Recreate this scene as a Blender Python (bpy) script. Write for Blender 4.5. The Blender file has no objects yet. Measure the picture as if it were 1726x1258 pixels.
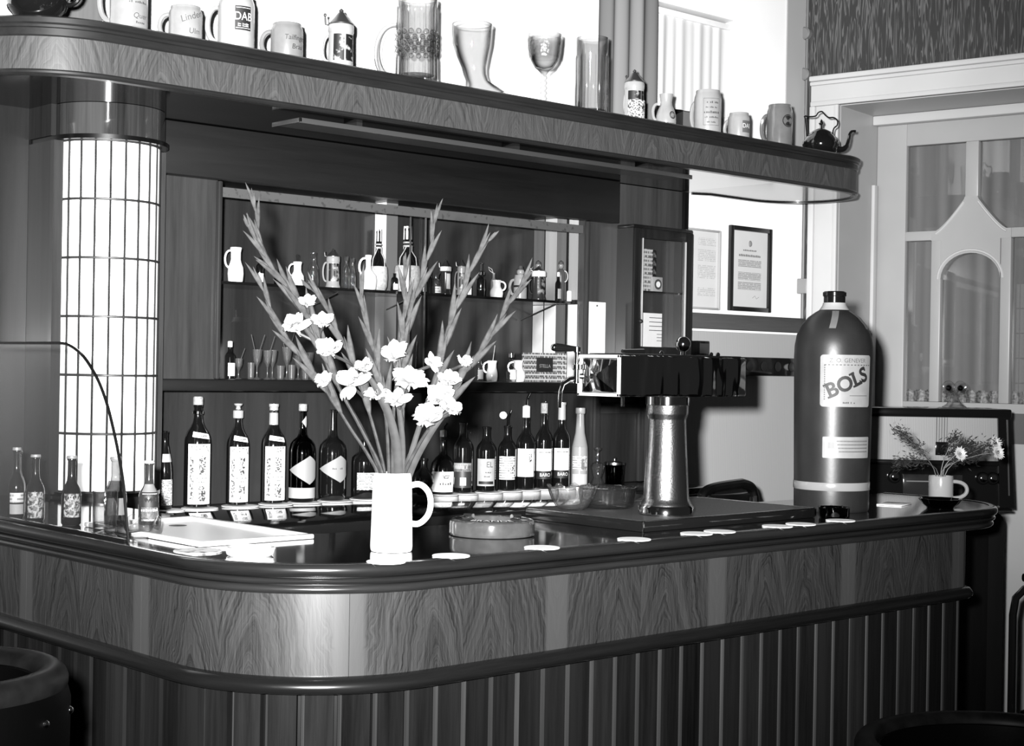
import bpy, bmesh, math, random
from mathutils import Vector, Matrix, noise
random.seed(7)
S = bpy.context.scene
COL = S.collection
PI = math.pi

# ------------------------------------------------------------------ camera, world, flash, exposure
FW = Vector((0.67727, 0.73573, -0.00242)); RT = Vector((0.73564, -0.67716, 0.01681)); UP = RT.cross(FW)
cam_d = bpy.data.cameras.new('camera'); cam = bpy.data.objects.new('camera', cam_d); COL.objects.link(cam)
cam_d.sensor_fit = 'HORIZONTAL'; cam_d.sensor_width = 36.0; cam_d.lens = 36.0 * 2616.17 / 1726.0
cam_d.clip_start = 0.05
mw = Matrix.Identity(4)
for i in range(3):
    mw[i][0] = RT[i]; mw[i][1] = UP[i]; mw[i][2] = -FW[i]
mw[2][3] = 1.5
cam.matrix_world = mw
S.camera = cam
w = bpy.data.worlds.new('world'); S.world = w; w.use_nodes = True
w.node_tree.nodes['Background'].inputs[0].default_value = (1, 1, 1, 1)
w.node_tree.nodes['Background'].inputs[1].default_value = 0.022
ld = bpy.data.lights.new('flash', 'SPOT'); flash = bpy.data.objects.new('camera_flash', ld); COL.objects.link(flash)
ld.energy = 3700; ld.spot_size = math.radians(62); ld.spot_blend = 1.0; ld.shadow_soft_size = 0.035
flash.location = (-0.074, 0.068, 1.585)
flash.rotation_euler = Vector((0.640, 0.767, 0.050)).to_track_quat('-Z', 'Y').to_euler()
S.view_settings.view_transform = 'Standard'
S.view_settings.look = 'None'
S.view_settings.exposure = 0.0
S.view_settings.gamma = 1.0
S.view_settings.use_curve_mapping = False
S.cycles.use_denoising = True
S.cycles.max_bounces = 8
S.cycles.transparent_max_bounces = 24
S.cycles.caustics_reflective = False
S.cycles.caustics_refractive = False
S.cycles.sample_clamp_indirect = 4.0

# ------------------------------------------------------------------ materials
MATS = {}
def base_mat(name):
    m = bpy.data.materials.new(name); m.use_nodes = True
    nt = m.node_tree
    return m, nt, nt.nodes['Principled BSDF']
def g3(v): return (v, v, v, 1)
def plain(name, v, rough=0.5, spec=0.5, metal=0.0, coat=0.0, bump=0.0, bscale=200.0, var=0.0, vscale=6.0):
    if name in MATS: return MATS[name]
    m, nt, p = base_mat(name)
    p.inputs['Base Color'].default_value = g3(v)
    p.inputs['Roughness'].default_value = rough
    p.inputs['Specular IOR Level'].default_value = spec
    p.inputs['Metallic'].default_value = metal
    p.inputs['Coat Weight'].default_value = coat
    p.inputs['Coat Roughness'].default_value = 0.08
    if bump or var:
        tc = nt.nodes.new('ShaderNodeTexCoord')
    if var:
        n = nt.nodes.new('ShaderNodeTexNoise'); n.inputs['Scale'].default_value = vscale; n.inputs['Detail'].default_value = 5
        nt.links.new(tc.outputs['Object'], n.inputs['Vector'])
        r = nt.nodes.new('ShaderNodeValToRGB')
        r.color_ramp.elements[0].position = 0.3; r.color_ramp.elements[0].color = g3(v * (1 - var))
        r.color_ramp.elements[1].position = 0.7; r.color_ramp.elements[1].color = g3(min(1, v * (1 + var)))
        nt.links.new(n.outputs['Fac'], r.inputs['Fac']); nt.links.new(r.outputs['Color'], p.inputs['Base Color'])
    if bump:
        n2 = nt.nodes.new('ShaderNodeTexNoise'); n2.inputs['Scale'].default_value = bscale; n2.inputs['Detail'].default_value = 3
        nt.links.new(tc.outputs['Object'], n2.inputs['Vector'])
        b = nt.nodes.new('ShaderNodeBump'); b.inputs['Strength'].default_value = bump; b.inputs['Distance'].default_value = 0.002
        nt.links.new(n2.outputs['Fac'], b.inputs['Height']); nt.links.new(b.outputs['Normal'], p.inputs['Normal'])
    MATS[name] = m
    return m

def wood(name, lo, hi, stretch=(60, 60, 3), rough=0.35, coat=0.15, rnd=0.25, coatr=0.12):
    """straight-grained wood, the grain along the axis with the small stretch"""
    if name in MATS: return MATS[name]
    m, nt, p = base_mat(name)
    N = nt.nodes.new; L = nt.links.new
    tc = N('ShaderNodeTexCoord'); oi = N('ShaderNodeObjectInfo')
    off = N('ShaderNodeVectorMath'); off.operation = 'SCALE'; off.inputs[0].default_value = (7.3, 3.1, 5.7)
    L(oi.outputs['Random'], off.inputs['Scale'])
    add = N('ShaderNodeVectorMath'); add.operation = 'ADD'
    L(tc.outputs['Object'], add.inputs[0]); L(off.outputs[0], add.inputs[1])
    mp = N('ShaderNodeMapping'); mp.inputs['Scale'].default_value = stretch
    L(add.outputs[0], mp.inputs['Vector'])
    n = N('ShaderNodeTexNoise'); n.inputs['Scale'].default_value = 1.0; n.inputs['Detail'].default_value = 6; n.inputs['Roughness'].default_value = 0.7
    n.inputs['Distortion'].default_value = 0.3
    L(mp.outputs['Vector'], n.inputs['Vector'])
    mp2 = N('ShaderNodeMapping'); mp2.inputs['Scale'].default_value = tuple(s * 0.16 for s in stretch)
    L(add.outputs[0], mp2.inputs['Vector'])
    n2 = N('ShaderNodeTexNoise'); n2.inputs['Scale'].default_value = 1.0; n2.inputs['Detail'].default_value = 3
    L(mp2.outputs['Vector'], n2.inputs['Vector'])
    mx = N('ShaderNodeMath'); mx.operation = 'MULTIPLY_ADD'; mx.inputs[1].default_value = 0.6
    L(n2.outputs['Fac'], mx.inputs[0]); 
    h = N('ShaderNodeMath'); h.operation = 'MULTIPLY'; h.inputs[1].default_value = 0.4
    L(n.outputs['Fac'], h.inputs[0]); L(h.outputs[0], mx.inputs[2])
    r = N('ShaderNodeValToRGB')
    r.color_ramp.elements[0].position = 0.36; r.color_ramp.elements[0].color = g3(lo)
    r.color_ramp.elements[1].position = 0.62; r.color_ramp.elements[1].color = g3(hi)
    L(mx.outputs[0], r.inputs['Fac'])
    # each piece a little lighter or darker
    mr = N('ShaderNodeMapRange'); mr.inputs['To Min'].default_value = 1 - rnd; mr.inputs['To Max'].default_value = 1 + rnd
    L(oi.outputs['Random'], mr.inputs['Value'])
    sc = N('ShaderNodeVectorMath'); sc.operation = 'SCALE'
    L(r.outputs['Color'], sc.inputs[0]); L(mr.outputs[0], sc.inputs['Scale'])
    L(sc.outputs[0], p.inputs['Base Color'])
    p.inputs['Roughness'].default_value = rough; p.inputs['Coat Weight'].default_value = coat; p.inputs['Coat Roughness'].default_value = coatr
    p.inputs['Specular IOR Level'].default_value = 0.35 if coat > 0 else 0.0
    MATS[name] = m
    return m

def veneer(name, lo, hi, half, c, u0, k, pale, rough=0.32, coat=0.25, freq=95.0):
    """book-matched crown-cut veneer on UV (u along the band in metres, v up): mirrored leaves, cathedral arches, a pale sapwood strip"""
    if name in MATS: return MATS[name]
    m, nt, p = base_mat(name)
    N = nt.nodes.new; L = nt.links.new
    def M(op, a=None, b=None, c_=None):
        x = N('ShaderNodeMath'); x.operation = op
        for i, v in enumerate((a, b, c_)):
            if v is None: continue
            if isinstance(v, (int, float)): x.inputs[i].default_value = v
            else: L(v, x.inputs[i])
        return x.outputs[0]
    uv = N('ShaderNodeUVMap'); sx = N('ShaderNodeSeparateXYZ'); L(uv.outputs['UV'], sx.inputs[0])
    u = M('SUBTRACT', sx.outputs[0], u0); v = sx.outputs[1]
    t = M('PINGPONG', u, half)
    leaf = M('FLOOR', M('DIVIDE', M('ADD', u, 0.0), half * 2))
    # wobble, mirrored with the leaf
    cmb = N('ShaderNodeCombineXYZ'); L(M('MULTIPLY', t, 14.0), cmb.inputs[0]); L(M('MULTIPLY', v, 9.0), cmb.inputs[1]); L(M('MULTIPLY', leaf, 1.7), cmb.inputs[2])
    n0 = N('ShaderNodeTexNoise'); n0.inputs['Scale'].default_value = 1.0; n0.inputs['Detail'].default_value = 3
    L(cmb.outputs[0], n0.inputs['Vector'])
    wob = M('SUBTRACT', n0.outputs['Fac'], 0.5)
    jag = N('ShaderNodeTexNoise'); jag.inputs['Scale'].default_value = 5.0; jag.inputs['Detail'].default_value = 4; L(cmb.outputs[0], jag.inputs['Vector'])
    jg = M('SUBTRACT', jag.outputs['Fac'], 0.5)
    d = M('ADD', M('SUBTRACT', t, c), M('MULTIPLY', wob, 0.045))
    s = M('ADD', M('MULTIPLY', v, 0.55), M('MULTIPLY', M('POWER', M('ABSOLUTE', d), 1.25), k))
    s = M('ADD', M('ADD', s, M('MULTIPLY', wob, 0.03)), M('MULTIPLY', jg, 0.014))
    cm2 = N('ShaderNodeCombineXYZ'); L(M('MULTIPLY', s, freq), cm2.inputs[0]); L(M('MULTIPLY', leaf, 3.0), cm2.inputs[1])
    L(M('MULTIPLY', v, 1.5), cm2.inputs[2])
    n1 = N('ShaderNodeTexNoise'); n1.inputs['Scale'].default_value = 1.0; n1.inputs['Detail'].default_value = 7; n1.inputs['Roughness'].default_value = 0.75
    L(cm2.outputs[0], n1.inputs['Vector'])
    # fine vertical fibre
    cm3 = N('ShaderNodeCombineXYZ'); L(M('MULTIPLY', sx.outputs[0], 420.0), cm3.inputs[0]); L(M('MULTIPLY', v, 10.0), cm3.inputs[1])
    n3 = N('ShaderNodeTexNoise'); n3.inputs['Scale'].default_value = 1.0; n3.inputs['Detail'].default_value = 4
    L(cm3.outputs[0], n3.inputs['Vector'])
    fac = M('ADD', M('MULTIPLY', n1.outputs['Fac'], 0.66), M('MULTIPLY', n3.outputs['Fac'], 0.34))
    r = N('ShaderNodeValToRGB')
    r.color_ramp.elements[0].position = 0.36; r.color_ramp.elements[0].color = g3(lo)
    r.color_ramp.elements[1].position = 0.60; r.color_ramp.elements[1].color = g3(hi)
    L(fac, r.inputs['Fac'])
    if pale:
        mr = N('ShaderNodeMapRange'); mr.inputs['From Min'].default_value = half * 0.86; mr.inputs['From Max'].default_value = half * 0.9
        mr.inputs['To Max'].default_value = 0.8
        L(t, mr.inputs['Value'])
        mix = N('ShaderNodeMix'); mix.data_type = 'RGBA'
        mix.inputs['B'].default_value = g3(hi * 1.25)
        L(mr.outputs[0], mix.inputs['Factor']); L(r.outputs['Color'], mix.inputs['A'])
        L(mix.outputs['Result'], p.inputs['Base Color'])
    else:
        L(r.outputs['Color'], p.inputs['Base Color'])
    p.inputs['Roughness'].default_value = rough; p.inputs['Coat Weight'].default_value = coat; p.inputs['Coat Roughness'].default_value = 0.15
    p.inputs['Specular IOR Level'].default_value = 0.35
    MATS[name] = m
    return m

def glass(name, tint=0.93, edge=0.25, rough=0.02, bump=0.0, bscale=60.0, gloss=1.0, milk=0.0, base=0.04, epos=0.95):
    """clear glass: see-through in the middle, darker where the wall is seen edge on, mirror-like at grazing angles"""
    if name in MATS: return MATS[name]
    m = bpy.data.materials.new(name); m.use_nodes = True; nt = m.node_tree; nt.nodes.clear()
    N = nt.nodes.new; L = nt.links.new
    out = N('ShaderNodeOutputMaterial'); mix = N('ShaderNodeMixShader'); tr = N('ShaderNodeBsdfTransparent'); gl = N('ShaderNodeBsdfGlossy')
    gl.inputs['Roughness'].default_value = rough; gl.inputs['Color'].default_value = g3(gloss)
    lw = N('ShaderNodeLayerWeight'); lw.inputs['Blend'].default_value = 0.35
    r = N('ShaderNodeValToRGB'); r.color_ramp.elements[0].position = 0.12; r.color_ramp.elements[0].color = g3(tint)
    r.color_ramp.elements[1].position = epos; r.color_ramp.elements[1].color = g3(edge)
    L(lw.outputs['Facing'], r.inputs['Fac']); L(r.outputs['Color'], tr.inputs['Color'])
    fr = N('ShaderNodeLayerWeight'); fr.inputs['Blend'].default_value = 0.5
    pw = N('ShaderNodeMath'); pw.operation = 'POWER'; pw.inputs[1].default_value = 4.0; L(fr.outputs['Facing'], pw.inputs[0])
    ma = N('ShaderNodeMath'); ma.operation = 'MULTIPLY_ADD'; ma.inputs[1].default_value = 0.85; ma.inputs[2].default_value = base; L(pw.outputs[0], ma.inputs[0])
    L(ma.outputs[0], mix.inputs['Fac']); L(tr.outputs[0], mix.inputs[1]); L(gl.outputs[0], mix.inputs[2])
    if milk:
        m2 = N('ShaderNodeMixShader'); m2.inputs[0].default_value = milk; df = N('ShaderNodeBsdfDiffuse'); df.inputs['Color'].default_value = g3(0.8)
        L(mix.outputs[0], m2.inputs[1]); L(df.outputs[0], m2.inputs[2]); L(m2.outputs[0], out.inputs['Surface'])
    else: L(mix.outputs[0], out.inputs['Surface'])
    if bump:
        tc = N('ShaderNodeTexCoord'); n = N('ShaderNodeTexVoronoi'); n.inputs['Scale'].default_value = bscale
        L(tc.outputs['Object'], n.inputs['Vector'])
        b = N('ShaderNodeBump'); b.inputs['Strength'].default_value = bump; b.inputs['Distance'].default_value = 0.004
        L(n.outputs['Distance'], b.inputs['Height'])
        for nd in (fr, gl): L(b.outputs['Normal'], nd.inputs['Normal'])
    MATS[name] = m
    return m

def printed(name, paper, ink, rows=260.0, cols=330.0, amount=0.5, z0=0.0):
    """white paper with rows of small unreadable print"""
    if name in MATS: return MATS[name]
    m, nt, p = base_mat(name)
    N = nt.nodes.new; L = nt.links.new
    uv = N('ShaderNodeUVMap'); sx = N('ShaderNodeSeparateXYZ'); L(uv.outputs['UV'], sx.inputs[0])
    def M(op, a, b=None):
        x = N('ShaderNodeMath'); x.operation = op
        for i, v in enumerate((a, b)):
            if v is None: continue
            if isinstance(v, (int, float)): x.inputs[i].default_value = v
            else: L(v, x.inputs[i])
        return x.outputs[0]
    row = M('MULTIPLY', sx.outputs[1], rows)
    fr = M('FRACT', row); fl = M('FLOOR', row)
    band = M('LESS_THAN', fr, 0.55)
    cmb = N('ShaderNodeCombineXYZ'); L(M('MULTIPLY', sx.outputs[0], cols), cmb.inputs[0]); L(M('MULTIPLY', fl, 3.7), cmb.inputs[1])
    n = N('ShaderNodeTexNoise'); n.inputs['Scale'].default_value = 1.0; n.inputs['Detail'].default_value = 3
    L(cmb.outputs[0], n.inputs['Vector'])
    on = M('GREATER_THAN', n.outputs['Fac'], 1 - amount)
    f = M('MULTIPLY', band, on)
    mix = N('ShaderNodeMix'); mix.data_type = 'RGBA'; mix.inputs['A'].default_value = g3(paper); mix.inputs['B'].default_value = g3(ink)
    L(f, mix.inputs['Factor']); L(mix.outputs['Result'], p.inputs['Base Color'])
    p.inputs['Roughness'].default_value = 0.6
    MATS[name] = m
    return m

def blotch(name, paper, ink, scale=90.0, thr=0.5, soft=0.06):
    """printed picture: blotches of ink on paper"""
    if name in MATS: return MATS[name]
    m, nt, p = base_mat(name)
    N = nt.nodes.new; L = nt.links.new
    tc = N('ShaderNodeTexCoord'); n = N('ShaderNodeTexNoise'); n.inputs['Scale'].default_value = scale; n.inputs['Detail'].default_value = 3
    L(tc.outputs['Object'], n.inputs['Vector'])
    r = N('ShaderNodeValToRGB'); r.color_ramp.elements[0].position = thr - soft; r.color_ramp.elements[0].color = g3(ink)
    r.color_ramp.elements[1].position = thr + soft; r.color_ramp.elements[1].color = g3(paper)
    L(n.outputs['Fac'], r.inputs['Fac']); L(r.outputs['Color'], p.inputs['Base Color'])
    p.inputs['Roughness'].default_value = 0.5
    MATS[name] = m
    return m

def stripes(name, lo, hi, scale, dist=0.0, rough=0.7, axis='X', detail=2.0, bump=0.0):
    """vertical stripes (wallpaper, pleated cloth)"""
    if name in MATS: return MATS[name]
    m, nt, p = base_mat(name)
    N = nt.nodes.new; L = nt.links.new
    tc = N('ShaderNodeTexCoord'); wv = N('ShaderNodeTexWave'); wv.bands_direction = axis; wv.inputs['Scale'].default_value = scale
    wv.inputs['Distortion'].default_value = dist; wv.inputs['Detail'].default_value = detail; wv.inputs['Detail Scale'].default_value = 0.6
    mp = N('ShaderNodeMapping'); mp.inputs['Scale'].default_value = (1, 1, 0.25)
    L(tc.outputs['Object'], mp.inputs['Vector']); L(mp.outputs['Vector'], wv.inputs['Vector'])
    r = N('ShaderNodeValToRGB'); r.color_ramp.elements[0].color = g3(lo); r.color_ramp.elements[1].color = g3(hi)
    L(wv.outputs['Fac'], r.inputs['Fac']); L(r.outputs['Color'], p.inputs['Base Color'])
    p.inputs['Roughness'].default_value = rough
    if bump:
        b = N('ShaderNodeBump'); b.inputs['Strength'].default_value = bump; b.inputs['Distance'].default_value = 0.004
        L(wv.outputs['Fac'], b.inputs['Height']); L(b.outputs['Normal'], p.inputs['Normal'])
    MATS[name] = m
    return m

def wallpaper_dark():
    """dark wallpaper with fine broken pale vertical threads"""
    m, nt, p = base_mat('dark thread wallpaper')
    N = nt.nodes.new; L = nt.links.new
    tc = N('ShaderNodeTexCoord')
    mp = N('ShaderNodeMapping'); mp.inputs['Scale'].default_value = (62, 62, 4.2)
    L(tc.outputs['Object'], mp.inputs['Vector'])
    n = N('ShaderNodeTexNoise'); n.inputs['Scale'].default_value = 1.0; n.inputs['Detail'].default_value = 2; n.inputs['Distortion'].default_value = 0.8
    L(mp.outputs['Vector'], n.inputs['Vector'])
    s1 = N('ShaderNodeMath'); s1.operation = 'MULTIPLY'; s1.inputs[1].default_value = 34.0; L(n.outputs['Fac'], s1.inputs[0])
    s2 = N('ShaderNodeMath'); s2.operation = 'SINE'; L(s1.outputs[0], s2.inputs[0])
    r = N('ShaderNodeValToRGB'); r.color_ramp.elements[0].position = 0.25; r.color_ramp.elements[0].color = g3(0.022)
    r.color_ramp.elements[1].position = 0.95; r.color_ramp.elements[1].color = g3(0.095)
    L(s2.outputs[0], r.inputs['Fac']); L(r.outputs['Color'], p.inputs['Base Color'])
    p.inputs['Roughness'].default_value = 0.8
    return m

def emit(name, v, strength):
    m, nt, p = base_mat(name)
    p.inputs['Base Color'].default_value = g3(0.8); p.inputs['Roughness'].default_value = 0.25
    p.inputs['Emission Color'].default_value = g3(v); p.inputs['Emission Strength'].default_value = strength
    return m

V_BAR = veneer('bookmatched walnut veneer', 0.0020, 0.0265, 0.25, 0.070, 0.01, 2.9, True, freq=105.0, rough=0.36, coat=0.15)
V_FASCIA = veneer('shelf veneer', 0.014, 0.066, 0.30, 0.13, 0.1, 2.2, False, rough=0.45, coat=0.05, freq=75.0)
W_PANEL = wood('dark panel wood', 0.0075, 0.0175, (45, 45, 2.5), rough=0.4, coat=0.1)
W_FRAME = wood('cabinet frame wood', 0.013, 0.032, (55, 55, 3), rough=0.4, coat=0.15)
W_FRAMEH = wood('frame wood lying', 0.014, 0.032, (3, 55, 55), rough=0.4, coat=0.15)
W_VAL = wood('dark valance wood', 0.0028, 0.0065, (3, 50, 50), rough=0.4, coat=0.1)
W_SLAT = wood('dark slat wood', 0.0022, 0.0085, (70, 70, 3), rough=0.6, coat=0.0, rnd=0.4)
W_MOLD = wood('moulding wood', 0.005, 0.014, (5, 5, 120), rough=0.24, coat=0.8, coatr=0.1)
W_RIM = wood('shelf rim wood', 0.008, 0.020, (6, 60, 60), rough=0.35, coat=0.2)
W_RAIL = wood('rail wood', 0.003, 0.007, (5, 5, 120), rough=0.24, coat=0.4)
W_BLACK = wood('ebonised wood', 0.0009, 0.0028, (60, 60, 4), rough=0.3, coat=0.2)
W_CAP = wood('column cap veneer', 0.003, 0.060, (46, 46, 1.0), rough=0.12, coat=0.9, coatr=0.04)
W_POST = wood('grey post wood', 0.06, 0.11, (40, 40, 2), rough=0.6, coat=0.0)
TOPBLACK = plain('black glossy laminate', 0.006, rough=0.07, spec=0.6, coat=0.4)
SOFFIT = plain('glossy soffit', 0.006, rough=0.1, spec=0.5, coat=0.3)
WHITEPAINT = plain('white wall paint', 0.86, rough=0.75, spec=0.2, var=0.03, vscale=3)
DOORPAINT = plain('pale grey gloss paint', 0.34, rough=0.35, spec=0.4, var=0.05, vscale=3)
CASPAINT = plain('casing paint', 0.47, rough=0.4, spec=0.4, var=0.05, vscale=3)
CHROME = plain('polished chrome', 0.62, rough=0.07, metal=1.0)
STEEL = plain('hammered nickel', 0.5, rough=0.22, metal=1.0, bump=0.25, bscale=220)
BRIGHT = plain('bright steel sheet', 0.85, rough=0.3, metal=0.35)
BLACK = plain('black enamel', 0.004, rough=0.12, coat=0.3)
MATTBLACK = plain('matt black', 0.005, rough=0.6)
CERAM = plain('white glazed ceramic', 0.85, rough=0.12, coat=0.4)
STONE = plain('pale stoneware', 0.20, rough=0.25, coat=0.25, var=0.08, vscale=40)
STONE2 = plain('white stoneware', 0.26, rough=0.25, coat=0.3, var=0.05, vscale=40)
STONED = plain('grey stoneware', 0.12, rough=0.15, coat=0.6, var=0.1, vscale=30)
INK = plain('black print', 0.006, rough=0.6)
INKG = plain('grey print', 0.05, rough=0.6)
INKW = plain('white print', 0.6, rough=0.6)
PAPER = plain('white paper', 0.75, rough=0.65, var=0.03, vscale=30)
PAPERG = plain('aged paper', 0.30, rough=0.65, var=0.08, vscale=40)
FOIL = plain('pale foil', 0.45, rough=0.35, metal=0.4)
CORK = plain('cork', 0.25, rough=0.8, var=0.3, vscale=150)
DGLASS = plain('dark bottle glass', 0.004, rough=0.05, spec=0.7, coat=0.5)
CGLASS = glass('clear glass', 0.93, 0.15)
CUTGLASS = glass('cut glass', 0.92, 0.40, rough=0.06, bump=0.8, bscale=70, milk=0.010, base=0.08)
FINEGLASS = glass('fine liqueur glass', 0.95, 0.4, rough=0.08, milk=0.035, base=0.10)
PANE = glass('window pane glass', 0.97, 0.8, rough=0.0, gloss=0.6)
SCREENG = glass('screen glass', 0.93, 0.75, rough=0.0, gloss=0.8)
SMOKE = glass('smoked glass', 0.12, 0.02, rough=0.05)
RIBGL = glass('ribbed glass', 0.93, 0.25, rough=0.06, milk=0.004, base=0.06, epos=0.6)
GREYGL = glass('thick moulded glass', 0.86, 0.06, rough=0.06, bump=0.3, bscale=40, milk=0.004, base=0.06)
PRINT1 = printed('small print', 0.62, 0.07, rows=220, cols=160, amount=0.52)
PRINT2 = printed('fine print', 0.55, 0.22, rows=120, cols=90, amount=0.55)
PICT = blotch('label picture', 0.62, 0.03, scale=190, thr=0.50)
PICT2 = blotch('stein relief', 0.4, 0.12, scale=55, thr=0.5)
PICTB = blotch('black figure print', 0.004, 0.35, scale=42, thr=0.42)
LAMP = emit('lit opal glass', 0.95, 1.1)
LEAD = plain('lead came', 0.012, rough=0.5)
COPPER = plain('dark copper', 0.005, rough=0.08, metal=0.0, coat=0.9, spec=0.8)
PEWTER = plain('pewter', 0.12, rough=0.3, metal=0.8)
STEM = plain('gladiolus green', 0.022, rough=0.5, spec=0.2, var=0.45, vscale=60)
LEAFM = plain('gladiolus leaf', 0.014, rough=0.55, spec=0.15, var=0.4, vscale=45)
BUDM = plain('bud green', 0.034, rough=0.7, spec=0.08, var=0.4, vscale=70)
PETAL = plain('white petal', 0.24, rough=0.7, spec=0.1, var=0.12, vscale=50)
LEATHER = plain('black leather', 0.0005, rough=0.5, spec=0.02, coat=0.0, bump=0.1, bscale=120)
CLOTH = stripes('radio cloth', 0.18, 0.27, 60.0, axis='X')
SHEER = stripes('sheer door curtain', 0.125, 0.17, 4.0, dist=3.0, axis='X', bump=0.1)
NET = stripes('net curtain', 0.52, 0.66, 3.0, dist=2.0, axis='X', bump=0.3)
DRAPE = stripes('grey drape', 0.10, 0.17, 2.6, dist=2.0, axis='X', bump=0.5)
WALLS = stripes('striped pale wallpaper', 0.27, 0.36, 36.0, axis='X')
WALLD = wallpaper_dark()
DADO = wood('dado board', 0.05, 0.08, (4, 60, 60), rough=0.5, coat=0.0)
FLOORM = wood('dark floor boards', 0.01, 0.03, (3, 40, 40), rough=0.5)
SHELFW = plain('white gloss laminate', 0.09, rough=0.15, coat=0.2)
STRAWM = plain('straw wicker', 0.42, rough=0.7, var=0.25, vscale=120)

# ------------------------------------------------------------------ mesh helpers
class MB:
    def __init__(s): s.v = []; s.f = []; s.uv = {}
    def add(s, vs, fs, uvs=None):
        o = len(s.v); s.v.extend(tuple(x) for x in vs); fo = len(s.f)
        s.f.extend(tuple(i + o for i in f) for f in fs)
        if uvs:
            for k, u in enumerate(uvs): s.uv[fo + k] = u
        return s
    def box(s, x0, x1, y0, y1, z0, z1, bev=0.0):
        if x0 > x1: x0, x1 = x1, x0
        if y0 > y1: y0, y1 = y1, y0
        if z0 > z1: z0, z1 = z1, z0
        vs = [(x, y, z) for x in (x0, x1) for y in (y0, y1) for z in (z0, z1)]
        fs = [(0, 1, 3, 2), (4, 6, 7, 5), (0, 4, 5, 1), (2, 3, 7, 6), (0, 2, 6, 4), (1, 5, 7, 3)]
        if bev:
            bm = bmesh.new(); bv = [bm.verts.new(v) for v in vs]
            for f in fs: bm.faces.new([bv[i] for i in f])
            bmesh.ops.bevel(bm, geom=bm.edges[:], offset=min(bev, 0.49 * min(x1 - x0, y1 - y0, z1 - z0)), segments=2, affect='EDGES', profile=0.5)
            bm.verts.index_update(); bm.normal_update()
            s.add([v.co[:] for v in bm.verts], [[v.index for v in f.verts] for f in bm.faces]); bm.free()
        else: s.add(vs, fs)
        return s
    def lathe(s, prof, seg=24, c=(0, 0, 0), rmod=None, closed=False):
        n = len(prof); vs = []; fs = []
        idx = []
        for i, (r, z) in enumerate(prof):
            if r < 1e-6 and not closed:
                idx.append([len(vs)] * seg); vs.append((c[0], c[1], c[2] + z))
            else:
                row = []
                for k in range(seg):
                    a = 2 * PI * k / seg; rr = r * (rmod(a, z, r) if rmod else 1)
                    row.append(len(vs)); vs.append((c[0] + rr * math.cos(a), c[1] + rr * math.sin(a), c[2] + z))
                idx.append(row)
        for i in range(n if closed else n - 1):
            A = idx[i]; B = idx[(i + 1) % n]
            for k in range(seg):
                k2 = (k + 1) % seg
                q = [A[k], A[k2], B[k2], B[k]]
                q2 = []
                for t in q:
                    if t not in q2: q2.append(t)
                if len(q2) > 2: fs.append(tuple(q2))
        return s.add(vs, fs)
    def tube(s, path, rad, seg=8, cap=True, flat=1.0):
        P = [Vector(p) for p in path]; n = len(P)
        R = rad if isinstance(rad, (list, tuple)) else [rad] * n
        t = [(P[min(i + 1, n - 1)] - P[max(i - 1, 0)]).normalized() for i in range(n)]
        ref = Vector((0, 0, 1)) if abs(t[0].z) < 0.9 else Vector((1, 0, 0))
        nn = (ref - t[0] * ref.dot(t[0])).normalized()
        vs = []; fs = []
        for i in range(n):
            nn = (nn - t[i] * nn.dot(t[i])).normalized(); b = t[i].cross(nn)
            for k in range(seg):
                a = 2 * PI * k / seg
                vs.append(tuple(P[i] + nn * (math.cos(a) * R[i]) + b * (math.sin(a) * R[i] * flat)))
        for i in range(n - 1):
            for k in range(seg):
                k2 = (k + 1) % seg
                fs.append((i * seg + k, i * seg + k2, (i + 1) * seg + k2, (i + 1) * seg + k))
        if cap:
            fs.append(tuple(range(seg - 1, -1, -1))); fs.append(tuple((n - 1) * seg + k for k in range(seg)))
        return s.add(vs, fs)
    def prism(s, pts, z0, z1):
        n = len(pts)
        vs = [(x, y, z0) for x, y in pts] + [(x, y, z1) for x, y in pts]
        fs = [tuple(range(n - 1, -1, -1)), tuple(range(n, 2 * n))] + [(i, (i + 1) % n, n + (i + 1) % n, n + i) for i in range(n)]
        return s.add(vs, fs)
    def sweep(s, path, prof, closed_prof=False, caps=False):
        """path: [(x, y, nx, ny, u)], prof: [(offset, z)]"""
        m = len(prof); vs = []; fs = []; uvs = []
        for x, y, nx, ny, u in path:
            for o, z in prof: vs.append((x + nx * o, y + ny * o, z))
        for i in range(len(path) - 1):
            for j in range(m if closed_prof else m - 1):
                j2 = (j + 1) % m
                fs.append((i * m + j, (i + 1) * m + j, (i + 1) * m + j2, i * m + j2))
                uvs.append([(path[i][4], prof[j][1]), (path[i + 1][4], prof[j][1]), (path[i + 1][4], prof[j2][1]), (path[i][4], prof[j2][1])])
        if caps:
            fs.append(tuple(range(m))); uvs.append([(path[0][4], z) for _, z in prof])
            e = (len(path) - 1) * m
            fs.append(tuple(e + j for j in range(m - 1, -1, -1))); uvs.append([(path[-1][4], z) for _, z in prof[::-1]])
        return s.add(vs, fs, uvs)
    def sphere(s, c, r, seg=16, rings=10, sz=1.0):
        pr = [(r * math.sin(PI * i / rings) if 0 < i < rings else 0.0, -r * sz * math.cos(PI * i / rings)) for i in range(rings + 1)]
        return s.lathe(pr, seg, c)
    def xf(s, mat):
        s.v = [tuple(mat @ Vector(v)) for v in s.v]; return s
    def merge(s, o):
        s.add(o.v, o.f); return s
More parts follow.
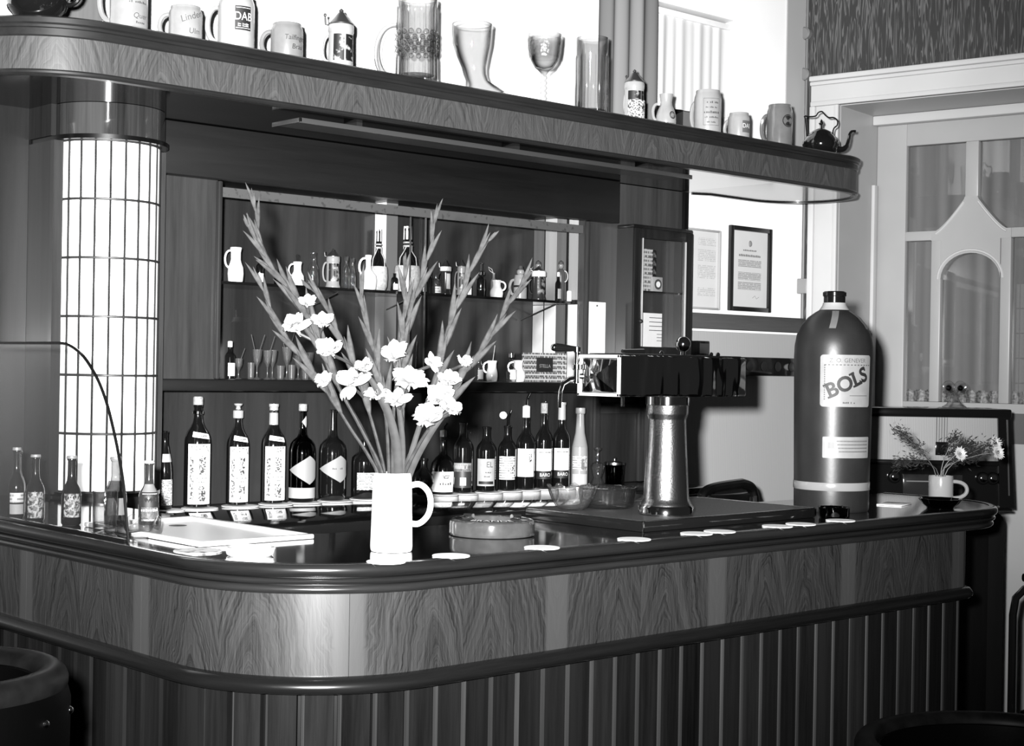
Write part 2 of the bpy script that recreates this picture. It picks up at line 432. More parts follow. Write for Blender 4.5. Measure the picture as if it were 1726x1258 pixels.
    def mesh(s, name, smooth=True, ang=35):
        me = bpy.data.meshes.new(name); me.from_pydata(s.v, [], s.f); me.validate(verbose=False); me.update()
        bm = bmesh.new(); bm.from_mesh(me); bmesh.ops.recalc_face_normals(bm, faces=bm.faces[:]); bm.to_mesh(me); bm.free()
        if s.uv and len(me.polygons) == len(s.f):
            lay = me.uv_layers.new(name='UVMap')
            for p in me.polygons:
                u = s.uv.get(p.index)
                if not u: continue
                order = s.f[p.index]
                mp = {vi: u[k] for k, vi in enumerate(order)}
                for li in p.loop_indices: lay.data[li].uv = mp.get(me.loops[li].vertex_index, (0, 0))
        if smooth:
            me.shade_smooth(); me.set_sharp_from_angle(angle=math.radians(ang))
        return me

def part(name, mb, mat, parent=None, label=None, smooth=True, ang=35, kind=None):
    me = mb.mesh(name, smooth, ang) if isinstance(mb, MB) else mb
    if mat and not me.materials: me.materials.append(mat)
    o = bpy.data.objects.new(name, me); COL.objects.link(o)
    if parent is not None: o.parent = parent
    if label: o['label'] = label
    if kind: o['kind'] = kind
    return o
def thing(name, label, cat, loc=(0, 0, 0), rz=0.0, group=None):
    o = bpy.data.objects.new(name, None); COL.objects.link(o); o.empty_display_size = 0.05
    o.location = loc; o.rotation_euler = (0, 0, rz); o['label'] = label; o['category'] = cat
    if group: o['group'] = group
    return o
def tag(o, label, cat, group=None):
    o['label'] = label; o['category'] = cat
    if group: o['group'] = group
    return o
def struct(name, mb, mat, label, cat, smooth=True):
    o = part(name, mb, mat, None, label, smooth); o['kind'] = 'structure'; o['category'] = cat
    return o

_txt = {}
def text_geo(txt, size, shear=0.0, sx=1.0, bold=0.0):
    key = (txt, size, shear, sx, bold)
    if key not in _txt:
        cu = bpy.data.curves.new('txt', 'FONT'); cu.body = txt; cu.size = size; cu.shear = shear; cu.resolution_u = 4; cu.offset = bold
        cu.align_x = 'CENTER'; cu.align_y = 'CENTER'
        ob = bpy.data.objects.new('txt', cu); COL.objects.link(ob)
        me = bpy.data.meshes.new_from_object(ob)
        bm = bmesh.new(); bm.from_mesh(me); bmesh.ops.triangulate(bm, faces=bm.faces[:])
        for _ in range(2):
            es_ = [e for e in bm.edges if e.calc_length() > 0.0055]
            if not es_: break
            bmesh.ops.subdivide_edges(bm, edges=es_, cuts=1); bmesh.ops.triangulate(bm, faces=bm.faces[:])
        bm.verts.index_update()
        _txt[key] = ([(v.co.x * sx, v.co.y) for v in bm.verts], [tuple(v.index for v in f.verts) for f in bm.faces]); bm.free()
        bpy.data.objects.remove(ob); bpy.data.curves.remove(cu); bpy.data.meshes.remove(me)
    return _txt[key]
def cyl(R, a, z): return (R * math.sin(a), -R * math.cos(a), z)
def wrap_text(mb, txt, size, R, a, z, shear=0.0, tilt=0.0, sx=1.0, lift=0.0009, bold=0.0):
    vs, fs = text_geo(txt, size, shear, sx, bold); c, s_ = math.cos(tilt), math.sin(tilt)
    RR = R if callable(R) else (lambda zz: R)
    out = []
    for x, y in vs:
        x2, y2 = x * c - y * s_, x * s_ + y * c
        zz = z + y2; r = RR(zz) + lift
        out.append(cyl(r, a + x2 / r, zz))
    return mb.add(out, fs)
def flat_text(mb, txt, size, origin, ex, ez, shear=0.0, sx=1.0):
    vs, fs = text_geo(txt, size, shear, sx); o = Vector(origin); ex = Vector(ex); ez = Vector(ez)
    return mb.add([tuple(o + ex * x + ez * y) for x, y in vs], fs)
def patch(mb, R, a0, a1, z0, z1, seg=10, rows=1, lift=0.0003, shape=None):
    """a paper label wrapped on a turned body; R number or function of z"""
    RR = R if callable(R) else (lambda zz: R)
    vs = []; fs = []; uvs = []
    for j in range(rows + 1):
        for i in range(seg + 1):
            s_, t_ = i / seg, j / rows
            aa = a0 + (a1 - a0) * s_; zz = z0 + (z1 - z0) * t_
            if shape: aa, zz = shape(aa, zz)
            vs.append(cyl(RR(zz) + lift, aa, zz))
    for j in range(rows):
        for i in range(seg):
            q = (j * (seg + 1) + i, j * (seg + 1) + i + 1, (j + 1) * (seg + 1) + i + 1, (j + 1) * (seg + 1) + i)
            fs.append(q)
            r0 = RR(z0)
            uvs.append([((a0 + (a1 - a0) * (k % (seg + 1)) / seg) * r0 + 1.0, z0 + (z1 - z0) * (k // (seg + 1)) / rows) for k in q])
    return mb.add(vs, fs, uvs)
def scribble(mb, n, size, R, a, z, *rest):
    """a row of small print too fine to read"""
    RR = R if callable(R) else (lambda zz: R)
    lift = rest[3] if len(rest) > 3 else 0.0012
    rnd = random.Random(n * 7 + int(size * 1e5)); r = RR(z); w_ = size * 0.5; x = -n * w_ / 2
    for i in range(n):
        if rnd.random() > 0.14:
            h = size * rnd.uniform(0.34, 0.62)
            patch(mb, RR, a + x / r, a + (x + w_ * rnd.uniform(0.5, 0.85)) / r, z - size * 0.3, z - size * 0.3 + h, 1, 1, lift)
        x += w_
    return mb
def diamond(mb, R, a, z, wa, hz, lift=0.0011):
    vs = []; fs = []
    n = 26
    for i in range(n + 1):
        s_ = -1 + 2 * i / n; hh = hz * (1 - abs(s_))
        for t_ in (-1, 1): vs.append(cyl(R + lift, a + wa * s_, z + hh * t_ + 1e-5 * t_))
    for i in range(n): fs.append((2 * i, 2 * i + 2, 2 * i + 3, 2 * i + 1))
    return mb.add(vs, fs)
def rad_at(prof):
    def f(z):
        for (r0, z0), (r1, z1) in zip(prof, prof[1:]):
            if z0 <= z <= z1 and z1 > z0: return r0 + (r1 - r0) * (z - z0) / (z1 - z0)
        return prof[-1][0]
    return f
def handle(mb, R, a, z0, z1, out, thick, flat=1.0, seg=8, n=18, ear=True):
    """a loop handle standing out from a body of radius R in direction a"""
    dx, dy = math.sin(a), -math.cos(a); zc, hh = (z0 + z1) / 2, (z1 - z0) / 2
    pts = []
    for i in range(n + 1):
        t = -PI / 2 + PI * i / n
        q = abs(math.cos(t)) ** 0.75
        d = R * 0.94 + out * q
        pts.append((dx * d, dy * d, zc + hh * math.sin(t)))
    return mb.tube(pts, thick, seg, flat=flat)
def arc(cx, cy, r, a0, a1, n): return [(cx + r * math.cos(a0 + (a1 - a0) * i / n), cy + r * math.sin(a0 + (a1 - a0) * i / n)) for i in range(n + 1)]
def plan_path(pts):
    """open polyline -> [(x,y,nx,ny,u)] with outward normal to the right of travel"""
    out = []; u = 0
    for i, (x, y) in enumerate(pts):
        a = Vector(pts[max(i - 1, 0)]); b = Vector(pts[min(i + 1, len(pts) - 1)])
        t = (b - a).normalized()
        if i: u += (Vector((x, y)) - Vector(pts[i - 1])).length
        out.append((x, y, t.y, -t.x, u))
    return out
def sub_path(pp, u0, u1):
    def at(u):
        for p, q in zip(pp, pp[1:]):
            if p[4] <= u <= q[4] + 1e-9:
                t = (u - p[4]) / max(1e-9, q[4] - p[4])
                v = [p[k] + (q[k] - p[k]) * t for k in range(4)]
                l = math.hypot(v[2], v[3]); return (v[0], v[1], v[2] / l, v[3] / l, u)
        return pp[-1]
    return [at(u0)] + [p for p in pp if u0 + 1e-4 < p[4] < u1 - 1e-4] + [at(u1)]
def catmull(P, n=5):
    P = [Vector(p) for p in P]; out = []
    for i in range(len(P) - 1):
        p0 = P[max(i - 1, 0)]; p1 = P[i]; p2 = P[i + 1]; p3 = P[min(i + 2, len(P) - 1)]
        for k in range(n):
            t = k / n
            out.append(0.5 * ((2 * p1) + (-p0 + p2) * t + (2 * p0 - 5 * p1 + 4 * p2 - p3) * t * t + (-p0 + 3 * p1 - 3 * p2 + p3) * t ** 3))
    out.append(P[-1]); return out
L_ = math.radians(-132.6)      # the direction that shows as "left" to someone at the flash
R_ = math.radians(47.4)
F_ = math.radians(-42.6)       # towards the camera

# ------------------------------------------------------------------ the room
FLZ = 0.0
struct('floor', MB().box(-0.6, 6.6, -0.6, 4.3, -0.05, FLZ), FLOORM, 'dark wooden floor of the bar room', 'floor', False)
wb = MB()
wb.box(0.3, 4.25, 3.9, 4.3, 2.2, 3.4); wb.box(4.755, 5.25, 3.9, 4.3, 2.2, 3.4)
wb.box(4.25, 4.755, 3.9, 4.3, 2.88, 3.4); wb.box(4.25, 4.755, 3.9, 4.3, 2.2, 2.36)
wb.box(4.47, 5.25, 3.9, 4.3, 1.66, 2.2)
struct('wall_back', wb, WHITEPAINT, 'white painted back wall above the mug shelf', 'wall', False)
struct('trim_1', MB().box(4.47, 5.25, 3.895, 4.3, 0, 1.66), WALLS, 'pale finely striped wallpaper below the dado board', 'wallpaper', False)
struct('trim_2', MB().box(4.46, 5.20, 3.872, 3.8995, 1.668, 1.728, 0.004), DADO, 'grey wooden dado board along the white wall', 'dado')
struct('trim_3', MB().box(0.3, 1.8695, 3.97, 4.0, 0, 2.1998), W_PANEL, 'dark wood panelling left of the lit column', 'panelling', False)
struct('trim_4', MB().box(1.90, 2.022, 3.86, 3.8995, 2.316, 3.4), W_POST, 'grey wooden post rising behind the large mug', 'post', False)
struct('trim_5', MB().box(5.07, 5.192, 3.894, 3.8995, 2.2, 3.4, 0.002), plain('strip paint', 0.33, rough=0.7), 'greyish wall strip in the room corner', 'trim', False)
# window in the back wall
wn = thing('window_1', 'small dark window half hidden by a white net curtain', 'window', (4.50, 4.1, 2.36)); wn['kind'] = 'structure'
part('pane', MB().box(-0.25, 0.25, 0.02, 0.03, 0.0, 0.52), plain('night pane', 0.01, rough=0.05, coat=0.5), wn)
wf = MB(); wf.box(-0.25, 0.25, -0.02, 0.02, 0, 0.05); wf.box(-0.25, 0.25, -0.02, 0.02, 0.47, 0.52); wf.box(-0.25, -0.20, -0.02, 0.02, 0.05, 0.47); wf.box(0.20, 0.25, -0.02, 0.02, 0.05, 0.47); wf.box(-0.02, 0.02, -0.02, 0.02, 0.05, 0.47)
part('frame', wf, plain('window frame grey', 0.12, rough=0.5), wn)
part('sill', MB().box(-0.25, 0.25, -0.2, 0.0, -0.0, 0.02), WHITEPAINT, wn)

def cloth(xs0, xs1, zt, zb, depth, waves, n=80, yoff=0.0, slope=0.0, taper=0.0):
    mb = MB(); vs = []; fs = []
    m = 8
    for j in range(m + 1):
        t = j / m
        for i in range(n + 1):
            s_ = i / n
            x = xs0 + (xs1 - xs0) * s_ + taper * t * (s_ - 0.0)
            y = yoff + depth * (math.sin(s_ * waves * 2 * PI) + 0.4 * math.sin(s_ * waves * 5.3 + 1 + t)) * (0.6 + 0.4 * t)
            z = zt + (zb - zt) * t
            vs.append((x, y, z))
    for j in range(m):
        for i in range(n): fs.append((j * (n + 1) + i, j * (n + 1) + i + 1, (j + 1) * (n + 1) + i + 1, (j + 1) * (n + 1) + i))
    return mb.add(vs, fs)
c = part('net_curtain', cloth(4.262, 4.75, 2.865, 2.50, 0.003, 9, n=140, yoff=3.93), NET)
tag(c, 'white pleated net curtain across the small window', 'curtain')
part('hem', MB().box(4.262, 4.75, 3.918, 3.942, 2.845, 2.868, 0.004), PAPER, c)
d = part('drape', cloth(3.955, 4.262, 3.2, 2.33, 0.012, 4, yoff=3.868), DRAPE)
tag(d, 'long grey drape hanging beside the net curtain', 'curtain')

# ---- wall with the glazed door, a little out of square
DW = (5.2, 3.9, 0.0); DR = math.atan2(-0.98542, 0.17018)
def dthing(name, label, cat, s=0, dd=0, z=0):
    c_, s_ = math.cos(DR), math.sin(DR)
    return thing(name, label, cat, (DW[0] + c_ * s - s_ * dd, DW[1] + s_ * s + c_ * dd, z), DR)
wr = thing('wall_right', 'end wall covered in dark wallpaper with fine pale threads', 'wall', DW, DR); wr['kind'] = 'structure'
q = MB(); q.box(-0.05, 0.042, 0, 0.38, 0, 3.4); q.box(0.042, 1.119, 0, 0.38, 2.712, 3.4); q.box(1.119, 2.6, 0, 0.38, 0, 3.4)
part('wallpaper', q, WALLD, wr, smooth=False)
tr = thing('trim_6', 'wide pale moulded casing around the glazed door', 'casing', DW, DR); tr['kind'] = 'structure'
def casing_bar(mb, vertical, a0, a1, b0, b1):
    steps = [(0, 1, 0.0, 0.022), (0.02, 0.98, 0.022, 0.027)]
    if vertical:
        mb.box(a0, a1, -0.018, 0.02, b0, b1, 0.003)
        mb.box(a0 - 0.004, a0 + 0.022, -0.032, 0, b0, b1, 0.006); mb.box(a1 - 0.02, a1, -0.024, 0, b0, b1, 0.004)
    else:
        mb.box(a0, a1, -0.018, 0.02, b0, b1, 0.003)
        mb.box(a0, a1, -0.04, 0, b1 - 0.018, b1 + 0.004, 0.006); mb.box(a0, a1, -0.03, 0, b1 - 0.034, b1 - 0.018, 0.004)
        mb.box(a0, a1, -0.024, 0, b0, b0 + 0.02, 0.004)
m = MB(); casing_bar(m, True, 0.042, 0.163, 0, 2.594); part('casing_side', m, CASPAINT, tr)
m = MB(); casing_bar(m, True, 0.998, 1.119, 0, 2.594); part('casing_side', m, CASPAINT, tr)
m = MB(); casing_bar(m, False, 0.038, 1.123, 2.594, 2.712); part('casing_head', m, CASPAINT, tr)
m = MB(); m.box(0.143, 0.165, 0.0, 0.40, 0, 2.594); part('jamb', m, DOORPAINT, tr)
m = MB(); m.box(0.996, 1.018, 0.0, 0.40, 0, 2.594); part('jamb', m, DOORPAINT, tr)
m = MB(); m.box(0.143, 1.018, 0.0, 0.40, 2.590, 2.612); part('head_board', m, DOORPAINT, tr)
m = MB(); m.box(0.165, 0.18, 0.30, 0.34, 0, 2.30, 0.003); part('door_stop', m, CASPAINT, tr)
m = MB(); m.box(0.165, 0.996, 0.30, 0.35, 2.55, 2.59, 0.006); part('head_stop', m, CASPAINT, tr)
dr = thing('door_1', 'pale door with arched and cut-cornered glass panes', 'door', DW, DR); dr['kind'] = 'structure'
D0, D1 = 0.35, 0.39
m = MB()
m.box(0.166, 0.297, D0, D1, 0, 2.588, 0.003); m.box(0.863, 0.994, D0, D1, 0, 2.588, 0.003)
m.box(0.297, 0.863, D0, D1, 2.46, 2.588, 0.003); m.box(0.297, 0.863, D0, D1, 0, 1.395, 0.003)
part('leaf_frame', m, DOORPAINT, dr)
m = MB(); m.box(0.553, 0.607, D0 - 0.004, D1, 2.21, 2.46, 0.004); part('mullion', m, DOORPAINT, dr)
m = MB(); m.box(0.413, 0.455, D0 - 0.004, D1, 1.395, 2.07, 0.004); part('glazing_bar', m, DOORPAINT, dr)
m = MB(); m.box(0.705, 0.747, D0 - 0.004, D1, 1.395, 2.07, 0.004); part('glazing_bar', m, DOORPAINT, dr)
m = MB(); m.box(0.297, 0.44, D0 - 0.002, D1, 2.062, 2.102, 0.004); part('glazing_bar', m, DOORPAINT, dr)
m = MB(); m.box(0.72, 0.863, D0 - 0.002, D1, 2.062, 2.102, 0.004); part('glazing_bar', m, DOORPAINT, dr)
# the spandrel between the ogee point and the round arch, drawn (s, z) and given thickness in depth
def ogee(side):
    pts = []
    for i in range(9):
        t = i / 8; x = 0.147 + (0.03 - 0.147) * t; z = 2.10 + 0.125 * (t ** 1.25)
        pts.append((0.58 + side * x, z))
    return pts
outl = [(0.413, 2.06), (0.413, 2.10)] + ogee(-1) + [(0.553, 2.235), (0.607, 2.235)] + ogee(1)[::-1] + [(0.747, 2.10), (0.747, 2.06), (0.704, 2.06), (0.704, 1.90)]
outl += [(0.58 + 0.124 * math.cos(PI * i / 16), 1.90 + 0.105 * math.sin(PI * i / 16)) for i in range(1, 16)] + [(0.456, 1.90), (0.456, 2.06)]
m = MB(); m.prism(outl, D0 - 0.006, D1 - 0.002); m.v = [(x, z, y) for x, y, z in m.v]; part('spandrel', m, DOORPAINT, dr, smooth=False)
m = MB(); m.tube([(0.58 + 0.135 * math.cos(PI * i / 20), D0 - 0.006, 1.90 + 0.117 * math.sin(PI * i / 20)) for i in range(21)], 0.006, 6); part('arch_bead', m, CASPAINT, dr)
for sd in (-1, 1):
    m = MB(); m.tube([(x, D0 - 0.006, z - 0.012) for x, z in ogee(sd)], 0.005, 6); part('ogee_bead', m, CASPAINT, dr)
for (a0, a1, b0, b1) in ((0.297, 0.553, 2.095, 2.46), (0.607, 0.863, 2.095, 2.46), (0.297, 0.413, 1.395, 2.065), (0.747, 0.863, 1.395, 2.065), (0.455, 0.705, 1.395, 2.01)):
    part('pane', MB().box(a0, a1, 0.372, 0.376, b0, b1), PANE, dr, smooth=False)
m = MB(); m.box(0.74, 0.86, D0 - 0.003, D0 + 0.002, 1.235, 1.357); part('lower_panel', m, plain('grey panel', 0.09, rough=0.5), dr, smooth=False)
m = MB(); m.box(0.44, 0.70, D0 - 0.003, D0 + 0.002, 0.35, 1.2); part('lower_panel', m, CASPAINT, dr, smooth=False)
cu = dthing('door_curtain', 'grey sheer curtain behind the glass of the door', 'curtain')
part('cloth', cloth(0.27, 0.89, 2.50, 1.44, 0.0022, 11, n=120, yoff=0.402), SHEER, cu)
part('lace_hem', cloth(0.27, 0.89, 1.445, 1.375, 0.004, 14, n=120, yoff=0.401), blotch('lace', 0.20, 0.07, scale=110, thr=0.5), cu)
# conduit with its boxes in the corner
cd = dthing('electric_conduit', 'thin electric conduit with junction boxes running up the room corner', 'conduit', 0.012, -0.008, 0)
part('pipe', MB().tube([(0, 0, 1.56), (0, 0, 3.3)], 0.006, 8), plain('conduit grey', 0.12, rough=0.5), cd)
for z in (2.90, 2.732):
    b = MB().lathe([(0, -0.016), (0.026, -0.016), (0.026, 0.008), (0.02, 0.014), (0, 0.014)], 16); b.xf(Matrix.Translation((-0.008, -0.006, z)) @ Matrix.Rotation(PI / 2, 4, 'X'))
    part('round_box', b, plain('box grey', 0.16, rough=0.4), cd)
part('square_box', MB().box(-0.034, 0.026, -0.02, 0.006, 1.83, 1.892, 0.005), plain('box grey2', 0.2, rough=0.4), cd)

# ------------------------------------------------------------------ the bar counter
bar = thing('bar_counter', 'long dark bar counter with rounded corner, walnut veneer band and ribbed front', 'bar counter', (1.85, 2.57, 0))
ox, oy = 1.85, 2.57
def rel(pts): return [(x - ox, y - oy) for x, y in pts]
outer = rel([(1.50, 3.965), (1.50, 2.9)] + arc(1.85, 2.57, 0.35, PI, 1.5 * PI, 24) + [(2.8, 2.22)] + arc(3.78, 2.52, 0.30, 1.5 * PI, 2 * PI, 20) + [(4.08, 2.72)])
top = rel([(1.518, 3.965), (1.518, 2.57)] + arc(1.85, 2.57, 0.332, PI, 1.5 * PI, 24)[1:] + arc(3.78, 2.52, 0.282, 1.5 * PI, 2 * PI, 20) + [(4.062, 2.72), (1.96, 2.72), (1.91, 2.77), (1.91, 3.965)])
part('counter_top', MB().prism(top, 1.108, 1.1405), TOPBLACK, bar)
op = plan_path(outer)
def half_round(o, z0, z1, depth, n=6):
    zc, h = (z0 + z1) / 2, (z1 - z0) / 2
    return [(o - 0.012, z1)] + [(o - depth + depth * math.cos(a), zc + h * math.sin(a)) for a in [PI / 2 - PI * i / n for i in range(n + 1)]] + [(o - 0.012, z0)]
part('edge_moulding', MB().sweep(op, [(-0.024, 1.142)] + half_round(0.0, 1.117, 1.142, 0.012, 8) + [(-0.03, 1.117)], caps=True), W_MOLD, bar)
part('edge_moulding', MB().sweep(op, half_round(-0.006, 1.1035, 1.1155, 0.008) + [(-0.03, 1.1035)], caps=True), W_MOLD, bar)
part('edge_moulding', MB().sweep(op, half_round(-0.011, 1.086, 1.102, 0.008) + [(-0.03, 1.086)], caps=True), W_MOLD, bar)
part('moulding_core', MB().sweep(op, [(-0.017, 1.135), (-0.017, 1.086), (-0.05, 1.086)], caps=False), W_BLACK, bar)
body = rel([(1.52, 3.965), (1.52, 2.9)] + arc(1.85, 2.57, 0.33, PI, 1.5 * PI, 30) + [(2.5, 2.24), (3.2, 2.24)] + arc(3.72, 2.28, 0.04, 1.5 * PI, 2 * PI, 6) + [(3.76, 2.70)])
bp = plan_path(body); U1 = bp[-1][4]
# leaves of veneer, one object each, their joints hair-fine
k = -6
edges = [0.02]
while True:
    u = 0.01 + 0.25 * (k + 7)
    k += 1
    if u >= U1 - 0.12: break
    if u > 0.1: edges.append(u)
edges.append(U1 - 0.01)
for a, b in zip(edges, edges[1:]):
    part('veneer_panel', MB().sweep(sub_path(bp, a + 0.0004, b - 0.0004), [(-0.012, 0.93), (0.0, 0.93), (0.0, 1.09), (-0.012, 1.09)], closed_prof=True, caps=True), V_BAR, bar)
part('backing_board', MB().sweep(bp, [(-0.011, 1.10), (-0.011, 0.905), (-0.030, 0.904), (-0.030, 0.0), (-0.06, 0.0)]), W_BLACK, bar)
part('rail', MB().sweep(bp, [(-0.012, 0.934), (0.004, 0.936), (0.014, 0.932), (0.020, 0.924), (0.022, 0.918), (0.020, 0.911), (0.013, 0.905), (0.0, 0.902), (-0.031, 0.902)], caps=True), W_RAIL, bar)
# ribbed front: one board and one added rod per rib
LB = 1.92
u = 0.05; slat_u = []
while u < U1 - 0.08:
    slat_u.append(u); u += 0.0703
for u in slat_u:
    s_ = u + 0.013; e_ = min(u + 0.0703 - 0.002, U1)
    sp = sub_path(bp, s_, e_)
    part('slat', MB().sweep(sp, [(-0.029, 0.03), (-0.013, 0.03), (-0.0115, 0.034), (-0.0115, 0.899), (-0.013, 0.9025), (-0.029, 0.9025)], closed_prof=True, caps=True), W_SLAT, bar)
LIT_EDGE = wood('reed wood', 0.010, 0.021, (70, 70, 3), rough=0.35, coat=0.2, rnd=0.3)  # paler wood paints in the flash-lit edge line of each board
for u in slat_u:
    x, y, nx, ny, _ = sub_path(bp, u + 0.012, u + 0.02)[0]
    px, py = x - nx * 0.019, y - ny * 0.019
    part('lit_edge_reed', MB().tube([(px, py, 0.03), (px, py, 0.902)], 0.0065, 8), LIT_EDGE, bar)
part('plinth', MB().sweep(bp, [(-0.03, 0.04), (-0.006, 0.04), (-0.004, 0.03), (-0.004, 0.0), (-0.03, 0.0)], caps=True), W_BLACK, bar)
inner = rel([(1.89, 3.96), (1.89, 2.79), (1.98, 2.70), (3.76, 2.70)])
part('inner_panel', MB().sweep(plan_path(inner), [(0.0, 1.108), (0.0, 0.0), (0.02, 0.0), (0.02, 1.108)], closed_prof=True, caps=True), W_BLACK, bar)

# ------------------------------------------------------------------ the mug shelf over the bar
shf = thing('mug_shelf', 'high curved wooden display shelf with veneered fascia, mugs and glasses standing on it', 'shelf', (1.82, 3.69, 2.18))
ox, oy = 1.82, 3.69
front = rel([(1.55, 3.965), (1.55, 3.8)] + arc(1.82, 3.69, 0.27, PI, 1.5 * PI, 24) + [(2.6, 3.42), (3.6, 3.42)] + arc(4.82, 3.64, 0.22, 1.5 * PI, 2.5 * PI, 28) + [(4.56, 3.865)])
fp = plan_path(front); UF = fp[-1][4]
z_ = lambda z: z - 2.18
nleaf = 13
es = [0.0 + UF * i / nleaf for i in range(nleaf + 1)]
for a, b in zip(es, es[1:]):
    part('veneer_panel', MB().sweep(sub_path(fp, a + 0.0004, b - 0.0004), [(-0.012, z_(2.19)), (0, z_(2.19)), (0, z_(2.272)), (-0.012, z_(2.272))], closed_prof=True, caps=True), V_FASCIA, shf)
part('top_rim', MB().sweep(fp, [(-0.03, z_(2.318)), (0.010, z_(2.318)), (0.015, z_(2.314)), (0.015, z_(2.302)), (0.010, z_(2.298)), (0.010, z_(2.292)), (0.006, z_(2.290)), (0.006, z_(2.274)), (0.003, z_(2.271)), (-0.03, z_(2.271))], caps=True), W_RIM, shf)
part('lower_bead', MB().sweep(fp, [(-0.02, z_(2.193)), (0.004, z_(2.193)), (0.007, z_(2.189)), (0.007, z_(2.184)), (0.003, z_(2.180)), (-0.02, z_(2.180))], caps=True), W_RIM, shf)
board = rel([(1.56, 3.96)] + arc(1.82, 3.69, 0.255, PI, 1.5 * PI, 20) + arc(4.82, 3.64, 0.205, 1.5 * PI, 2.5 * PI, 24) + [(4.56, 3.85), (4.50, 3.898), (1.9, 3.898), (1.9, 3.96)])
part('top_board', MB().prism(board, z_(2.296), z_(2.315)), W_RIM, shf)
sof = rel([(1.56, 3.9695)] + arc(1.82, 3.69, 0.255, PI, 1.5 * PI, 20) + [(4.435, 3.435), (4.435, 3.898), (1.9, 3.898), (1.9, 3.9695)])
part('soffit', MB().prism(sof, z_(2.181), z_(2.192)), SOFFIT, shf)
wht = rel([(4.436, 3.435)] + arc(4.82, 3.64, 0.205, 1.5 * PI, 2.5 * PI, 24) + [(4.56, 3.85), (4.50, 3.898), (4.436, 3.898)])
part('end_soffit', MB().prism(wht, z_(2.181), z_(2.192)), SHELFW, shf, 'pale glossy underside of the rounded end')
part('end_lip', MB().sweep(plan_path(rel(arc(4.82, 3.64, 0.222, 1.62 * PI, 2.5 * PI, 20) + [(4.56, 3.862), (4.50, 3.897)])), [(-0.012, z_(2.176)), (0.002, z_(2.176)), (0.002, z_(2.181)), (-0.012, z_(2.181))], closed_prof=True, caps=True), W_BLACK, shf)
m = MB(); m.box(2.39 - ox, 3.975 - ox, 3.447 - oy, 3.575 - oy, z_(2.156), z_(2.160)); m.box(2.385 - ox, 3.98 - ox, 3.443 - oy, 3.449 - oy, z_(2.150), z_(2.164), 0.001)
m.box(2.385 - ox, 2.391 - ox, 3.443 - oy, 3.578 - oy, z_(2.152), z_(2.164), 0.001)
part('light_baffle', m, plain('baffle metal', 0.035, rough=0.3, metal=0.0, coat=0.3), shf, 'thin metal light baffle under the shelf')
m = MB()
for x in (2.6, 3.2, 3.8): m.box(x - ox, x + 0.02 - ox, 3.48 - oy, 3.54 - oy, z_(2.16), z_(2.182))
part('baffle_hanger', m, MATTBLACK, shf)

# ------------------------------------------------------------------ the lit column
colm = thing('light_column', 'glowing rounded column of small leaded opal panes with wooden cap', 'lamp column', (2.035, 3.84, 1.05))
CR = 0.14
zc = lambda z: z - 1.05
part('rear_box', MB().box(-0.165, 0.165, 0.0, 0.13, zc(1.05), zc(2.0835)), W_PANEL, colm, smooth=False)
part('side_post', MB().box(-0.166, -0.139, -0.02, 0.0, zc(1.1505), zc(2.0835)), W_FRAME, colm)
part('side_post', MB().box(0.139, 0.166, -0.02, 0.0, zc(1.1505), zc(2.0835)), W_FRAME, colm)
NC, NR = 11, 6; Z0, RH = 1.157, 0.1545
def colpt(a, r): return (r * math.cos(a), r * math.sin(a))
pane_me = {}
for j in range(NR):
    for i in range(NC):
        a0 = PI + PI * i / NC + 0.012; a1 = PI + PI * (i + 1) / NC - 0.012
        zb, zt = zc(Z0 + RH * j + 0.002), zc(Z0 + RH * (j + 1) - 0.002)
        if i not in pane_me:
            p0, p1 = colpt(a0, CR - 0.004), colpt(a1, CR - 0.004); q0, q1 = colpt(a0, CR - 0.008), colpt(a1, CR - 0.008)
            h = zt - zb
            vs = [(p0[0], p0[1], 0), (p1[0], p1[1], 0), (p1[0], p1[1], h), (p0[0], p0[1], h), (q0[0], q0[1], 0), (q1[0], q1[1], 0), (q1[0], q1[1], h), (q0[0], q0[1], h)]
            mb = MB().add(vs, [(0, 1, 2, 3), (5, 4, 7, 6), (4, 0, 3, 7), (1, 5, 6, 2), (3, 2, 6, 7), (4, 5, 1, 0)])
            pane_me[i] = mb.mesh('pane', False); pane_me[i].materials.append(LAMP)
        o = part('pane', pane_me[i], None, colm); o.location.z = zb
for i in range(NC + 1):
    a = PI + PI * i / NC; x, y = colpt(a, CR - 0.003)
    part('lead_came', MB().tube([(x, y, zc(Z0)), (x, y, zc(Z0 + RH * NR))], 0.0034, 6), LEAD, colm)
for j in range(NR + 1):
    zz = zc(Z0 + RH * j)
    part('cross_came', MB().tube([(*colpt(PI + PI * i / 33, CR - 0.003), zz) for i in range(34)], 0.0036, 6), LEAD, colm)
hc = lambda r, n=28: [(-r, 0.0)] + [colpt(PI + PI * i / n, r) for i in range(n + 1)] + [(r, 0.0)]
def halfcol(mb, r, z0, z1):
    pts = [(r, 0.125), (-r, 0.125)] + [colpt(PI + PI * i / 30, r) for i in range(31)]
    return mb.prism(pts, z0, z1)
part('cap', halfcol(MB(), 0.150, zc(2.096), zc(2.180)), W_CAP, colm, 'glossy veneered drum above the panes')
part('cap_bead', halfcol(MB(), 0.160, zc(2.0845), zc(2.0965)), W_BLACK, colm)
part('cap_side', MB().box(-0.165, 0.165, 0.002, 0.13, zc(2.0966), zc(2.1808)), wood('cap side wood', 0.006, 0.02, (38, 38, 1.2), rough=0.6, coat=0.0), colm, smooth=False)
part('foot', halfcol(MB(), 0.146, zc(1.081), zc(1.150)), W_PANEL, colm)
part('foot_bead', halfcol(MB(), 0.152, zc(1.146), zc(1.1565)), W_BLACK, colm)

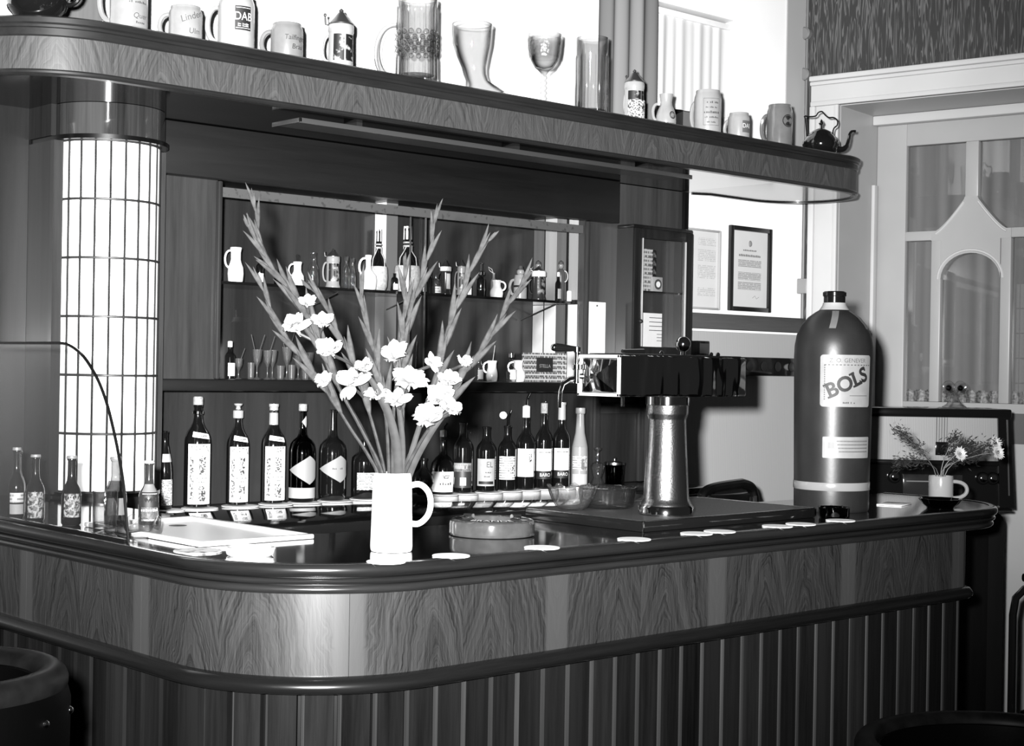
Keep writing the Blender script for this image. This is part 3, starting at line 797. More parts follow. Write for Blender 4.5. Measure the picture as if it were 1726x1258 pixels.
# ------------------------------------------------------------------ display cabinet with sliding glass
cab = thing('display_cabinet', 'wall cabinet with sliding glass front holding miniatures and liqueur glasses', 'cabinet', (3.16, 3.88, 1.42))
ox, oy, oz = 3.16, 3.88, 1.42
def bx(m, x0, x1, y0, y1, z0, z1, bev=0.0): return m.box(x0 - ox, x1 - ox, y0 - oy, y1 - oy, z0 - oz, z1 - oz, bev)
def cpart(n, mat, *a, bev=0.0, label=None): return part(n, bx(MB(), *a, bev=bev), mat, cab, label)
cpart('stile', W_FRAME, 2.203, 2.405, 3.88, 3.915, 1.457, 2.04)
cpart('stile', W_FRAME, 3.915, 4.430, 3.88, 3.915, 1.457, 2.179)
cpart('edge_strip', W_BLACK, 4.431, 4.455, 3.868, 3.92, 1.42, 2.179, bev=0.003)
cpart('valance', W_VAL, 2.203, 4.045, 3.838, 3.879, 2.030, 2.179, bev=0.003)
cpart('frame_strip', W_FRAME, 2.398, 2.412, 3.862, 3.8795, 1.457, 2.029, bev=0.004)
cpart('frame_strip', W_FRAME, 3.908, 3.922, 3.862, 3.8795, 1.457, 2.029, bev=0.004)
cpart('track', blotch('marbled strip', 0.035, 0.06, scale=60, thr=0.62, soft=0.03), 2.413, 3.907, 3.884, 3.897, 1.986, 2.014, label='mottled pale top track')
cpart('sill', W_VAL, 2.203, 4.43, 3.845, 4.16, 1.423, 1.4565, bev=0.004)
cpart('back', wood('showcase back', 0.022, 0.052, (24, 24, 1.5), rough=0.2, coat=0.4), 2.39, 3.93, 4.151, 4.17, 1.457, 2.10)
cpart('side', W_FRAME, 2.38, 2.395, 3.917, 4.15, 1.457, 2.10)
cpart('side', W_PANEL, 3.925, 3.94, 3.917, 4.15, 1.457, 2.10)
cpart('ceiling_board', W_VAL, 2.38, 3.94, 3.917, 4.17, 2.05, 2.06)
REFL_PALE = wood('pale reflection', 0.30, 0.42, (40, 40, 1.5), rough=0.6, coat=0, rnd=0.1); REFL_WHITE = plain('white reflection', 0.72, rough=0.6, var=0.05)  # strips added on the side panel to paint in the showcase reflection
REFL_GREY = wood('grey reflection', 0.09, 0.16, (40, 40, 1.5), rough=0.6, coat=0)
for (y0, y1, a, b) in ((4.10, 4.149, REFL_GREY, REFL_WHITE), (4.03, 4.088, REFL_PALE, REFL_WHITE), (3.985, 4.028, REFL_GREY, REFL_GREY), (3.92, 3.966, REFL_PALE, REFL_WHITE)):
    cpart('reflection_strip', a, 3.9185, 3.9245, y0, y1, 1.752, 2.049)
    cpart('reflection_strip', b, 3.9185, 3.9245, y0, y1, 1.458, 1.735)
cpart('shelf', plain('dark shelf', 0.006, rough=0.15, coat=0.4), 2.396, 3.9235 - 0.006, 3.932, 4.150, 1.7365, 1.7455)
m = MB()
for x in (2.9, 3.2, 3.85):
    m.tube([(x - ox, 4.14 - oy, 1.68 - oz), (x - ox, 3.96 - oy, 1.734 - oz)], 0.0025, 6)
part('shelf_bracket', m, plain('bracket metal', 0.02, rough=0.4), cab)
cpart('centre_post', plain('pale post', 0.12, rough=0.4), 3.190, 3.242, 4.10, 4.1505, 1.757 - 0.01, 2.049, label='pale upright post at the back')
cpart('centre_post', plain('pale post', 0.12, rough=0.4), 3.190, 3.242, 4.10, 4.1505, 1.457, 1.736)
cpart('post_edge', PAPER, 3.184, 3.1895, 4.095, 4.15, 1.747, 2.049)
cpart('glass_door', PANE, 2.414, 3.190, 3.886, 3.890, 1.458, 1.985)
cpart('glass_door', PANE, 3.135, 3.906, 3.898, 3.902, 1.458, 1.985)
GE = plain('glass edge', 0.07, rough=0.3)
part('glass_edge', bx(MB(), 3.1885, 3.190, 3.885, 3.891, 1.458, 1.985), GE, cab); part('glass_edge', bx(MB(), 3.135, 3.1365, 3.897, 3.903, 1.458, 1.985), GE, cab)
# panelled back of the bottle niche and the back counter
nb = thing('back_counter', 'low back counter with black glossy top and dark panelled splashback', 'counter', (3.2, 3.7, 0))
ox, oy, oz = 3.2, 3.7, 0.0
def npart(n, mat, *a, bev=0.0): return part(n, bx(MB(), *a, bev=bev), mat, nb)
npart('splashback', W_PANEL, 2.2, 4.45, 4.03, 4.05, 1.081, 1.4225)
npart('splashback_side', W_FRAME, 4.44, 4.465, 3.905, 4.029, 0.0, 1.4225)
for x in (4.12, 4.36): npart('upright', W_FRAME, x, x + 0.03, 4.015, 4.0295, 1.081, 1.4225, bev=0.003)
npart('cross_rail', W_FRAME, 4.152, 4.358, 4.017, 4.0295, 1.34, 1.38, bev=0.003)
npart('top', TOPBLACK, 2.0, 3.92, 3.375, 4.0295, 1.052, 1.0802, bev=0.006)
npart('top', TOPBLACK, 3.9205, 4.438, 3.70, 4.0295, 1.052, 1.0802, bev=0.006)
npart('carcass', W_FRAME, 2.02, 3.90, 3.42, 4.028, 0.0, 1.0515)
npart('carcass', W_FRAME, 3.9205, 4.436, 3.72, 4.028, 0.0, 1.0515)
for i in range(4):
    x = 2.04 + i * 0.465
    p = npart('door', W_FRAME, x, x + 0.445, 3.402, 3.419, 0.12, 1.0, bev=0.004)
    part('knob', MB().sphere((x + 0.40 - ox, 3.392 - oy, 0.8), 0.012, 10, 8), CHROME, p)

# ------------------------------------------------------------------ makers of small wares
def prof_scale(pr, R, H): return [(r * R, z * H) for r, z in pr]
def body(name, pr, mat, parent, seg=28, label=None, rmod=None, ang=40):
    return part(name, MB().lathe(pr, seg, rmod=rmod), mat, parent, label, ang=ang)
MUGP = [(0, 0), (0.93, 0), (0.98, 0.02), (1.0, 0.06), (1.0, 0.80), (0.97, 0.87), (0.90, 0.925), (0.885, 0.95), (0.885, 0.985), (0.87, 1.0), (0.82, 1.0), (0.80, 0.97), (0.82, 0.85), (0.86, 0.8), (0.86, 0.08), (0, 0.06)]
def stone_mug(label, x, y, z, R, H, mat=None, hd=L_, hout=None, pr=MUGP, ht=0.0, name='beer_mug', group=None):
    t = thing(name, label, 'mug', (x, y, z), 0, group)
    P = prof_scale(pr, R, H)
    body('body', P, mat or STONE, t)
    part('base_ring', MB().lathe([(R * 0.99, H * 0.055), (R * 1.02, H * 0.065), (R * 1.02, H * 0.085), (R * 0.99, H * 0.095)], 28), mat or STONE, t)
    hm = MB(); handle(hm, R, hd, H * 0.2, H * 0.80, hout or R * 0.62, max(0.0055, R * 0.15), flat=1.3)
    part('handle', hm, mat or STONE, t)
    return t
def lettering(t, items, R, mat=INK, name='lettering'):
    m = MB()
    for it in items: wrap_text(m, it[0], it[1], R, it[2], it[3], *(it[4:]))
    return part(name, m, mat, t, smooth=False)

BOT = {
 'vermouth': [(0, 0.004), (0.8, 0), (1, 0.012), (1, 0.57), (0.985, 0.605), (0.92, 0.645), (0.78, 0.685), (0.56, 0.725), (0.41, 0.765), (0.345, 0.81), (0.32, 0.90), (0.34, 0.905), (0.36, 0.91), (0.36, 0.935), (0.30, 0.94), (0, 0.94)],
 'squat':    [(0, 0.004), (0.85, 0), (0.97, 0.02), (1, 0.08), (1, 0.49), (0.975, 0.545), (0.89, 0.595), (0.70, 0.635), (0.42, 0.665), (0.30, 0.70), (0.27, 0.76), (0.25, 0.94), (0.29, 0.945), (0.29, 0.965), (0.24, 0.97), (0, 0.97)],
 'wine':     [(0, 0.004), (0.85, 0), (1, 0.015), (1, 0.585), (0.975, 0.62), (0.88, 0.66), (0.68, 0.70), (0.48, 0.735), (0.40, 0.775), (0.385, 0.82), (0.38, 0.90), (0.43, 0.905), (0.43, 0.93), (0.36, 0.935), (0, 0.935)],
 'hock':     [(0, 0.004), (0.9, 0), (1, 0.015), (1, 0.45), (0.92, 0.55), (0.66, 0.70), (0.42, 0.84), (0.40, 0.94), (0.46, 0.95), (0.46, 0.975), (0.38, 0.98), (0, 0.98)],
 'dimple':   [(0, 0.006), (0.85, 0), (0.92, 0.03), (1, 0.25), (0.98, 0.36), (0.88, 0.44), (0.60, 0.51), (0.33, 0.55), (0.25, 0.60), (0.24, 0.74), (0.30, 0.75), (0.30, 0.80), (0.2, 0.81), (0, 0.81)],
 'soda':     [(0, 0.004), (0.85, 0), (1, 0.03), (1, 0.42), (0.96, 0.48), (0.83, 0.54), (0.62, 0.595), (0.47, 0.65), (0.41, 0.74), (0.40, 0.94), (0.48, 0.95), (0.48, 0.985), (0.40, 1.0), (0, 1.0)],
 'clear':    [(0, 0.004), (0.85, 0), (1, 0.015), (1, 0.40), (0.95, 0.50), (0.75, 0.60), (0.58, 0.68), (0.50, 0.80), (0.46, 0.92), (0.56, 0.925), (0.56, 0.965), (0.44, 0.97), (0, 0.97)],
 'jar':      [(0, 0.004), (0.9, 0), (1, 0.03), (1, 0.62), (0.95, 0.70), (0.70, 0.76), (0.42, 0.80), (0.38, 0.95), (0.44, 0.955), (0.44, 1.0), (0, 1.0)],
}
def bottle(kind, label, x, y, z, R, H, mat=None, name='bottle', cat='bottle', group=None, seg=24):
    t = thing(name, label, cat, (x, y, z), 0, group)
    P = prof_scale(BOT[kind], R, H)
    body('body', P, mat or DGLASS, t, seg)
    return t, rad_at(P)
def paper(t, R, a0, a1, z0, z1, mat, name='label', rows=4, label=None, lift=0.0004):
    return part(name, patch(MB(), R, a0, a1, z0, z1, 12, rows, lift), mat, t, label, smooth=True)
def stopper(t, H, z0, R, kind='cork', mat=None):
    if kind == 'cap':
        part('cap', MB().lathe([(R, z0), (R * 1.08, z0 + 0.002), (R * 1.08, H - 0.002), (R * 0.9, H), (0, H)], 18), mat or FOIL, t)
    elif kind == 'sleeve':
        part('neck_foil', MB().lathe([(R * 1.12, z0), (R * 1.05, H - 0.01), (R * 1.2, H - 0.008), (R * 1.2, H), (0, H)], 18), mat or FOIL, t)
    elif kind == 'pourer':
        m = MB().lathe([(R * 1.05, z0), (R * 1.05, z0 + (H - z0) * 0.45), (R * 0.5, z0 + (H - z0) * 0.5), (0, z0 + (H - z0) * 0.5)], 16)
        part('stopper', m, mat or PAPER, t)
        m = MB().tube([(0, 0, z0 + (H - z0) * 0.45), (0.001, -0.001, z0 + (H - z0) * 0.75), (0.008, -0.008, H)], [0.0045, 0.0035, 0.0025], 8)
        part('spout', m, CHROME, t)

# ------------------------------------------------------------------ things standing on the mug shelf
SZ, SY = 2.3151, 3.50
t = thing('copper_pot', 'round dark shiny copper pot at the curved end of the mug shelf', 'pot', (1.672, SY + 0.02, SZ))
body('body', prof_scale([(0, 0), (0.52, 0), (0.62, 0.04), (0.85, 0.20), (0.98, 0.42), (1.0, 0.55), (0.93, 0.75), (0.75, 0.90), (0.66, 0.95), (0.70, 1.0), (0.62, 1.0), (0.6, 0.94), (0, 0.9)], 0.079, 0.13), COPPER, t, 36)
m = MB(); handle(m, 0.075, R_, 0.04, 0.115, 0.035, 0.006); part('handle', m, COPPER, t)

t = stone_mug('tallest pale stoneware mug, second vessel on the shelf, top cut off by the picture', 1.905, SY, SZ, 0.0465, 0.175)
f = MB()
for i, (s_, zz) in enumerate(((10, 0.100), (8, 0.088), (10, 0.076))): scribble(f, s_, 0.010, 0.0465, 0.05, zz)
wrap_text(f, 'Quer', 0.019, 0.0465, 0.16, 0.042, 0.2); scribble(f, 5, 0.010, 0.0465, 0.16, 0.026); part('lettering', f, INKG, t, smooth=False)
t = stone_mug('short stoneware mug with slanted old lettering, third vessel on the shelf', 2.066, SY, SZ, 0.0425, 0.098)
lettering(t, [('Linden', 0.024, -0.12, 0.068, 0.1, 0.35), ('Ulm', 0.020, 0.05, 0.030, 0.1)], 0.0425, INKG)
t = stone_mug('big pale litre mug with black square badge reading DAB', 2.217, SY, SZ, 0.0480, 0.152, STONE2)
paper(t, 0.048, -0.63, 0.30, 0.055, 0.118, INK, 'badge', label='black badge')
f = MB(); wrap_text(f, 'DAB', 0.030, 0.048, -0.16, 0.090, 0, 0, 0.85, 0.0012)
for zz in (0.071, 0.066): scribble(f, 10, 0.006, 0.048, -0.16, zz, 0, 0, 1, 0.0012)
patch(f, 0.048, -0.58, 0.25, 0.1125, 0.1138, 8, 1, 0.001); patch(f, 0.048, -0.58, 0.25, 0.0595, 0.0608, 8, 1, 0.001); part('lettering', f, INKW, t, smooth=False)
t = stone_mug('short grey stoneware mug with two rows of black letter print, left of the lidded stein', 2.377, SY, SZ, 0.0435, 0.105, plain('mid stoneware', 0.15, rough=0.3, coat=0.2, var=0.08, vscale=40))
lettering(t, [('Tailfinger', 0.0195, 0.0, 0.062, 0.1, 0, 0.9), ('Bräu', 0.019, 0.12, 0.038, 0.1)], 0.0435, INK)

def stein(label, x, y, z, R, H, lidH, mat, pic, hd=L_, name='lidded_stein', small=False, panels=((-1.25, -0.35), (-0.22, 0.62)), group=None):
    t = thing(name, label, 'stein', (x, y, z), 0, group)
    P = prof_scale([(0, 0), (1.0, 0), (1.05, 0.02), (1.05, 0.06), (0.98, 0.10), (0.93, 0.16), (0.90, 0.80), (0.93, 0.84), (0.96, 0.86), (0.96, 0.97), (0.92, 1.0), (0.8, 1.0), (0.78, 0.9), (0, 0.88)], R, H)
    body('body', P, mat, t, 24)
    part('lid', MB().lathe(prof_scale([(1.0, 0), (1.0, 0.08), (0.85, 0.2), (0.6, 0.40), (0.33, 0.66), (0.16, 0.80), (0.20, 0.86), (0.12, 0.93), (0, 1.0)], R * 0.95, lidH), 20, (0, 0, H)), PEWTER, t)
    rr = rad_at(P)
    m = MB()
    for a0, a1 in panels: patch(m, rr, a0, a1, H * 0.22, H * 0.78, 8, 3, 0.0006)
    part('picture', m, pic, t, 'dark printed picture panel')
    m = MB(); handle(m, R * 0.9, hd, H * 0.22, H * 0.82, R * 0.55, R * 0.13); part('handle', m, mat, t)
    dx, dy = math.sin(hd), -math.cos(hd)
    m = MB().tube([(dx * R * 0.9, dy * R * 0.9, H * 1.01), (dx * R * 1.15, dy * R * 1.15, H * 1.02), (dx * R * 1.2, dy * R * 1.2, H * 1.0 + lidH * 0.55)], R * 0.07, 6)
    m.sphere((dx * R * 1.2, dy * R * 1.2, H + lidH * 0.6), R * 0.13, 8, 6)
    part('thumb_lever', m, PEWTER, t)
    return t
STEINW = plain('cream stein', 0.28, rough=0.2, coat=0.4)
t = stein('lidded stein with black picture panels beside the tall glass tankard', 2.556, SY, SZ, 0.0375, 0.130, 0.048, STEINW, PICTB)

t = thing('glass_tankard', 'tall moulded glass tankard with big handle and a band of round bosses', 'tankard', (2.826, SY, SZ))
Rg, Hg = 0.0585, 0.250
def flute(n, amp, z0=0, z1=9): return lambda a, z, r: 1 + amp * math.cos(a * n) * (1 if z0 < z < z1 else 0)
P = [(0, 0.012), (Rg * 0.9, 0.0), (Rg * 1.03, 0.004), (Rg * 1.03, 0.012), (Rg, 0.018), (Rg * 0.98, 0.08), (Rg * 0.98, 0.09), (Rg, 0.155), (Rg * 0.98, 0.16), (Rg * 0.98, 0.222), (Rg, 0.226), (Rg, Hg), (Rg * 0.93, Hg), (Rg * 0.9, 0.22), (Rg * 0.88, 0.03), (0, 0.024)]
body('body', P, RIBGL, t, 160, rmod=lambda a, z, r: 1 + (0.05 * math.cos(a * 20) if (0.016 < z < 0.085 or 0.158 < z < 0.224) and r > Rg * 0.95 else 0), ang=80)
m = MB()
for row in range(4):
    for i in range(16):
        a = 2 * PI * (i + 0.5 * (row % 2)) / 16
        m.sphere((Rg * 0.97 * math.cos(a), Rg * 0.97 * math.sin(a), 0.098 + row * 0.0165), 0.0082, 8, 6)
part('bosses', m, GREYGL, t, kind='stuff')
m = MB(); handle(m, Rg, L_, 0.018, 0.175, 0.060, [0.0095 - 0.003 * abs(i / 18 - 0.3) for i in range(19)], n=18); part('handle', m, glass('tankard handle glass', 0.80, 0.01, rough=0.05, base=0.05, epos=0.75), t)

# boot-shaped glass, toe to the right
t = thing('boot_glass', 'boot shaped drinking glass with its toe to the right', 'glass', (3.055, SY, SZ), R_ - PI / 2)
m = MB(); vs = []; fs = []
rings = [(0.002, 0.0, 0.030, 0.024), (0.006, 0.012, 0.046, 0.027), (0.016, 0.018, 0.052, 0.028), (0.030, 0.012, 0.044, 0.029), (0.045, 0.004, 0.035, 0.030), (0.066, -0.004, 0.035, 0.033), (0.085, -0.007, 0.037, 0.036), (0.12, -0.012, 0.048, 0.045), (0.155, -0.014, 0.057, 0.054), (0.19, -0.014, 0.060, 0.058), (0.213, -0.014, 0.061, 0.059)]
seg = 28
for (z, cx_, rx, ry) in rings + [(z, cx_, rx - 0.003, ry - 0.003) for z, cx_, rx, ry in rings[::-1]]:
    for i in range(seg):
        a = 2 * PI * i / seg; toe = 1 + (0.45 if z < 0.04 else 0.0) * max(0, math.cos(a)) ** 2 * (1 - z / 0.05)
        vs.append((cx_ + rx * math.cos(a) * toe, ry * math.sin(a), z))
n_ = 2 * len(rings)
for j in range(n_ - 1):
    for i in range(seg): fs.append((j * seg + i, j * seg + (i + 1) % seg, (j + 1) * seg + (i + 1) % seg, (j + 1) * seg + i))
fs.append(tuple(range(seg - 1, -1, -1)))
part('body', m.add(vs, fs), CGLASS, t, ang=60)
part('rim', MB().lathe([(0.0590, 0.213), (0.0605, 0.2145), (0.0590, 0.216), (0.0565, 0.2145)], 28, (-0.014, 0, 0), closed=True), CGLASS, t)

t = thing('wine_goblet', 'large etched glass goblet on a beaded stem', 'goblet', (3.336, SY, SZ))
P = [(0, 0.002), (0.045, 0.0), (0.046, 0.004), (0.012, 0.012), (0.008, 0.02)]
for i in range(5): P += [(0.011, 0.030 + i * 0.016), (0.0065, 0.038 + i * 0.016)]
P += [(0.016, 0.115), (0.028, 0.124), (0.042, 0.146), (0.050, 0.18), (0.054, 0.228), (0.0525, 0.229), (0.048, 0.18), (0.040, 0.148), (0.025, 0.128), (0, 0.122)]
body('bowl_and_stem', P, CGLASS, t, 32, ang=70)
part('etched_band', MB().lathe([(0.0475, 0.155), (0.0505, 0.175), (0.0532, 0.205), (0.0536, 0.215)], 32), glass('etched glass', 0.86, 0.35, rough=0.3, bump=0.4, bscale=110), t)
t = thing('ribbed_tumbler', 'tall ribbed straight glass in front of the grey drape', 'glass', (3.548, SY, SZ))
Rt, Ht = 0.0505, 0.250
P = [(0, 0.012), (Rt * 0.93, 0), (Rt, 0.005), (Rt, 0.188), (Rt * 1.01, 0.196), (Rt * 1.01, Ht), (Rt * 0.95, Ht), (Rt * 0.90, 0.19), (Rt * 0.86, 0.02), (0, 0.018)]
body('body', P, RIBGL, t, 140, rmod=lambda a, z, r: 1 + (0.065 * math.cos(a * 14) if 0.003 < z < 0.189 and r > Rt * 0.95 else 0), ang=80)

t = stein('small lidded stein with black top picture, just right of the ribbed glass', 3.748, SY, SZ, 0.0345, 0.135, 0.045, STEINW, PICTB, hd=R_ + 2.2, panels=((-1.5, -0.05), (0.0, 1.0)))
paper(t, 0.0345, -1.4, 0.9, 0.012, 0.075, PICT, 'relief', lift=0.0012)
t = thing('small_jug', 'small white round-bellied jug with a tiny round crest', 'jug', (3.906, SY, SZ))
P = prof_scale([(0, 0), (0.80, 0), (0.95, 0.05), (1, 0.2), (0.98, 0.38), (0.82, 0.55), (0.62, 0.66), (0.56, 0.78), (0.66, 0.95), (0.70, 1.0), (0.62, 1.0), (0.5, 0.8), (0.5, 0.7), (0, 0.6)], 0.034, 0.118)
body('body', P, STONE2, t); rj = rad_at(P)
m = MB(); handle(m, 0.03, L_, 0.03, 0.085, 0.016, 0.005); part('handle', m, STONE2, t)
m = MB()
for rr_, ww in ((0.0115, 0.0016), (0.008, 0.001)):
    pts = [cyl(rj(0.045 + rr_ * math.sin(2 * PI * i / 20)) + 0.0005, -0.1 + rr_ * math.cos(2 * PI * i / 20) / 0.034, 0.045 + rr_ * math.sin(2 * PI * i / 20)) for i in range(21)]
    m.tube(pts, ww, 4)
wrap_text(m, 'Q', 0.012, rj, -0.1, 0.045); wrap_text(m, 'Bitburger', 0.0105, rj, -0.45, 0.017); part('lettering', m, INK, t, smooth=False)
t = stone_mug('tall pale mug covered in rows of small print, right of the small jug', 4.120, SY, SZ, 0.0468, 0.158, STONE2, hd=R_ + 2.3)
f = MB()
for i, (s_, sz) in enumerate(((9, 0.011), (10, 0.009), (8, 0.014), (10, 0.010), (8, 0.009))): scribble(f, s_, sz, 0.0468, -0.52, 0.112 - i * 0.017)
part('lettering', f, INKG, t, smooth=False)
m = MB()
for z0, z1, a0, a1 in ((0.125, 0.1262, -1.18, 0.10), (0.033, 0.0342, -1.18, 0.10)): patch(m, 0.0468, a0, a1, z0, z1, 10, 1, 0.0006)
for a0 in (-1.18, 0.08): patch(m, 0.0468, a0, a0 + 0.02, 0.033, 0.1262, 1, 2, 0.0006)
part('print_border', m, INKG, t, smooth=False)
t = stone_mug('short white mug with a grey square badge, between the printed mug and the grey mug', 4.290, SY, SZ, 0.0385, 0.102, STONE2, hd=R_ + 2.4)
paper(t, 0.0385, -0.55, 0.40, 0.030, 0.072, plain('grey badge', 0.09, rough=0.5), 'badge', label='grey badge')
f = MB(); wrap_text(f, 'DAB', 0.022, 0.0385, -0.08, 0.053, 0, 0, 0.85, 0.001); part('lettering', f, INKW, t, smooth=False)
t = stone_mug('glossy grey stoneware mug with a dark round crest, left of the copper kettle', 4.522, SY, SZ, 0.0465, 0.160, STONED, hd=R_ + 2.5)
m = MB(); ps = [cyl(0.0470, -0.20, 0.098)]
for i in range(24): ps.append(cyl(0.0470, -0.20 + 0.50 * math.cos(2 * PI * i / 24), 0.098 + 0.023 * math.sin(2 * PI * i / 24)))
m.add(ps, [(0, 1 + i, 1 + (i + 1) % 24) for i in range(24)]); part('crest', m, INK, t, 'dark round crest', smooth=False)
f = MB(); scribble(f, 4, 0.015, 0.0470, -0.20, 0.098, 0, 0, 0.8, 0.001); m2 = [cyl(0.0478, -0.20 + 0.42 * math.cos(2 * PI * i / 20), 0.098 + 0.0195 * math.sin(2 * PI * i / 20)) for i in range(21)]
f.tube(m2, 0.0007, 4); part('lettering', f, STONED, t, smooth=False)

t = thing('copper_kettle', 'dark copper kettle with a wavy wire handle and curved spout', 'kettle', (4.800, SY + 0.02, SZ))
body('body', prof_scale([(0, 0), (0.5, 0), (0.62, 0.05), (0.88, 0.25), (1, 0.48), (0.97, 0.62), (0.80, 0.80), (0.62, 0.90), (0.60, 0.95), (0.45, 1.03), (0.25, 1.10), (0.12, 1.13), (0, 1.13)], 0.069, 0.098), COPPER, t, 36)
part('lid_knob', MB().lathe([(0.006, 0.108), (0.005, 0.122), (0.010, 0.13), (0.004, 0.142), (0, 0.146)], 14), CHROME, t)
dx, dy = math.sin(R_), -math.cos(R_)
sp_ = catmull([(dx * d, dy * d, z) for d, z in ((0.055, 0.035), (0.080, 0.034), (0.096, 0.045), (0.104, 0.070), (0.108, 0.092), (0.118, 0.102), (0.130, 0.102))], 4)
m = MB().tube(sp_, [0.013 - 0.008 * min(1, i / (len(sp_) * 0.8)) for i in range(len(sp_))], 10)
part('spout', m, COPPER, t)
hp = [(-0.052, 0.075), (-0.056, 0.11), (-0.060, 0.145), (-0.063, 0.156), (-0.045, 0.154), (-0.022, 0.157), (-0.012, 0.170), (0.002, 0.174), (0.014, 0.162), (0.028, 0.152), (0.046, 0.152), (0.060, 0.142), (0.060, 0.124), (0.048, 0.112), (0.044, 0.095), (0.046, 0.075)]
part('wire_handle', MB().tube(catmull([(dx * a, dy * a, z) for a, z in hp], 4), 0.0028, 7), COPPER, t)
m = MB()
for s_ in (-0.052, 0.046): m.sphere((dx * s_, dy * s_, 0.073), 0.007, 10, 8)
part('handle_lug', m, COPPER, t)

# ------------------------------------------------------------------ bottles along the back counter, each on a beer mat
BZ, BY = 1.0805, 3.94
MATZ = 0.0022
MATM = plain('white beer mat', 0.72, rough=0.7, var=0.06, vscale=50)
def beer_mat(x, y, z, label, R=0.049, group='white beer mats', name='beer_mat', rz=0.0, mat=None):
    o = part(name, MB().lathe([(0, 0), (R, 0), (R * 1.01, MATZ * 0.5), (R, MATZ), (0, MATZ)], 28), mat or MATM)
    o.location = (x, y, z); o.rotation_euler.z = rz; tag(o, label, 'beer mat', group)
    return o
LZ = BZ + MATZ + 0.0006
def verm(x, lab, H, R, body_text, capk, neck=True):
    t, rr = bottle('vermouth', lab, x, BY, LZ, R, H, name='vermouth_bottle')
    paper(t, R, -1.26, 0.68, H * 0.035, H * 0.575, PAPER)
    f = MB(); wrap_text(f, body_text, 0.030, R, -0.26, H * 0.528, 0, 0, 0.52, 0.0012)
    scribble(f, 8, 0.008, R, -0.16, H * 0.27, 0, 0, 1, 0.0012); scribble(f, 6, 0.007, R, -0.16, H * 0.235, 0, 0, 1, 0.0012)
    part('lettering', f, INKG, t, smooth=False)
    m = MB(); patch(m, R, -0.42, 0.14, H * 0.30, H * 0.47, 8, 4, 0.0008); patch(m, R, -0.44, 0.16, H * 0.06, H * 0.20, 8, 4, 0.0008); patch(m, R, -1.10, -0.78, H * 0.08, H * 0.46, 4, 6, 0.0008)
    part('printed_crest', m, PICT, t)
    m = MB(); diamond(m, rr(H * 0.70), 0.1, H * 0.70, 1.1, 0.011); 
    part('shoulder_label', patch(MB(), rr, -0.95, 0.55, H * 0.628, H * 0.675, 12, 6, 0.0012, shape=lambda a, z: (a, z - H * 0.016 * (a + 0.2))), PAPER, t)
    f = MB(); scribble(f, 5, 0.009, rad_at([(r + 0.0016, zz) for r, zz in prof_scale(BOT['vermouth'], R, H)]), -0.1, H * 0.648, 0, -0.2); part('shoulder_print', f, INKG, t, smooth=False)
    return t
t, rr = bottle('hock', 'slim dark wine bottle half hidden beside the lit column', 2.281, BY, LZ, 0.0225, 0.228, name='wine_bottle')
paper(t, 0.0225, -0.9, 1.1, 0.012, 0.085, PRINT1); paper(t, rr, -0.9, 1.1, 0.135, 0.158, PAPERG, 'neck_label')
t = verm(2.388, 'leftmost tall dark vermouth bottle with MART lettering and tall cork top', 0.322, 0.0385, 'MARTINI', 'cork')
part('stopper', MB().lathe([(0.0145, 0.298), (0.0145, 0.318), (0.012, 0.322), (0, 0.322)], 16), CORK, t)
part('neck_ring', MB().lathe([(0.0135, 0.27), (0.0165, 0.272), (0.0165, 0.279), (0.0135, 0.281)], 16), CHROME, t)
t = verm(2.525, 'second tall vermouth bottle with MART lettering and a glass-topped white stopper', 0.302, 0.0335, 'MARTINI', 'pour')
part('stopper', MB().lathe([(0.0145, 0.258), (0.0155, 0.260), (0.0155, 0.280), (0.008, 0.284), (0.006, 0.292), (0.012, 0.297), (0.013, 0.301), (0, 0.303)], 16), FOIL, t)
t = verm(2.651, 'third vermouth bottle with a pale foil neck and plain white label', 0.300, 0.0372, '     ART', 'foil')
stopper(t, 0.300, 0.235, 0.0125, 'sleeve')
t, rr = bottle('squat', 'clear-necked squat liqueur bottle with diamond label and pale base band', 2.757, BY, LZ, 0.0405, 0.298, glass('brown glass', 0.10, 0.01, rough=0.03), name='liqueur_bottle')
part('label', diamond(MB(), 0.0405, 0.0, 0.098, 1.70, 0.044), PRINT2, t); paper(t, 0.0405, -1.9, 0.9, 0.012, 0.044, PAPERG, 'base_band')
part('contents', MB().lathe(prof_scale([(0, 0.012), (0.92, 0.015), (0.94, 0.08), (0.94, 0.46), (0.88, 0.53), (0, 0.53)], 0.0405, 0.298), 24), plain('dark liqueur', 0.012, rough=0.2), t)
stopper(t, 0.300, 0.278, 0.0122, 'cap', CORK)
m = MB(); diamond(m, 0.0116, 0.3, 0.245, 1.1, 0.018); part('neck_tag', m, PAPERG, t)
t, rr = bottle('squat', 'dark squat liqueur bottle with a slanted diamond label, right of the clear-necked one', 2.871, BY, LZ, 0.0425, 0.290, name='liqueur_bottle')
part('label', diamond(MB(), 0.0425, 0.0, 0.098, 1.70, 0.042), PRINT2, t)
f = MB(); scribble(f, 7, 0.010, 0.0425, -0.2, 0.100, 0.2); part('lettering', f, INKG, t, smooth=False)
t, rr = bottle('jar', 'dark bottle with a square white label just left of the flower mug', 2.995, BY, LZ, 0.040, 0.185, name='liqueur_bottle')
paper(t, 0.040, -1.2, 0.4, 0.028, 0.082, PRINT1)
t = thing('round_bottle', 'small round dark bottle behind the flower mug handle', 'bottle', (3.24, BY, LZ))
body('body', [(0, 0.0), (0.018, 0), (0.030, 0.015), (0.036, 0.04), (0.030, 0.068), (0.014, 0.084), (0.010, 0.092), (0.010, 0.112), (0.013, 0.114), (0.013, 0.120), (0, 0.120)], plain('brown bottle', 0.012, rough=0.2, coat=0.4), t)
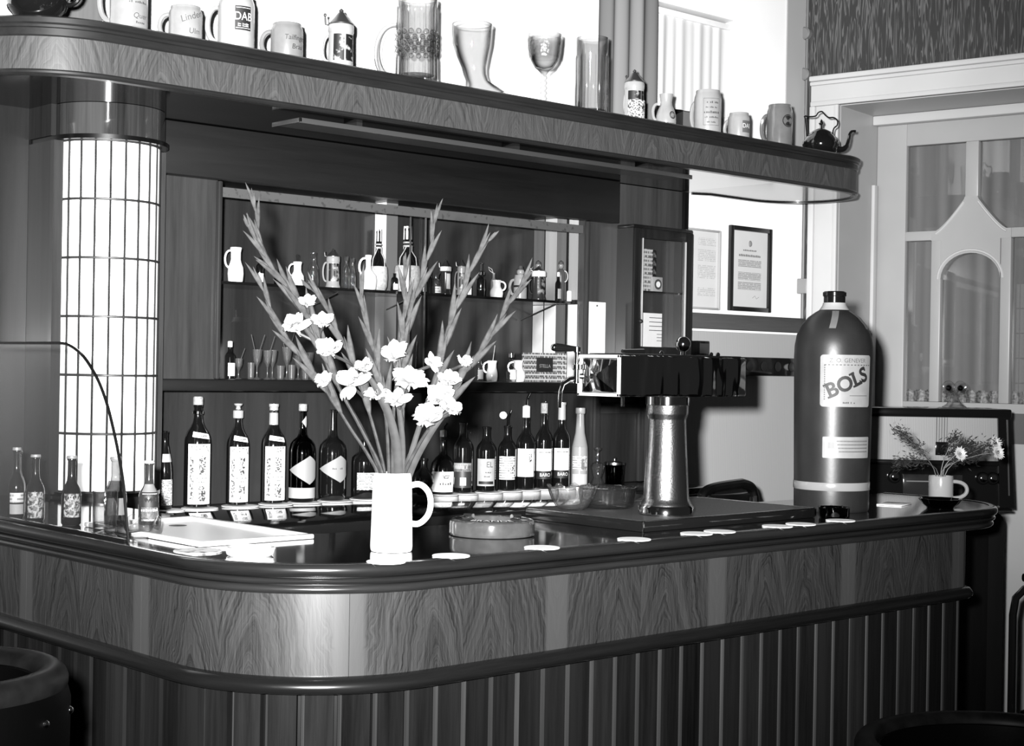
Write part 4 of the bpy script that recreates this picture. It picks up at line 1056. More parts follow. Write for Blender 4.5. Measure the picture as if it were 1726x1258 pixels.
t, rr = bottle('dimple', 'three-sided whisky bottle with white label and pourer', 3.322, BY, LZ, 0.0415, 0.236, name='whisky_bottle')
paper(t, rr, -1.7, 0.35, 0.008, 0.075, PAPER, rows=5); f = MB(); scribble(f, 6, 0.017, rr, -0.5, 0.036, 0.2, 0, 1, 0.001); part('lettering', f, INKG, t, smooth=False)
m = MB(); patch(m, rr, -0.7, -0.1, 0.052, 0.064, 6, 2, 0.0008); part('printed_crest', m, PICT, t)
stopper(t, 0.236, 0.188, 0.011, 'pourer', FOIL)
def wineb(kind, lab, x, H, R, labels, name='wine_bottle'):
    t, rr = bottle(kind, lab, x, BY, LZ, R, H, name=name)
    for (z0, z1, mt, nm) in labels: paper(t, R, -1.72, 0.28, z0, z1, mt, nm)
    return t, rr
t, rr = wineb('wine', 'dark bottle with white upper label and shield below, right of the whisky bottle', 3.409, 0.252, 0.0338, [(0.018, 0.102, plain('dark label', 0.02, rough=0.5), 'label'), (0.072, 0.100, PAPER, 'upper_label')])
m = MB(); patch(m, 0.0338, -0.95, -0.35, 0.026, 0.052, 6, 2, 0.0008); part('shield', m, PAPER, t)
t, rr = wineb('wine', 'dark bottle with grey label lettered EL', 3.514, 0.236, 0.0338, [(0.020, 0.112, PAPERG, 'label')])
f = MB(); wrap_text(f, 'EL', 0.028, 0.0338, -0.35, 0.092, 0, 0, 0.9, 0.0009); scribble(f, 7, 0.008, 0.0338, -0.6, 0.066, 0, 0, 1, 0.0009); scribble(f, 5, 0.008, 0.0338, -0.6, 0.052, 0, 0, 1, 0.0009); part('lettering', f, INKG, t, smooth=False)
m = MB(); patch(m, 0.0338, -1.5, 0.1, 0.026, 0.036, 6, 1, 0.0008); part('base_band', m, INK, t)
t, rr = wineb('wine', 'dark bottle with pourer and a dangling white disc', 3.611, 0.238, 0.0315, [(0.038, 0.118, PRINT2, 'label')])
m = MB(); patch(m, 0.0315, -0.6, 0.1, 0.06, 0.085, 6, 2, 0.0008); part('printed_crest', m, PICT, t)
part('spout', MB().tube([(0, 0, 0.215), (0, 0, 0.245), (0.004, -0.003, 0.262), (0.009, -0.006, 0.276)], [0.005, 0.0045, 0.003, 0.0025], 8), CHROME, t)
m = MB().lathe([(0, -0.001), (0.0125, -0.001), (0.0125, 0.001), (0, 0.001)], 20); m.xf(Matrix.Translation((-0.016, 0.006, 0.258)) @ Matrix.Rotation(F_, 4, 'Z') @ Matrix.Rotation(PI / 2, 4, 'X')); part('disc', m, PAPER, t, 'white disc on the pourer')
t, rr = wineb('wine', 'dark bottle with tall white pourer and big white label', 3.698, 0.268, 0.0328, [(0.045, 0.142, PAPER, 'label')])
stopper(t, 0.335, 0.250, 0.0125, 'pourer'); m = MB(); patch(m, 0.0328, -0.4, -0.05, 0.095, 0.125, 4, 3, 0.0008); part('printed_crest', m, PICT, t)
for i, (x, lab, kind) in enumerate(((3.785, 'dark wine bottle with black band under white label, cork-topped, of the twin pair', 'cork'), (3.872, 'dark wine bottle with black band under white label and foil neck, of the twin pair', 'foil'))):
    t, rr = wineb('wine', lab, x, 0.283, 0.0305, [(0.062, 0.140, PAPER, 'label'), (0.034, 0.0615, INK, 'dark_band')])
    f = MB(); wrap_text(f, 'BARO', 0.017, 0.0305, -0.55, 0.048, 0, 0, 0.9, 0.0009); part('lettering', f, INKW, t, smooth=False)
    m = MB(); patch(m, 0.0305, -1.3, 0.1, 0.120, 0.134, 8, 1, 0.0008); part('small_print', m, PRINT2, t)
    if kind == 'cork':
        stopper(t, 0.300, 0.262, 0.0115, 'cap', CORK)
        m = MB().tube([(0.0, 0, 0.295), (0.003, -0.002, 0.305), (0.006, -0.004, 0.302)], 0.002, 6); part('stopper_top', m, CHROME, t)
    else: stopper(t, 0.302, 0.240, 0.0125, 'sleeve')
t, rr = bottle('clear', 'pale clear glass bottle at the right end of the bottle row', 3.965, BY, LZ, 0.0300, 0.282, glass('frosted clear', 0.7, 0.25, rough=0.1, milk=0.22), name='clear_bottle')
part('contents', MB().lathe(prof_scale([(0, 0.01), (0.90, 0.012), (0.90, 0.40), (0.85, 0.50), (0, 0.50)], 0.030, 0.282), 20), plain('pale liqueur', 0.30, rough=0.2, coat=0.5), t)
paper(t, 0.030, -1.75, 0.25, 0.058, 0.110, PRINT2); m = MB(); patch(m, 0.030, -0.6, 0.1, 0.062, 0.108, 6, 3, 0.0008); part('printed_crest', m, PICT2, t); paper(t, 0.030, -1.75, 0.25, 0.010, 0.045, plain('grey base label', 0.4, rough=0.5), 'base_label')
stopper(t, 0.283, 0.262, 0.0165, 'cap')
matlab = ['behind the sink by the lit column', 'under the first tall vermouth bottle', 'under the second tall vermouth bottle', 'under the foil-necked vermouth bottle', 'under the clear-necked liqueur bottle', 'under the dark squat liqueur bottle', 'under the square-labelled bottle by the flower mug', 'under the three-sided whisky bottle', 'under the bottle with the shield', 'under the bottle lettered EL', 'under the bottle with the dangling disc', 'under the bottle with the tall white pourer', 'under the cork-topped twin bottle', 'under the foil-necked twin bottle', 'under the pale clear bottle']
mx_ = (2.281, 2.388, 2.525, 2.651, 2.757, 2.871, 2.995, 3.322, 3.409, 3.514, 3.611, 3.698, 3.785, 3.872, 3.965)
for i, (x, lb) in enumerate(zip(mx_, matlab)):
    near = min(abs(x - q) for q in mx_ if q != x)
    beer_mat(x, BY - 0.018, BZ, 'white beer mat ' + lb, min(0.055, near * 0.5 - 0.0006) if x > 2.3 else 0.05, group='beer mats under the back counter bottles')
t = thing('crystal_figure', 'little cut crystal vase beside the ice bucket', 'crystal', (4.056, BY, BZ))
body('body', [(0, 0), (0.022, 0), (0.026, 0.01), (0.016, 0.03), (0.024, 0.055), (0.027, 0.07), (0.02, 0.082), (0.007, 0.09), (0.006, 0.125), (0.015, 0.133), (0.015, 0.139), (0, 0.139)], CUTGLASS, t, 12, ang=20)
t = thing('ice_bucket', 'dark glass ice bucket with metal lid and small knob', 'bucket', (4.147, BY, BZ))
body('bucket', [(0, 0.0), (0.030, 0), (0.033, 0.004), (0.037, 0.075), (0.034, 0.075), (0.03, 0.01), (0, 0.01)], SMOKE, t)
part('lid', MB().lathe([(0.039, 0.0755), (0.039, 0.084), (0.030, 0.089), (0.006, 0.091), (0.005, 0.097), (0.008, 0.101), (0, 0.105)], 24), STEEL, t)

# ------------------------------------------------------------------ small things in the display cabinet
UZ, UY = 1.7462, 4.0
def mini_jug(lab, x, R, H, mat=CERAM, hd=L_, spout=True, z=UZ, y=UY, neck=0.62, group=None, name='miniature_jug'):
    t = thing(name, lab, 'jug', (x, y, z), 0, group)
    body('body', prof_scale([(0, 0), (0.78, 0), (0.92, 0.05), (1, 0.25), (0.95, 0.42), (neck + 0.08, 0.58), (neck, 0.66), (neck, 0.85), (neck + 0.1, 0.97), (neck + 0.08, 1.0), (neck - 0.08, 0.97), (neck - 0.1, 0.7), (0, 0.6)], R, H), mat, t, 20)
    m = MB(); handle(m, R * neck, hd, H * 0.42, H * 0.92, R * 0.75, R * 0.13, n=9, seg=6); part('handle', m, mat, t)
    return t
def mini_bottle(lab, x, R, H, mat=DGLASS, kind='wine', z=UZ, y=UY, paper_m=None, cap=None, group=None, name='miniature_bottle'):
    t = thing(name, lab, 'bottle', (x, y, z), 0, group)
    P = prof_scale(BOT[kind], R, H * (0.97 if cap else 1.03)); body('body', P, mat, t, 16)
    if paper_m: paper(t, R, -0.9, 0.9, H * 0.08, H * 0.42, paper_m, rows=2)
    if cap: part('cap', MB().lathe([(R * 0.48, H * 0.84), (R * 0.48, H * 0.985), (R * 0.3, H), (0, H)], 12), cap, t)
    return t
mini_jug('white pitcher cut off by the left frame of the showcase', 2.519, 0.0155, 0.100, spout=False, y=4.06)
mini_jug('white jug with looped handle, second on the glass shelf', 2.546, 0.0245, 0.106)
mini_bottle('dark miniature bottle just behind the looped white jug', 2.583, 0.0105, 0.096, y=4.05)
mini_bottle('miniature bottle with tall white label, fourth on the shelf', 2.632, 0.0115, 0.078, paper_m=PAPER, kind='jar')
mini_bottle('small dark ornate bottle behind the leftmost gladiolus', 2.703, 0.0165, 0.072, kind='dimple', mat=SMOKE)
t = mini_jug('white carafe with a glass stopper', 2.770, 0.0215, 0.076, name='miniature_carafe', neck=0.55)
part('stopper', MB().lathe([(0.004, 0.072), (0.0045, 0.09), (0.006, 0.094), (0.003, 0.10), (0, 0.10)], 10), CGLASS, t)
t = mini_bottle('ornate clear glass miniature decanter next to the carafe', 2.829, 0.0170, 0.110, mat=CUTGLASS, kind='clear'); 
stein('little lidded stein with black dancing figures, left half of the showcase shelf', 2.905, UY, UZ, 0.0225, 0.100, 0.026, STEINW, PICTB, name='miniature_stein', panels=((-1.3, -0.2), (-0.1, 0.9)))
mini_bottle('left one of two clear miniature bottles beside the dancing stein', 2.957, 0.0115, 0.106, mat=CUTGLASS, kind='wine', cap=CHROME)
mini_bottle('right one of two clear miniature bottles beside the dancing stein', 2.988, 0.0120, 0.102, mat=CUTGLASS, kind='clear', cap=CHROME, y=4.01)
mini_jug('bright white round flask with a ring handle', 3.045, 0.0285, 0.114, neck=0.30, name='miniature_flask')
def chianti(lab, x, y, R, H):
    t = thing('wicker_bottle', lab, 'bottle', (x, y, UZ))
    body('body', prof_scale([(0, 0), (0.7, 0), (0.95, 0.08), (1, 0.22), (0.92, 0.38), (0.66, 0.50), (0.42, 0.58), (0.30, 0.68), (0.28, 0.92), (0.30, 0.95), (0.28, 0.97), (0, 0.97)], R, H), DGLASS, t, 24)
    part('wicker', MB().lathe(prof_scale([(0, -0.001), (0.74, -0.001), (1.0, 0.08), (1.05, 0.22), (1.0, 0.36), (0.94, 0.40)], R, H), 36, rmod=flute(18, 0.015)), STRAWM, t, 'pale straw wicker')
    m = MB()
    for a in (0.2, 1.7, 3.3, 4.9):
        m.tube([(math.cos(a) * R * 0.95, math.sin(a) * R * 0.95, H * 0.38), (math.cos(a) * R * 0.85, math.sin(a) * R * 0.85, H * 0.52), (math.cos(a) * R * 0.42, math.sin(a) * R * 0.42, H * 0.62), (math.cos(a + .5) * R * 0.33, math.sin(a + .5) * R * 0.33, H * 0.70)], 0.0016, 6)
    m.lathe([(R * 0.34, H * 0.685), (R * 0.40, H * 0.70), (R * 0.34, H * 0.715)], 16); m.lathe([(R * 0.34, H * 0.74), (R * 0.40, H * 0.75), (R * 0.34, H * 0.765)], 16)
    part('straw_cord', m, STRAWM, t)
    m = MB()
    for i in range(5):
        a = 2 * PI * i / 5; m.tube([(math.cos(a) * R * 0.26, math.sin(a) * R * 0.26, H * 0.80), (math.cos(a) * R * 0.24, math.sin(a) * R * 0.24, H * 1.0)], R * 0.10, 6)
    part('neck_wrap', m, PAPER, t, 'white wrapped neck')
    return t
chianti('wicker covered bottle with white neck, left one of the pair by the centre post', 3.112, 4.035, 0.030, 0.205)
chianti('big wicker covered bottle with white neck, right of the centre post', 3.194, 3.985, 0.042, 0.217)
mini_bottle('tiny dark bottle with white label in front of the wicker bottles', 3.117, 0.0130, 0.056, paper_m=PAPER, kind='jar', y=3.955)
mini_bottle('thin miniature bottle right beside the big wicker bottle', 3.276, 0.0095, 0.086, paper_m=PAPER, cap=FOIL)
mini_bottle('slim dark miniature bottle behind the upright gladiolus', 3.304, 0.0090, 0.084, cap=FOIL)
mini_bottle('squat clear miniature bottle with printed front', 3.331, 0.0165, 0.064, mat=CUTGLASS, kind='jar', paper_m=PRINT2)
t = stein('little lidded stein with a white keyhole panel', 3.371, UY, UZ, 0.0185, 0.092, 0.028, plain('dark stein', 0.03, rough=0.2, coat=0.4), PAPER, name='miniature_stein', panels=((-0.5, 0.45),))
part('lid_band', MB().lathe([(0.0185, 0.080), (0.0195, 0.082), (0.0195, 0.093), (0.0185, 0.095)], 20), PAPER, t)
t = stein('narrow lidded stein with a white band, right of the keyhole stein', 3.441, UY, UZ, 0.0155, 0.100, 0.026, STONE, PICTB, name='miniature_stein')
mini_bottle('slender miniature bottle behind the slanting gladiolus', 3.474, 0.0105, 0.070, paper_m=PAPER)
t = mini_bottle('dark miniature bottle with a tall silver stopper', 3.530, 0.0140, 0.085, kind='jar', paper_m=None)
part('stopper', MB().lathe([(0.012, 0.076), (0.012, 0.086), (0.004, 0.09), (0.004, 0.114), (0.0065, 0.116), (0.0065, 0.119), (0, 0.12)], 12), CHROME, t)
part('silver_band', MB().lathe([(0.0142, 0.022), (0.0150, 0.024), (0.0150, 0.028), (0.0142, 0.030)], 16), CHROME, t)
mini_jug('squat white pouring jug with its handle to the right', 3.603, 0.0235, 0.062, hd=R_, neck=0.6)
t = mini_bottle('small pale bottle with a straw loop, behind the squat pouring jug', 3.643, 0.0115, 0.088, mat=STONE, kind='jar', y=4.06)
part('straw_loop', MB().tube([(0, 0, 0.085), (-0.006, 0.004, 0.104), (-0.016, 0.012, 0.112), (-0.012, 0.010, 0.100), (0, 0, 0.088)], 0.0012, 5), STRAWM, t)
t = stone_mug('pale ceramic tankard shaped like a stout figure with a dark belt', 3.715, UY, UZ, 0.0235, 0.085, STONE2, name='figure_tankard', hd=L_)
part('head', MB().sphere((0, 0, 0.096), 0.014, 14, 10), STONE2, t); part('hat', MB().lathe([(0.017, 0.104), (0.010, 0.107), (0.007, 0.118), (0, 0.12)], 14), INKG, t); part('belt', MB().lathe([(0.0236, 0.042), (0.0242, 0.043), (0.0242, 0.048), (0.0236, 0.049)], 24), INK, t)
t = stein('dark stein with white rim and a pale figure in an arch', 3.804, UY, UZ, 0.0245, 0.104, 0.02, plain('dark stein', 0.03), blotch('arch picture', 0.22, 0.004, scale=60, thr=0.55), name='miniature_stein', panels=((-0.95, 0.75),))
part('white_rim', MB().lathe([(0.024, 0.084), (0.026, 0.086), (0.026, 0.100), (0.024, 0.104)], 24), PAPER, t)
def peg_bottle(lab, x, y, R, H, mat):
    t = thing('figure_bottle', lab, 'bottle', (x, y, UZ))
    body('body', prof_scale([(0, 0), (0.85, 0), (1, 0.03), (0.95, 0.40), (1.0, 0.62), (0.85, 0.74), (0.45, 0.79), (0, 0.79)], R, H), mat, t, 18)
    part('head', MB().sphere((0, 0, H * 0.87), R * 0.68, 14, 10, 1.25), STONE, t, 'pale round head stopper')
    part('hair', MB().lathe([(R * 0.70, H * 0.90), (R * 0.55, H * 0.965), (0, H * 1.0)], 14), INKG, t)
    return t
peg_bottle('left one of two bottles with round doll heads', 3.848, 4.05, 0.0150, 0.148, plain('grey doll', 0.07, rough=0.3, coat=0.3))
mini_bottle('dark bottle with grey label between the two doll-headed bottles', 3.872, 0.0112, 0.104, paper_m=PAPERG, cap=PAPER, y=3.97)
t = peg_bottle('right one of two bottles with round doll heads, one arm akimbo', 3.8985, 3.985, 0.0150, 0.148, plain('grey doll2', 0.06, rough=0.3, coat=0.3))
m = MB(); handle(m, 0.013, R_, 0.07, 0.11, 0.012, 0.002, seg=6, n=8); part('arm', m, STONE, t)
mb = MB().lathe([(0, 0), (0.0085, 0), (0.0092, 0.003), (0.0092, 0.034), (0.0075, 0.037), (0, 0.037)], 16)
o = part('thimble', mb, CERAM); o.location = (3.903, 3.945, UZ); tag(o, 'tiny white thimble at the right end of the glass shelf', 'thimble')

BLZ = 1.4568
mini_bottle('slim dark bottle in the lower left corner of the showcase', 2.487, 0.0098, 0.112, z=BLZ, kind='hock')
mini_bottle('dark bottle with white cap and white label, lower left in the showcase', 2.531, 0.0155, 0.114, z=BLZ, paper_m=PAPER, cap=PAPER)
GP = [(0, 0.0), (0.85, 0.0), (0.9, 0.02), (0.2, 0.08), (0.13, 0.14), (0.13, 0.40), (0.3, 0.46), (0.75, 0.62), (0.95, 0.85), (1.0, 1.0), (0.93, 1.0), (0.85, 0.82), (0.6, 0.62), (0, 0.52)]
TP = [(0, 0), (0.8, 0), (0.85, 0.04), (1, 1), (0.92, 1), (0.78, 0.1), (0, 0.08)]
GL0 = {}
def lglass(kind, lab, x, y, R, H, straw=0):
    t = thing('liqueur_glass', lab, 'glass', (x, y, BLZ), 0, 'liqueur glasses in the showcase')
    body('bowl', prof_scale(GP if kind else TP, R, H), FINEGLASS, t, 16, ang=60)
    if straw:
        m = MB()
        for s_ in range(straw): m.tube([(0.002 * s_, 0, H * 0.55), (R * (0.8 - 1.3 * s_), 0.003, H * 1.0), (R * (2.0 - 3.2 * s_), 0.006, H * 1.5)], 0.0008, 5)
        part('straw', m, plain('grey straw', 0.10, rough=0.6), t)
    return t
for kind, lab, x, y, R, H, st in ((1, 'stemmed liqueur glass next to the white-capped bottle', 2.575, 4.02, 0.0125, 0.062, 1), (1, 'tall stemmed liqueur glass holding two straws', 2.601, 3.96, 0.0150, 0.090, 2), (0, 'small tumbler behind the glass with two straws', 2.632, 4.04, 0.0125, 0.05, 0), (1, 'stemmed liqueur glass holding a single long straw', 2.645, 3.97, 0.0145, 0.088, 1), (0, 'short tumbler at the front between stemmed glasses', 2.672, 3.94, 0.0125, 0.042, 0), (1, 'third stemmed glass of the row, in front of the dark back', 2.690, 4.01, 0.0140, 0.090, 0), (0, 'short tumbler left of the wide-bowled glass', 2.716, 3.945, 0.0125, 0.045, 0), (1, 'wide-bowled stemmed glass with crossing straws', 2.736, 4.0, 0.0160, 0.100, 2), (1, 'stemmed liqueur glass nearest the gladiolus stems', 2.772, 3.99, 0.0140, 0.075, 0), (0, 'short tumbler nearest the gladiolus stems', 2.764, 3.94, 0.0125, 0.044, 0), (1, 'stemmed glass half hidden behind the flowers', 2.820, 4.0, 0.0140, 0.085, 0)):
    lglass(kind, lab, x, y, R, H, st)
t = thing('hanging_glass_vase', 'tall narrow clear glass under the wicker bottle', 'glass', (3.232, 4.0, BLZ)); body('body', prof_scale(TP, 0.0165, 0.130), CGLASS, t, 20)
mini_bottle('pale bottle among the flowers on the showcase floor', 3.361, 0.0140, 0.113, z=BLZ, mat=CUTGLASS, kind='clear')
mini_bottle('dark-capped clear bottle left of the white straw jug', 3.527, 0.0160, 0.095, z=BLZ, mat=CUTGLASS, kind='clear', paper_m=PAPERG, cap=INK)
t = mini_jug('white ceramic jug with a straw, lower right in the showcase', 3.588, 0.0205, 0.072, z=BLZ, hd=L_, neck=0.75)
part('straw', MB().tube([(0, 0, 0.05), (0.012, 0, 0.125)], 0.0013, 5), STRAWM, t)
mini_bottle('pear shaped clear bottle between two white jugs', 3.641, 0.0195, 0.100, z=BLZ, mat=CUTGLASS, kind='dimple', paper_m=PAPER, cap=CHROME, y=3.96)
mini_jug('white painted jug leaning against the stacked boxes', 3.697, 0.0265, 0.075, z=BLZ, hd=L_, neck=0.6, y=3.985)
BOXP = printed('match box print', 0.50, 0.10, rows=90, cols=110, amount=0.55)
bx0 = MB()
def pbox(mb, x0, x1, y0, y1, z0, z1):
    mb.box(x0, x1, y0, y1, z0, z1)
    return mb
def boxface(w, d, h):
    """small carton with print UVs on every face"""
    mb = MB(); vs = [(x, y, z) for x in (-w / 2, w / 2) for y in (-d / 2, d / 2) for z in (0, h)]
    fs = [(0, 1, 3, 2), (4, 6, 7, 5), (0, 4, 5, 1), (2, 3, 7, 6), (0, 2, 6, 4), (1, 5, 7, 3)]
    uvs = [[(vs[i][0] + vs[i][1] + 0.5, vs[i][2]) for i in f] for f in fs]
    return mb.add(vs, fs, uvs)
bm_ = boxface(0.085, 0.05, 0.0168).mesh('matchbox', False); bm_.materials.append(BOXP)
for col_, (x, n) in enumerate(((3.786, 6), (3.8725, 6))):
    for i in range(n):
        o = bpy.data.objects.new('matchbox', bm_); COL.objects.link(o); o.location = (x + random.uniform(-0.0006, 0.0006), 3.99, BLZ + 0.0002 + i * 0.0171); o.rotation_euler.z = random.uniform(-0.008, 0.008)
        ordn = ('bottom', 'second', 'third', 'fourth', 'fifth', 'top')[i]
        tag(o, f'{ordn} printed matchbox of the {"left" if col_ == 0 else "right"} stack in the showcase', 'matchbox', 'stacked matchboxes in the showcase')
t = thing('small_sign', 'small dark sign lettered STELLA leaning on the left matchbox stack', 'sign', (3.785, 3.944, BLZ + 0.036))
m = MB().box(-0.039, 0.039, -0.003, 0, 0.0, 0.050, 0.001); part('plate', m, plain('dark sign', 0.02, rough=0.4), t)
f = MB(); flat_text(f, 'STELLA', 0.017, (0, -0.0035, 0.020), (1, 0, 0), (0, 0, 1)); part('lettering', f, PAPERG, t, smooth=False)

# ------------------------------------------------------------------ little glazed wall case, card and framed papers
wc = thing('wall_case', 'narrow dark glazed wall case with small boxes on its shelf', 'case', (4.235, 3.845, 1.56))
def wbx(n, mat, *a, bev=0.0): return part(n, MB().box(*a, bev), mat, wc)
FRD = wood('case frame wood', 0.004, 0.012, (50, 50, 3), rough=0.3, coat=0.3)
wbx('side', FRD, -0.158, -0.146, -0.045, 0.034, 0.0, 0.455); wbx('side', FRD, 0.146, 0.158, -0.045, 0.034, 0.0, 0.455)
wbx('top', FRD, -0.160, 0.160, -0.05, 0.034, 0.455, 0.468, bev=0.003); wbx('bottom', FRD, -0.160, 0.160, -0.05, 0.034, -0.012, 0.0, bev=0.003)
wbx('back', W_FRAME, -0.146, 0.146, 0.028, 0.034, 0.0, 0.455)
fr = MB(); fr.box(-0.158, -0.118, -0.055, -0.0455, 0.0, 0.455, 0.003); fr.box(0.118, 0.158, -0.055, -0.0455, 0.0, 0.455, 0.003); fr.box(-0.118, 0.118, -0.055, -0.0455, 0.42, 0.455, 0.003); fr.box(-0.118, 0.118, -0.055, -0.0455, 0.0, 0.03, 0.003)
d_ = part('door', fr, FRD, wc)
part('pane', MB().box(-0.118, 0.118, -0.051, -0.049, 0.03, 0.42), PANE, d_, smooth=False)
m = MB(); m.box(-0.119, -0.115, -0.058, -0.050, 0.03, 0.42, 0.001); m.box(0.115, 0.119, -0.058, -0.050, 0.03, 0.42, 0.001); part('bead', m, FOIL, d_)
part('catch', MB().sphere((-0.128, -0.060, 0.12), 0.008, 10, 8), MATTBLACK, d_)
wbx('shelf', plain('dark shelf', 0.006), -0.146, 0.146, -0.04, 0.028, 0.226, 0.232)
pk = boxface(0.070, 0.040, 0.030).mesh('cigarette_packet', False); pk.materials.append(printed('packet print', 0.42, 0.12, rows=70, cols=120, amount=0.55))
for i in range(5):
    o = bpy.data.objects.new('cigarette_packet', pk); COL.objects.link(o); o.location = (4.235 - 0.066, 3.845 - 0.005, 1.56 + 0.2325 + i * 0.0306 + 0.018); 
    if i == 0: o.location.z = 1.56 + 0.2325
    else: o.location.z = 1.56 + 0.2325 + i * 0.0306
    tag(o, f'{("lowest", "second", "third", "fourth", "topmost")[i]} pale printed packet stacked in the wall case', 'packet', 'packets in the wall case')
pk2 = boxface(0.034, 0.03, 0.024).mesh('dark_packet', False); pk2.materials.append(blotch('dark packet', 0.15, 0.006, scale=70, thr=0.6))
for i in range(5):
    o = bpy.data.objects.new('small_dark_packet', pk2); COL.objects.link(o); o.location = (4.235 - 0.012, 3.845 + 0.006, 1.56 + 0.2325 + 0.0245 * i + 0.0 + (0.0006 * i)); o.location.z = 1.56 + 0.2325 + 0.0306 * i
    if i: o.scale.z = 1.27
    else: o.scale.z = 1.27
    tag(o, f'{("lowest", "second", "third", "fourth", "topmost")[i]} small black packet in the wall case column', 'packet', 'black packets in the wall case')
t = thing('cigar_box', 'square pale tin with a round emblem standing in the wall case', 'tin', (4.235 - 0.016, 3.845 - 0.030, 1.56 + 0.2325))
part('tin', MB().box(-0.026, 0.030, -0.006, 0.006, 0, 0.053, 0.002), PAPERG, t)
m = MB().lathe([(0, 0), (0.019, 0), (0.019, 0.0006), (0, 0.0006)], 20); m.xf(Matrix.Translation((0.004, -0.0062, 0.026)) @ Matrix.Rotation(PI / 2, 4, 'X')); part('emblem_ring', m, INKG, t)
m = MB().lathe([(0, 0), (0.011, 0), (0.011, 0.0006), (0, 0.0006)], 20); m.xf(Matrix.Translation((0.004, -0.0069, 0.026)) @ Matrix.Rotation(PI / 2, 4, 'X')); part('emblem', m, PAPER, t)
t = thing('price_card', 'white price list card inside the wall case', 'card', (4.235, 3.845, 1.56))
part('sheet', MB().box(-0.112, 0.064, 0.010, 0.013, 0.001, 0.155), PAPER, t)
m = MB()
for i in range(4): m.box(-0.006, 0.064, 0.0085, 0.0098, 0.137 - i * 0.0155, 0.1395 - i * 0.0155)
for i in range(3): m.box(0.036, 0.064, 0.0085, 0.0098, 0.077 - i * 0.012, 0.079 - i * 0.012)
part('ruled_lines', m, INKG, t, smooth=False)
t = thing('hanging_card', 'plain white card hung on the cabinet stile beside the tap', 'card', (3.975, 3.8785, 1.56))
part('card', MB().box(-0.045, 0.045, -0.002, 0.0, 0, 0.185), PAPER, t, smooth=False); part('nail', MB().sphere((0.0, -0.003, 0.172), 0.0035, 8, 6), INK, t)

def framed(lab, x0, x1, z0, z1, fw, fmat, y=3.90, glassy=True):
    t = thing('framed_document', lab, 'picture frame', ((x0 + x1) / 2, y, z0)); w_, h_ = (x1 - x0) / 2, z1 - z0
    part('sheet', MB().add([(-w_ + fw, -0.006, fw), (w_ - fw, -0.006, fw), (w_ - fw, -0.006, h_ - fw), (-w_ + fw, -0.006, h_ - fw)], [(0, 1, 2, 3)]), plain('document paper', 0.50, rough=0.6, var=0.04), t, smooth=False)
    for a in ((-w_, -w_ + fw, 0, h_), (w_ - fw, w_, 0, h_), (-w_ + fw, w_ - fw, 0, fw), (-w_ + fw, w_ - fw, h_ - fw, h_)):
        part('frame_bar', MB().box(a[0], a[1], -0.018, -0.0005, a[2], a[3], 0.003), fmat, t)
    return t, w_, h_
t, w_, h_ = framed('dark framed certificate on the white wall', 4.726, 4.984, 1.744, 2.079, 0.018, FRD)
f = MB(); 
for n_, zz, hh in ((8, h_ - 0.096, 0.006), (13, h_ - 0.118, 0.009)):
    for i in range(n_):
        x0 = (i - n_ / 2) * 0.0105; f.add([(x0, -0.0068, zz), (x0 + 0.008, -0.0068, zz), (x0 + 0.008, -0.0068, zz + hh * (0.7 + 0.3 * ((i * 5) % 3) / 2)), (x0, -0.0068, zz + hh)], [(0, 1, 2, 3)])
m2 = MB()
for z0, z1, ww in ((0.175, 0.205, 0.072), (0.125, 0.155, 0.072), (0.085, 0.118, 0.072)): m2.add([(-ww, -0.0066, z0), (ww, -0.0066, z0), (ww, -0.0066, z1), (-ww, -0.0066, z1)], [(0, 1, 2, 3)], [[(1 - ww, z0), (1 + ww, z0), (1 + ww, z1), (1 - ww, z1)]])
part('print', m2, printed('document print', 0.48, 0.2, rows=170, cols=190, amount=0.6), t, smooth=False)
f.sphere((0, -0.0064, h_ - 0.066), 0.008, 8, 6, 1.6); f.tube([(0.02, -0.007, 0.055), (0.035, -0.007, 0.064), (0.045, -0.007, 0.052), (0.06, -0.007, 0.06)], 0.0008, 4)
part('lettering', f, plain('document ink', 0.14, rough=0.6), t, smooth=False)
t, w_, h_ = framed('pale thin-framed document half hidden behind the wall case', 4.455, 4.665, 1.742, 2.050, 0.008, plain('thin frame', 0.30, rough=0.4), y=3.8995)
m2 = MB()
for i, (z0, z1) in enumerate(((0.245, 0.275), (0.185, 0.23), (0.12, 0.17), (0.05, 0.085))): m2.add([(-0.02, -0.0066, z0), (0.085, -0.0066, z0), (0.085, -0.0066, z1), (-0.02, -0.0066, z1)], [(0, 1, 2, 3)], [[(0.9, z0), (1.0, z0), (1.0, z1), (0.9, z1)]])
part('print', m2, printed('faint print', 0.50, 0.36, rows=150, cols=160, amount=0.55), t, smooth=False)

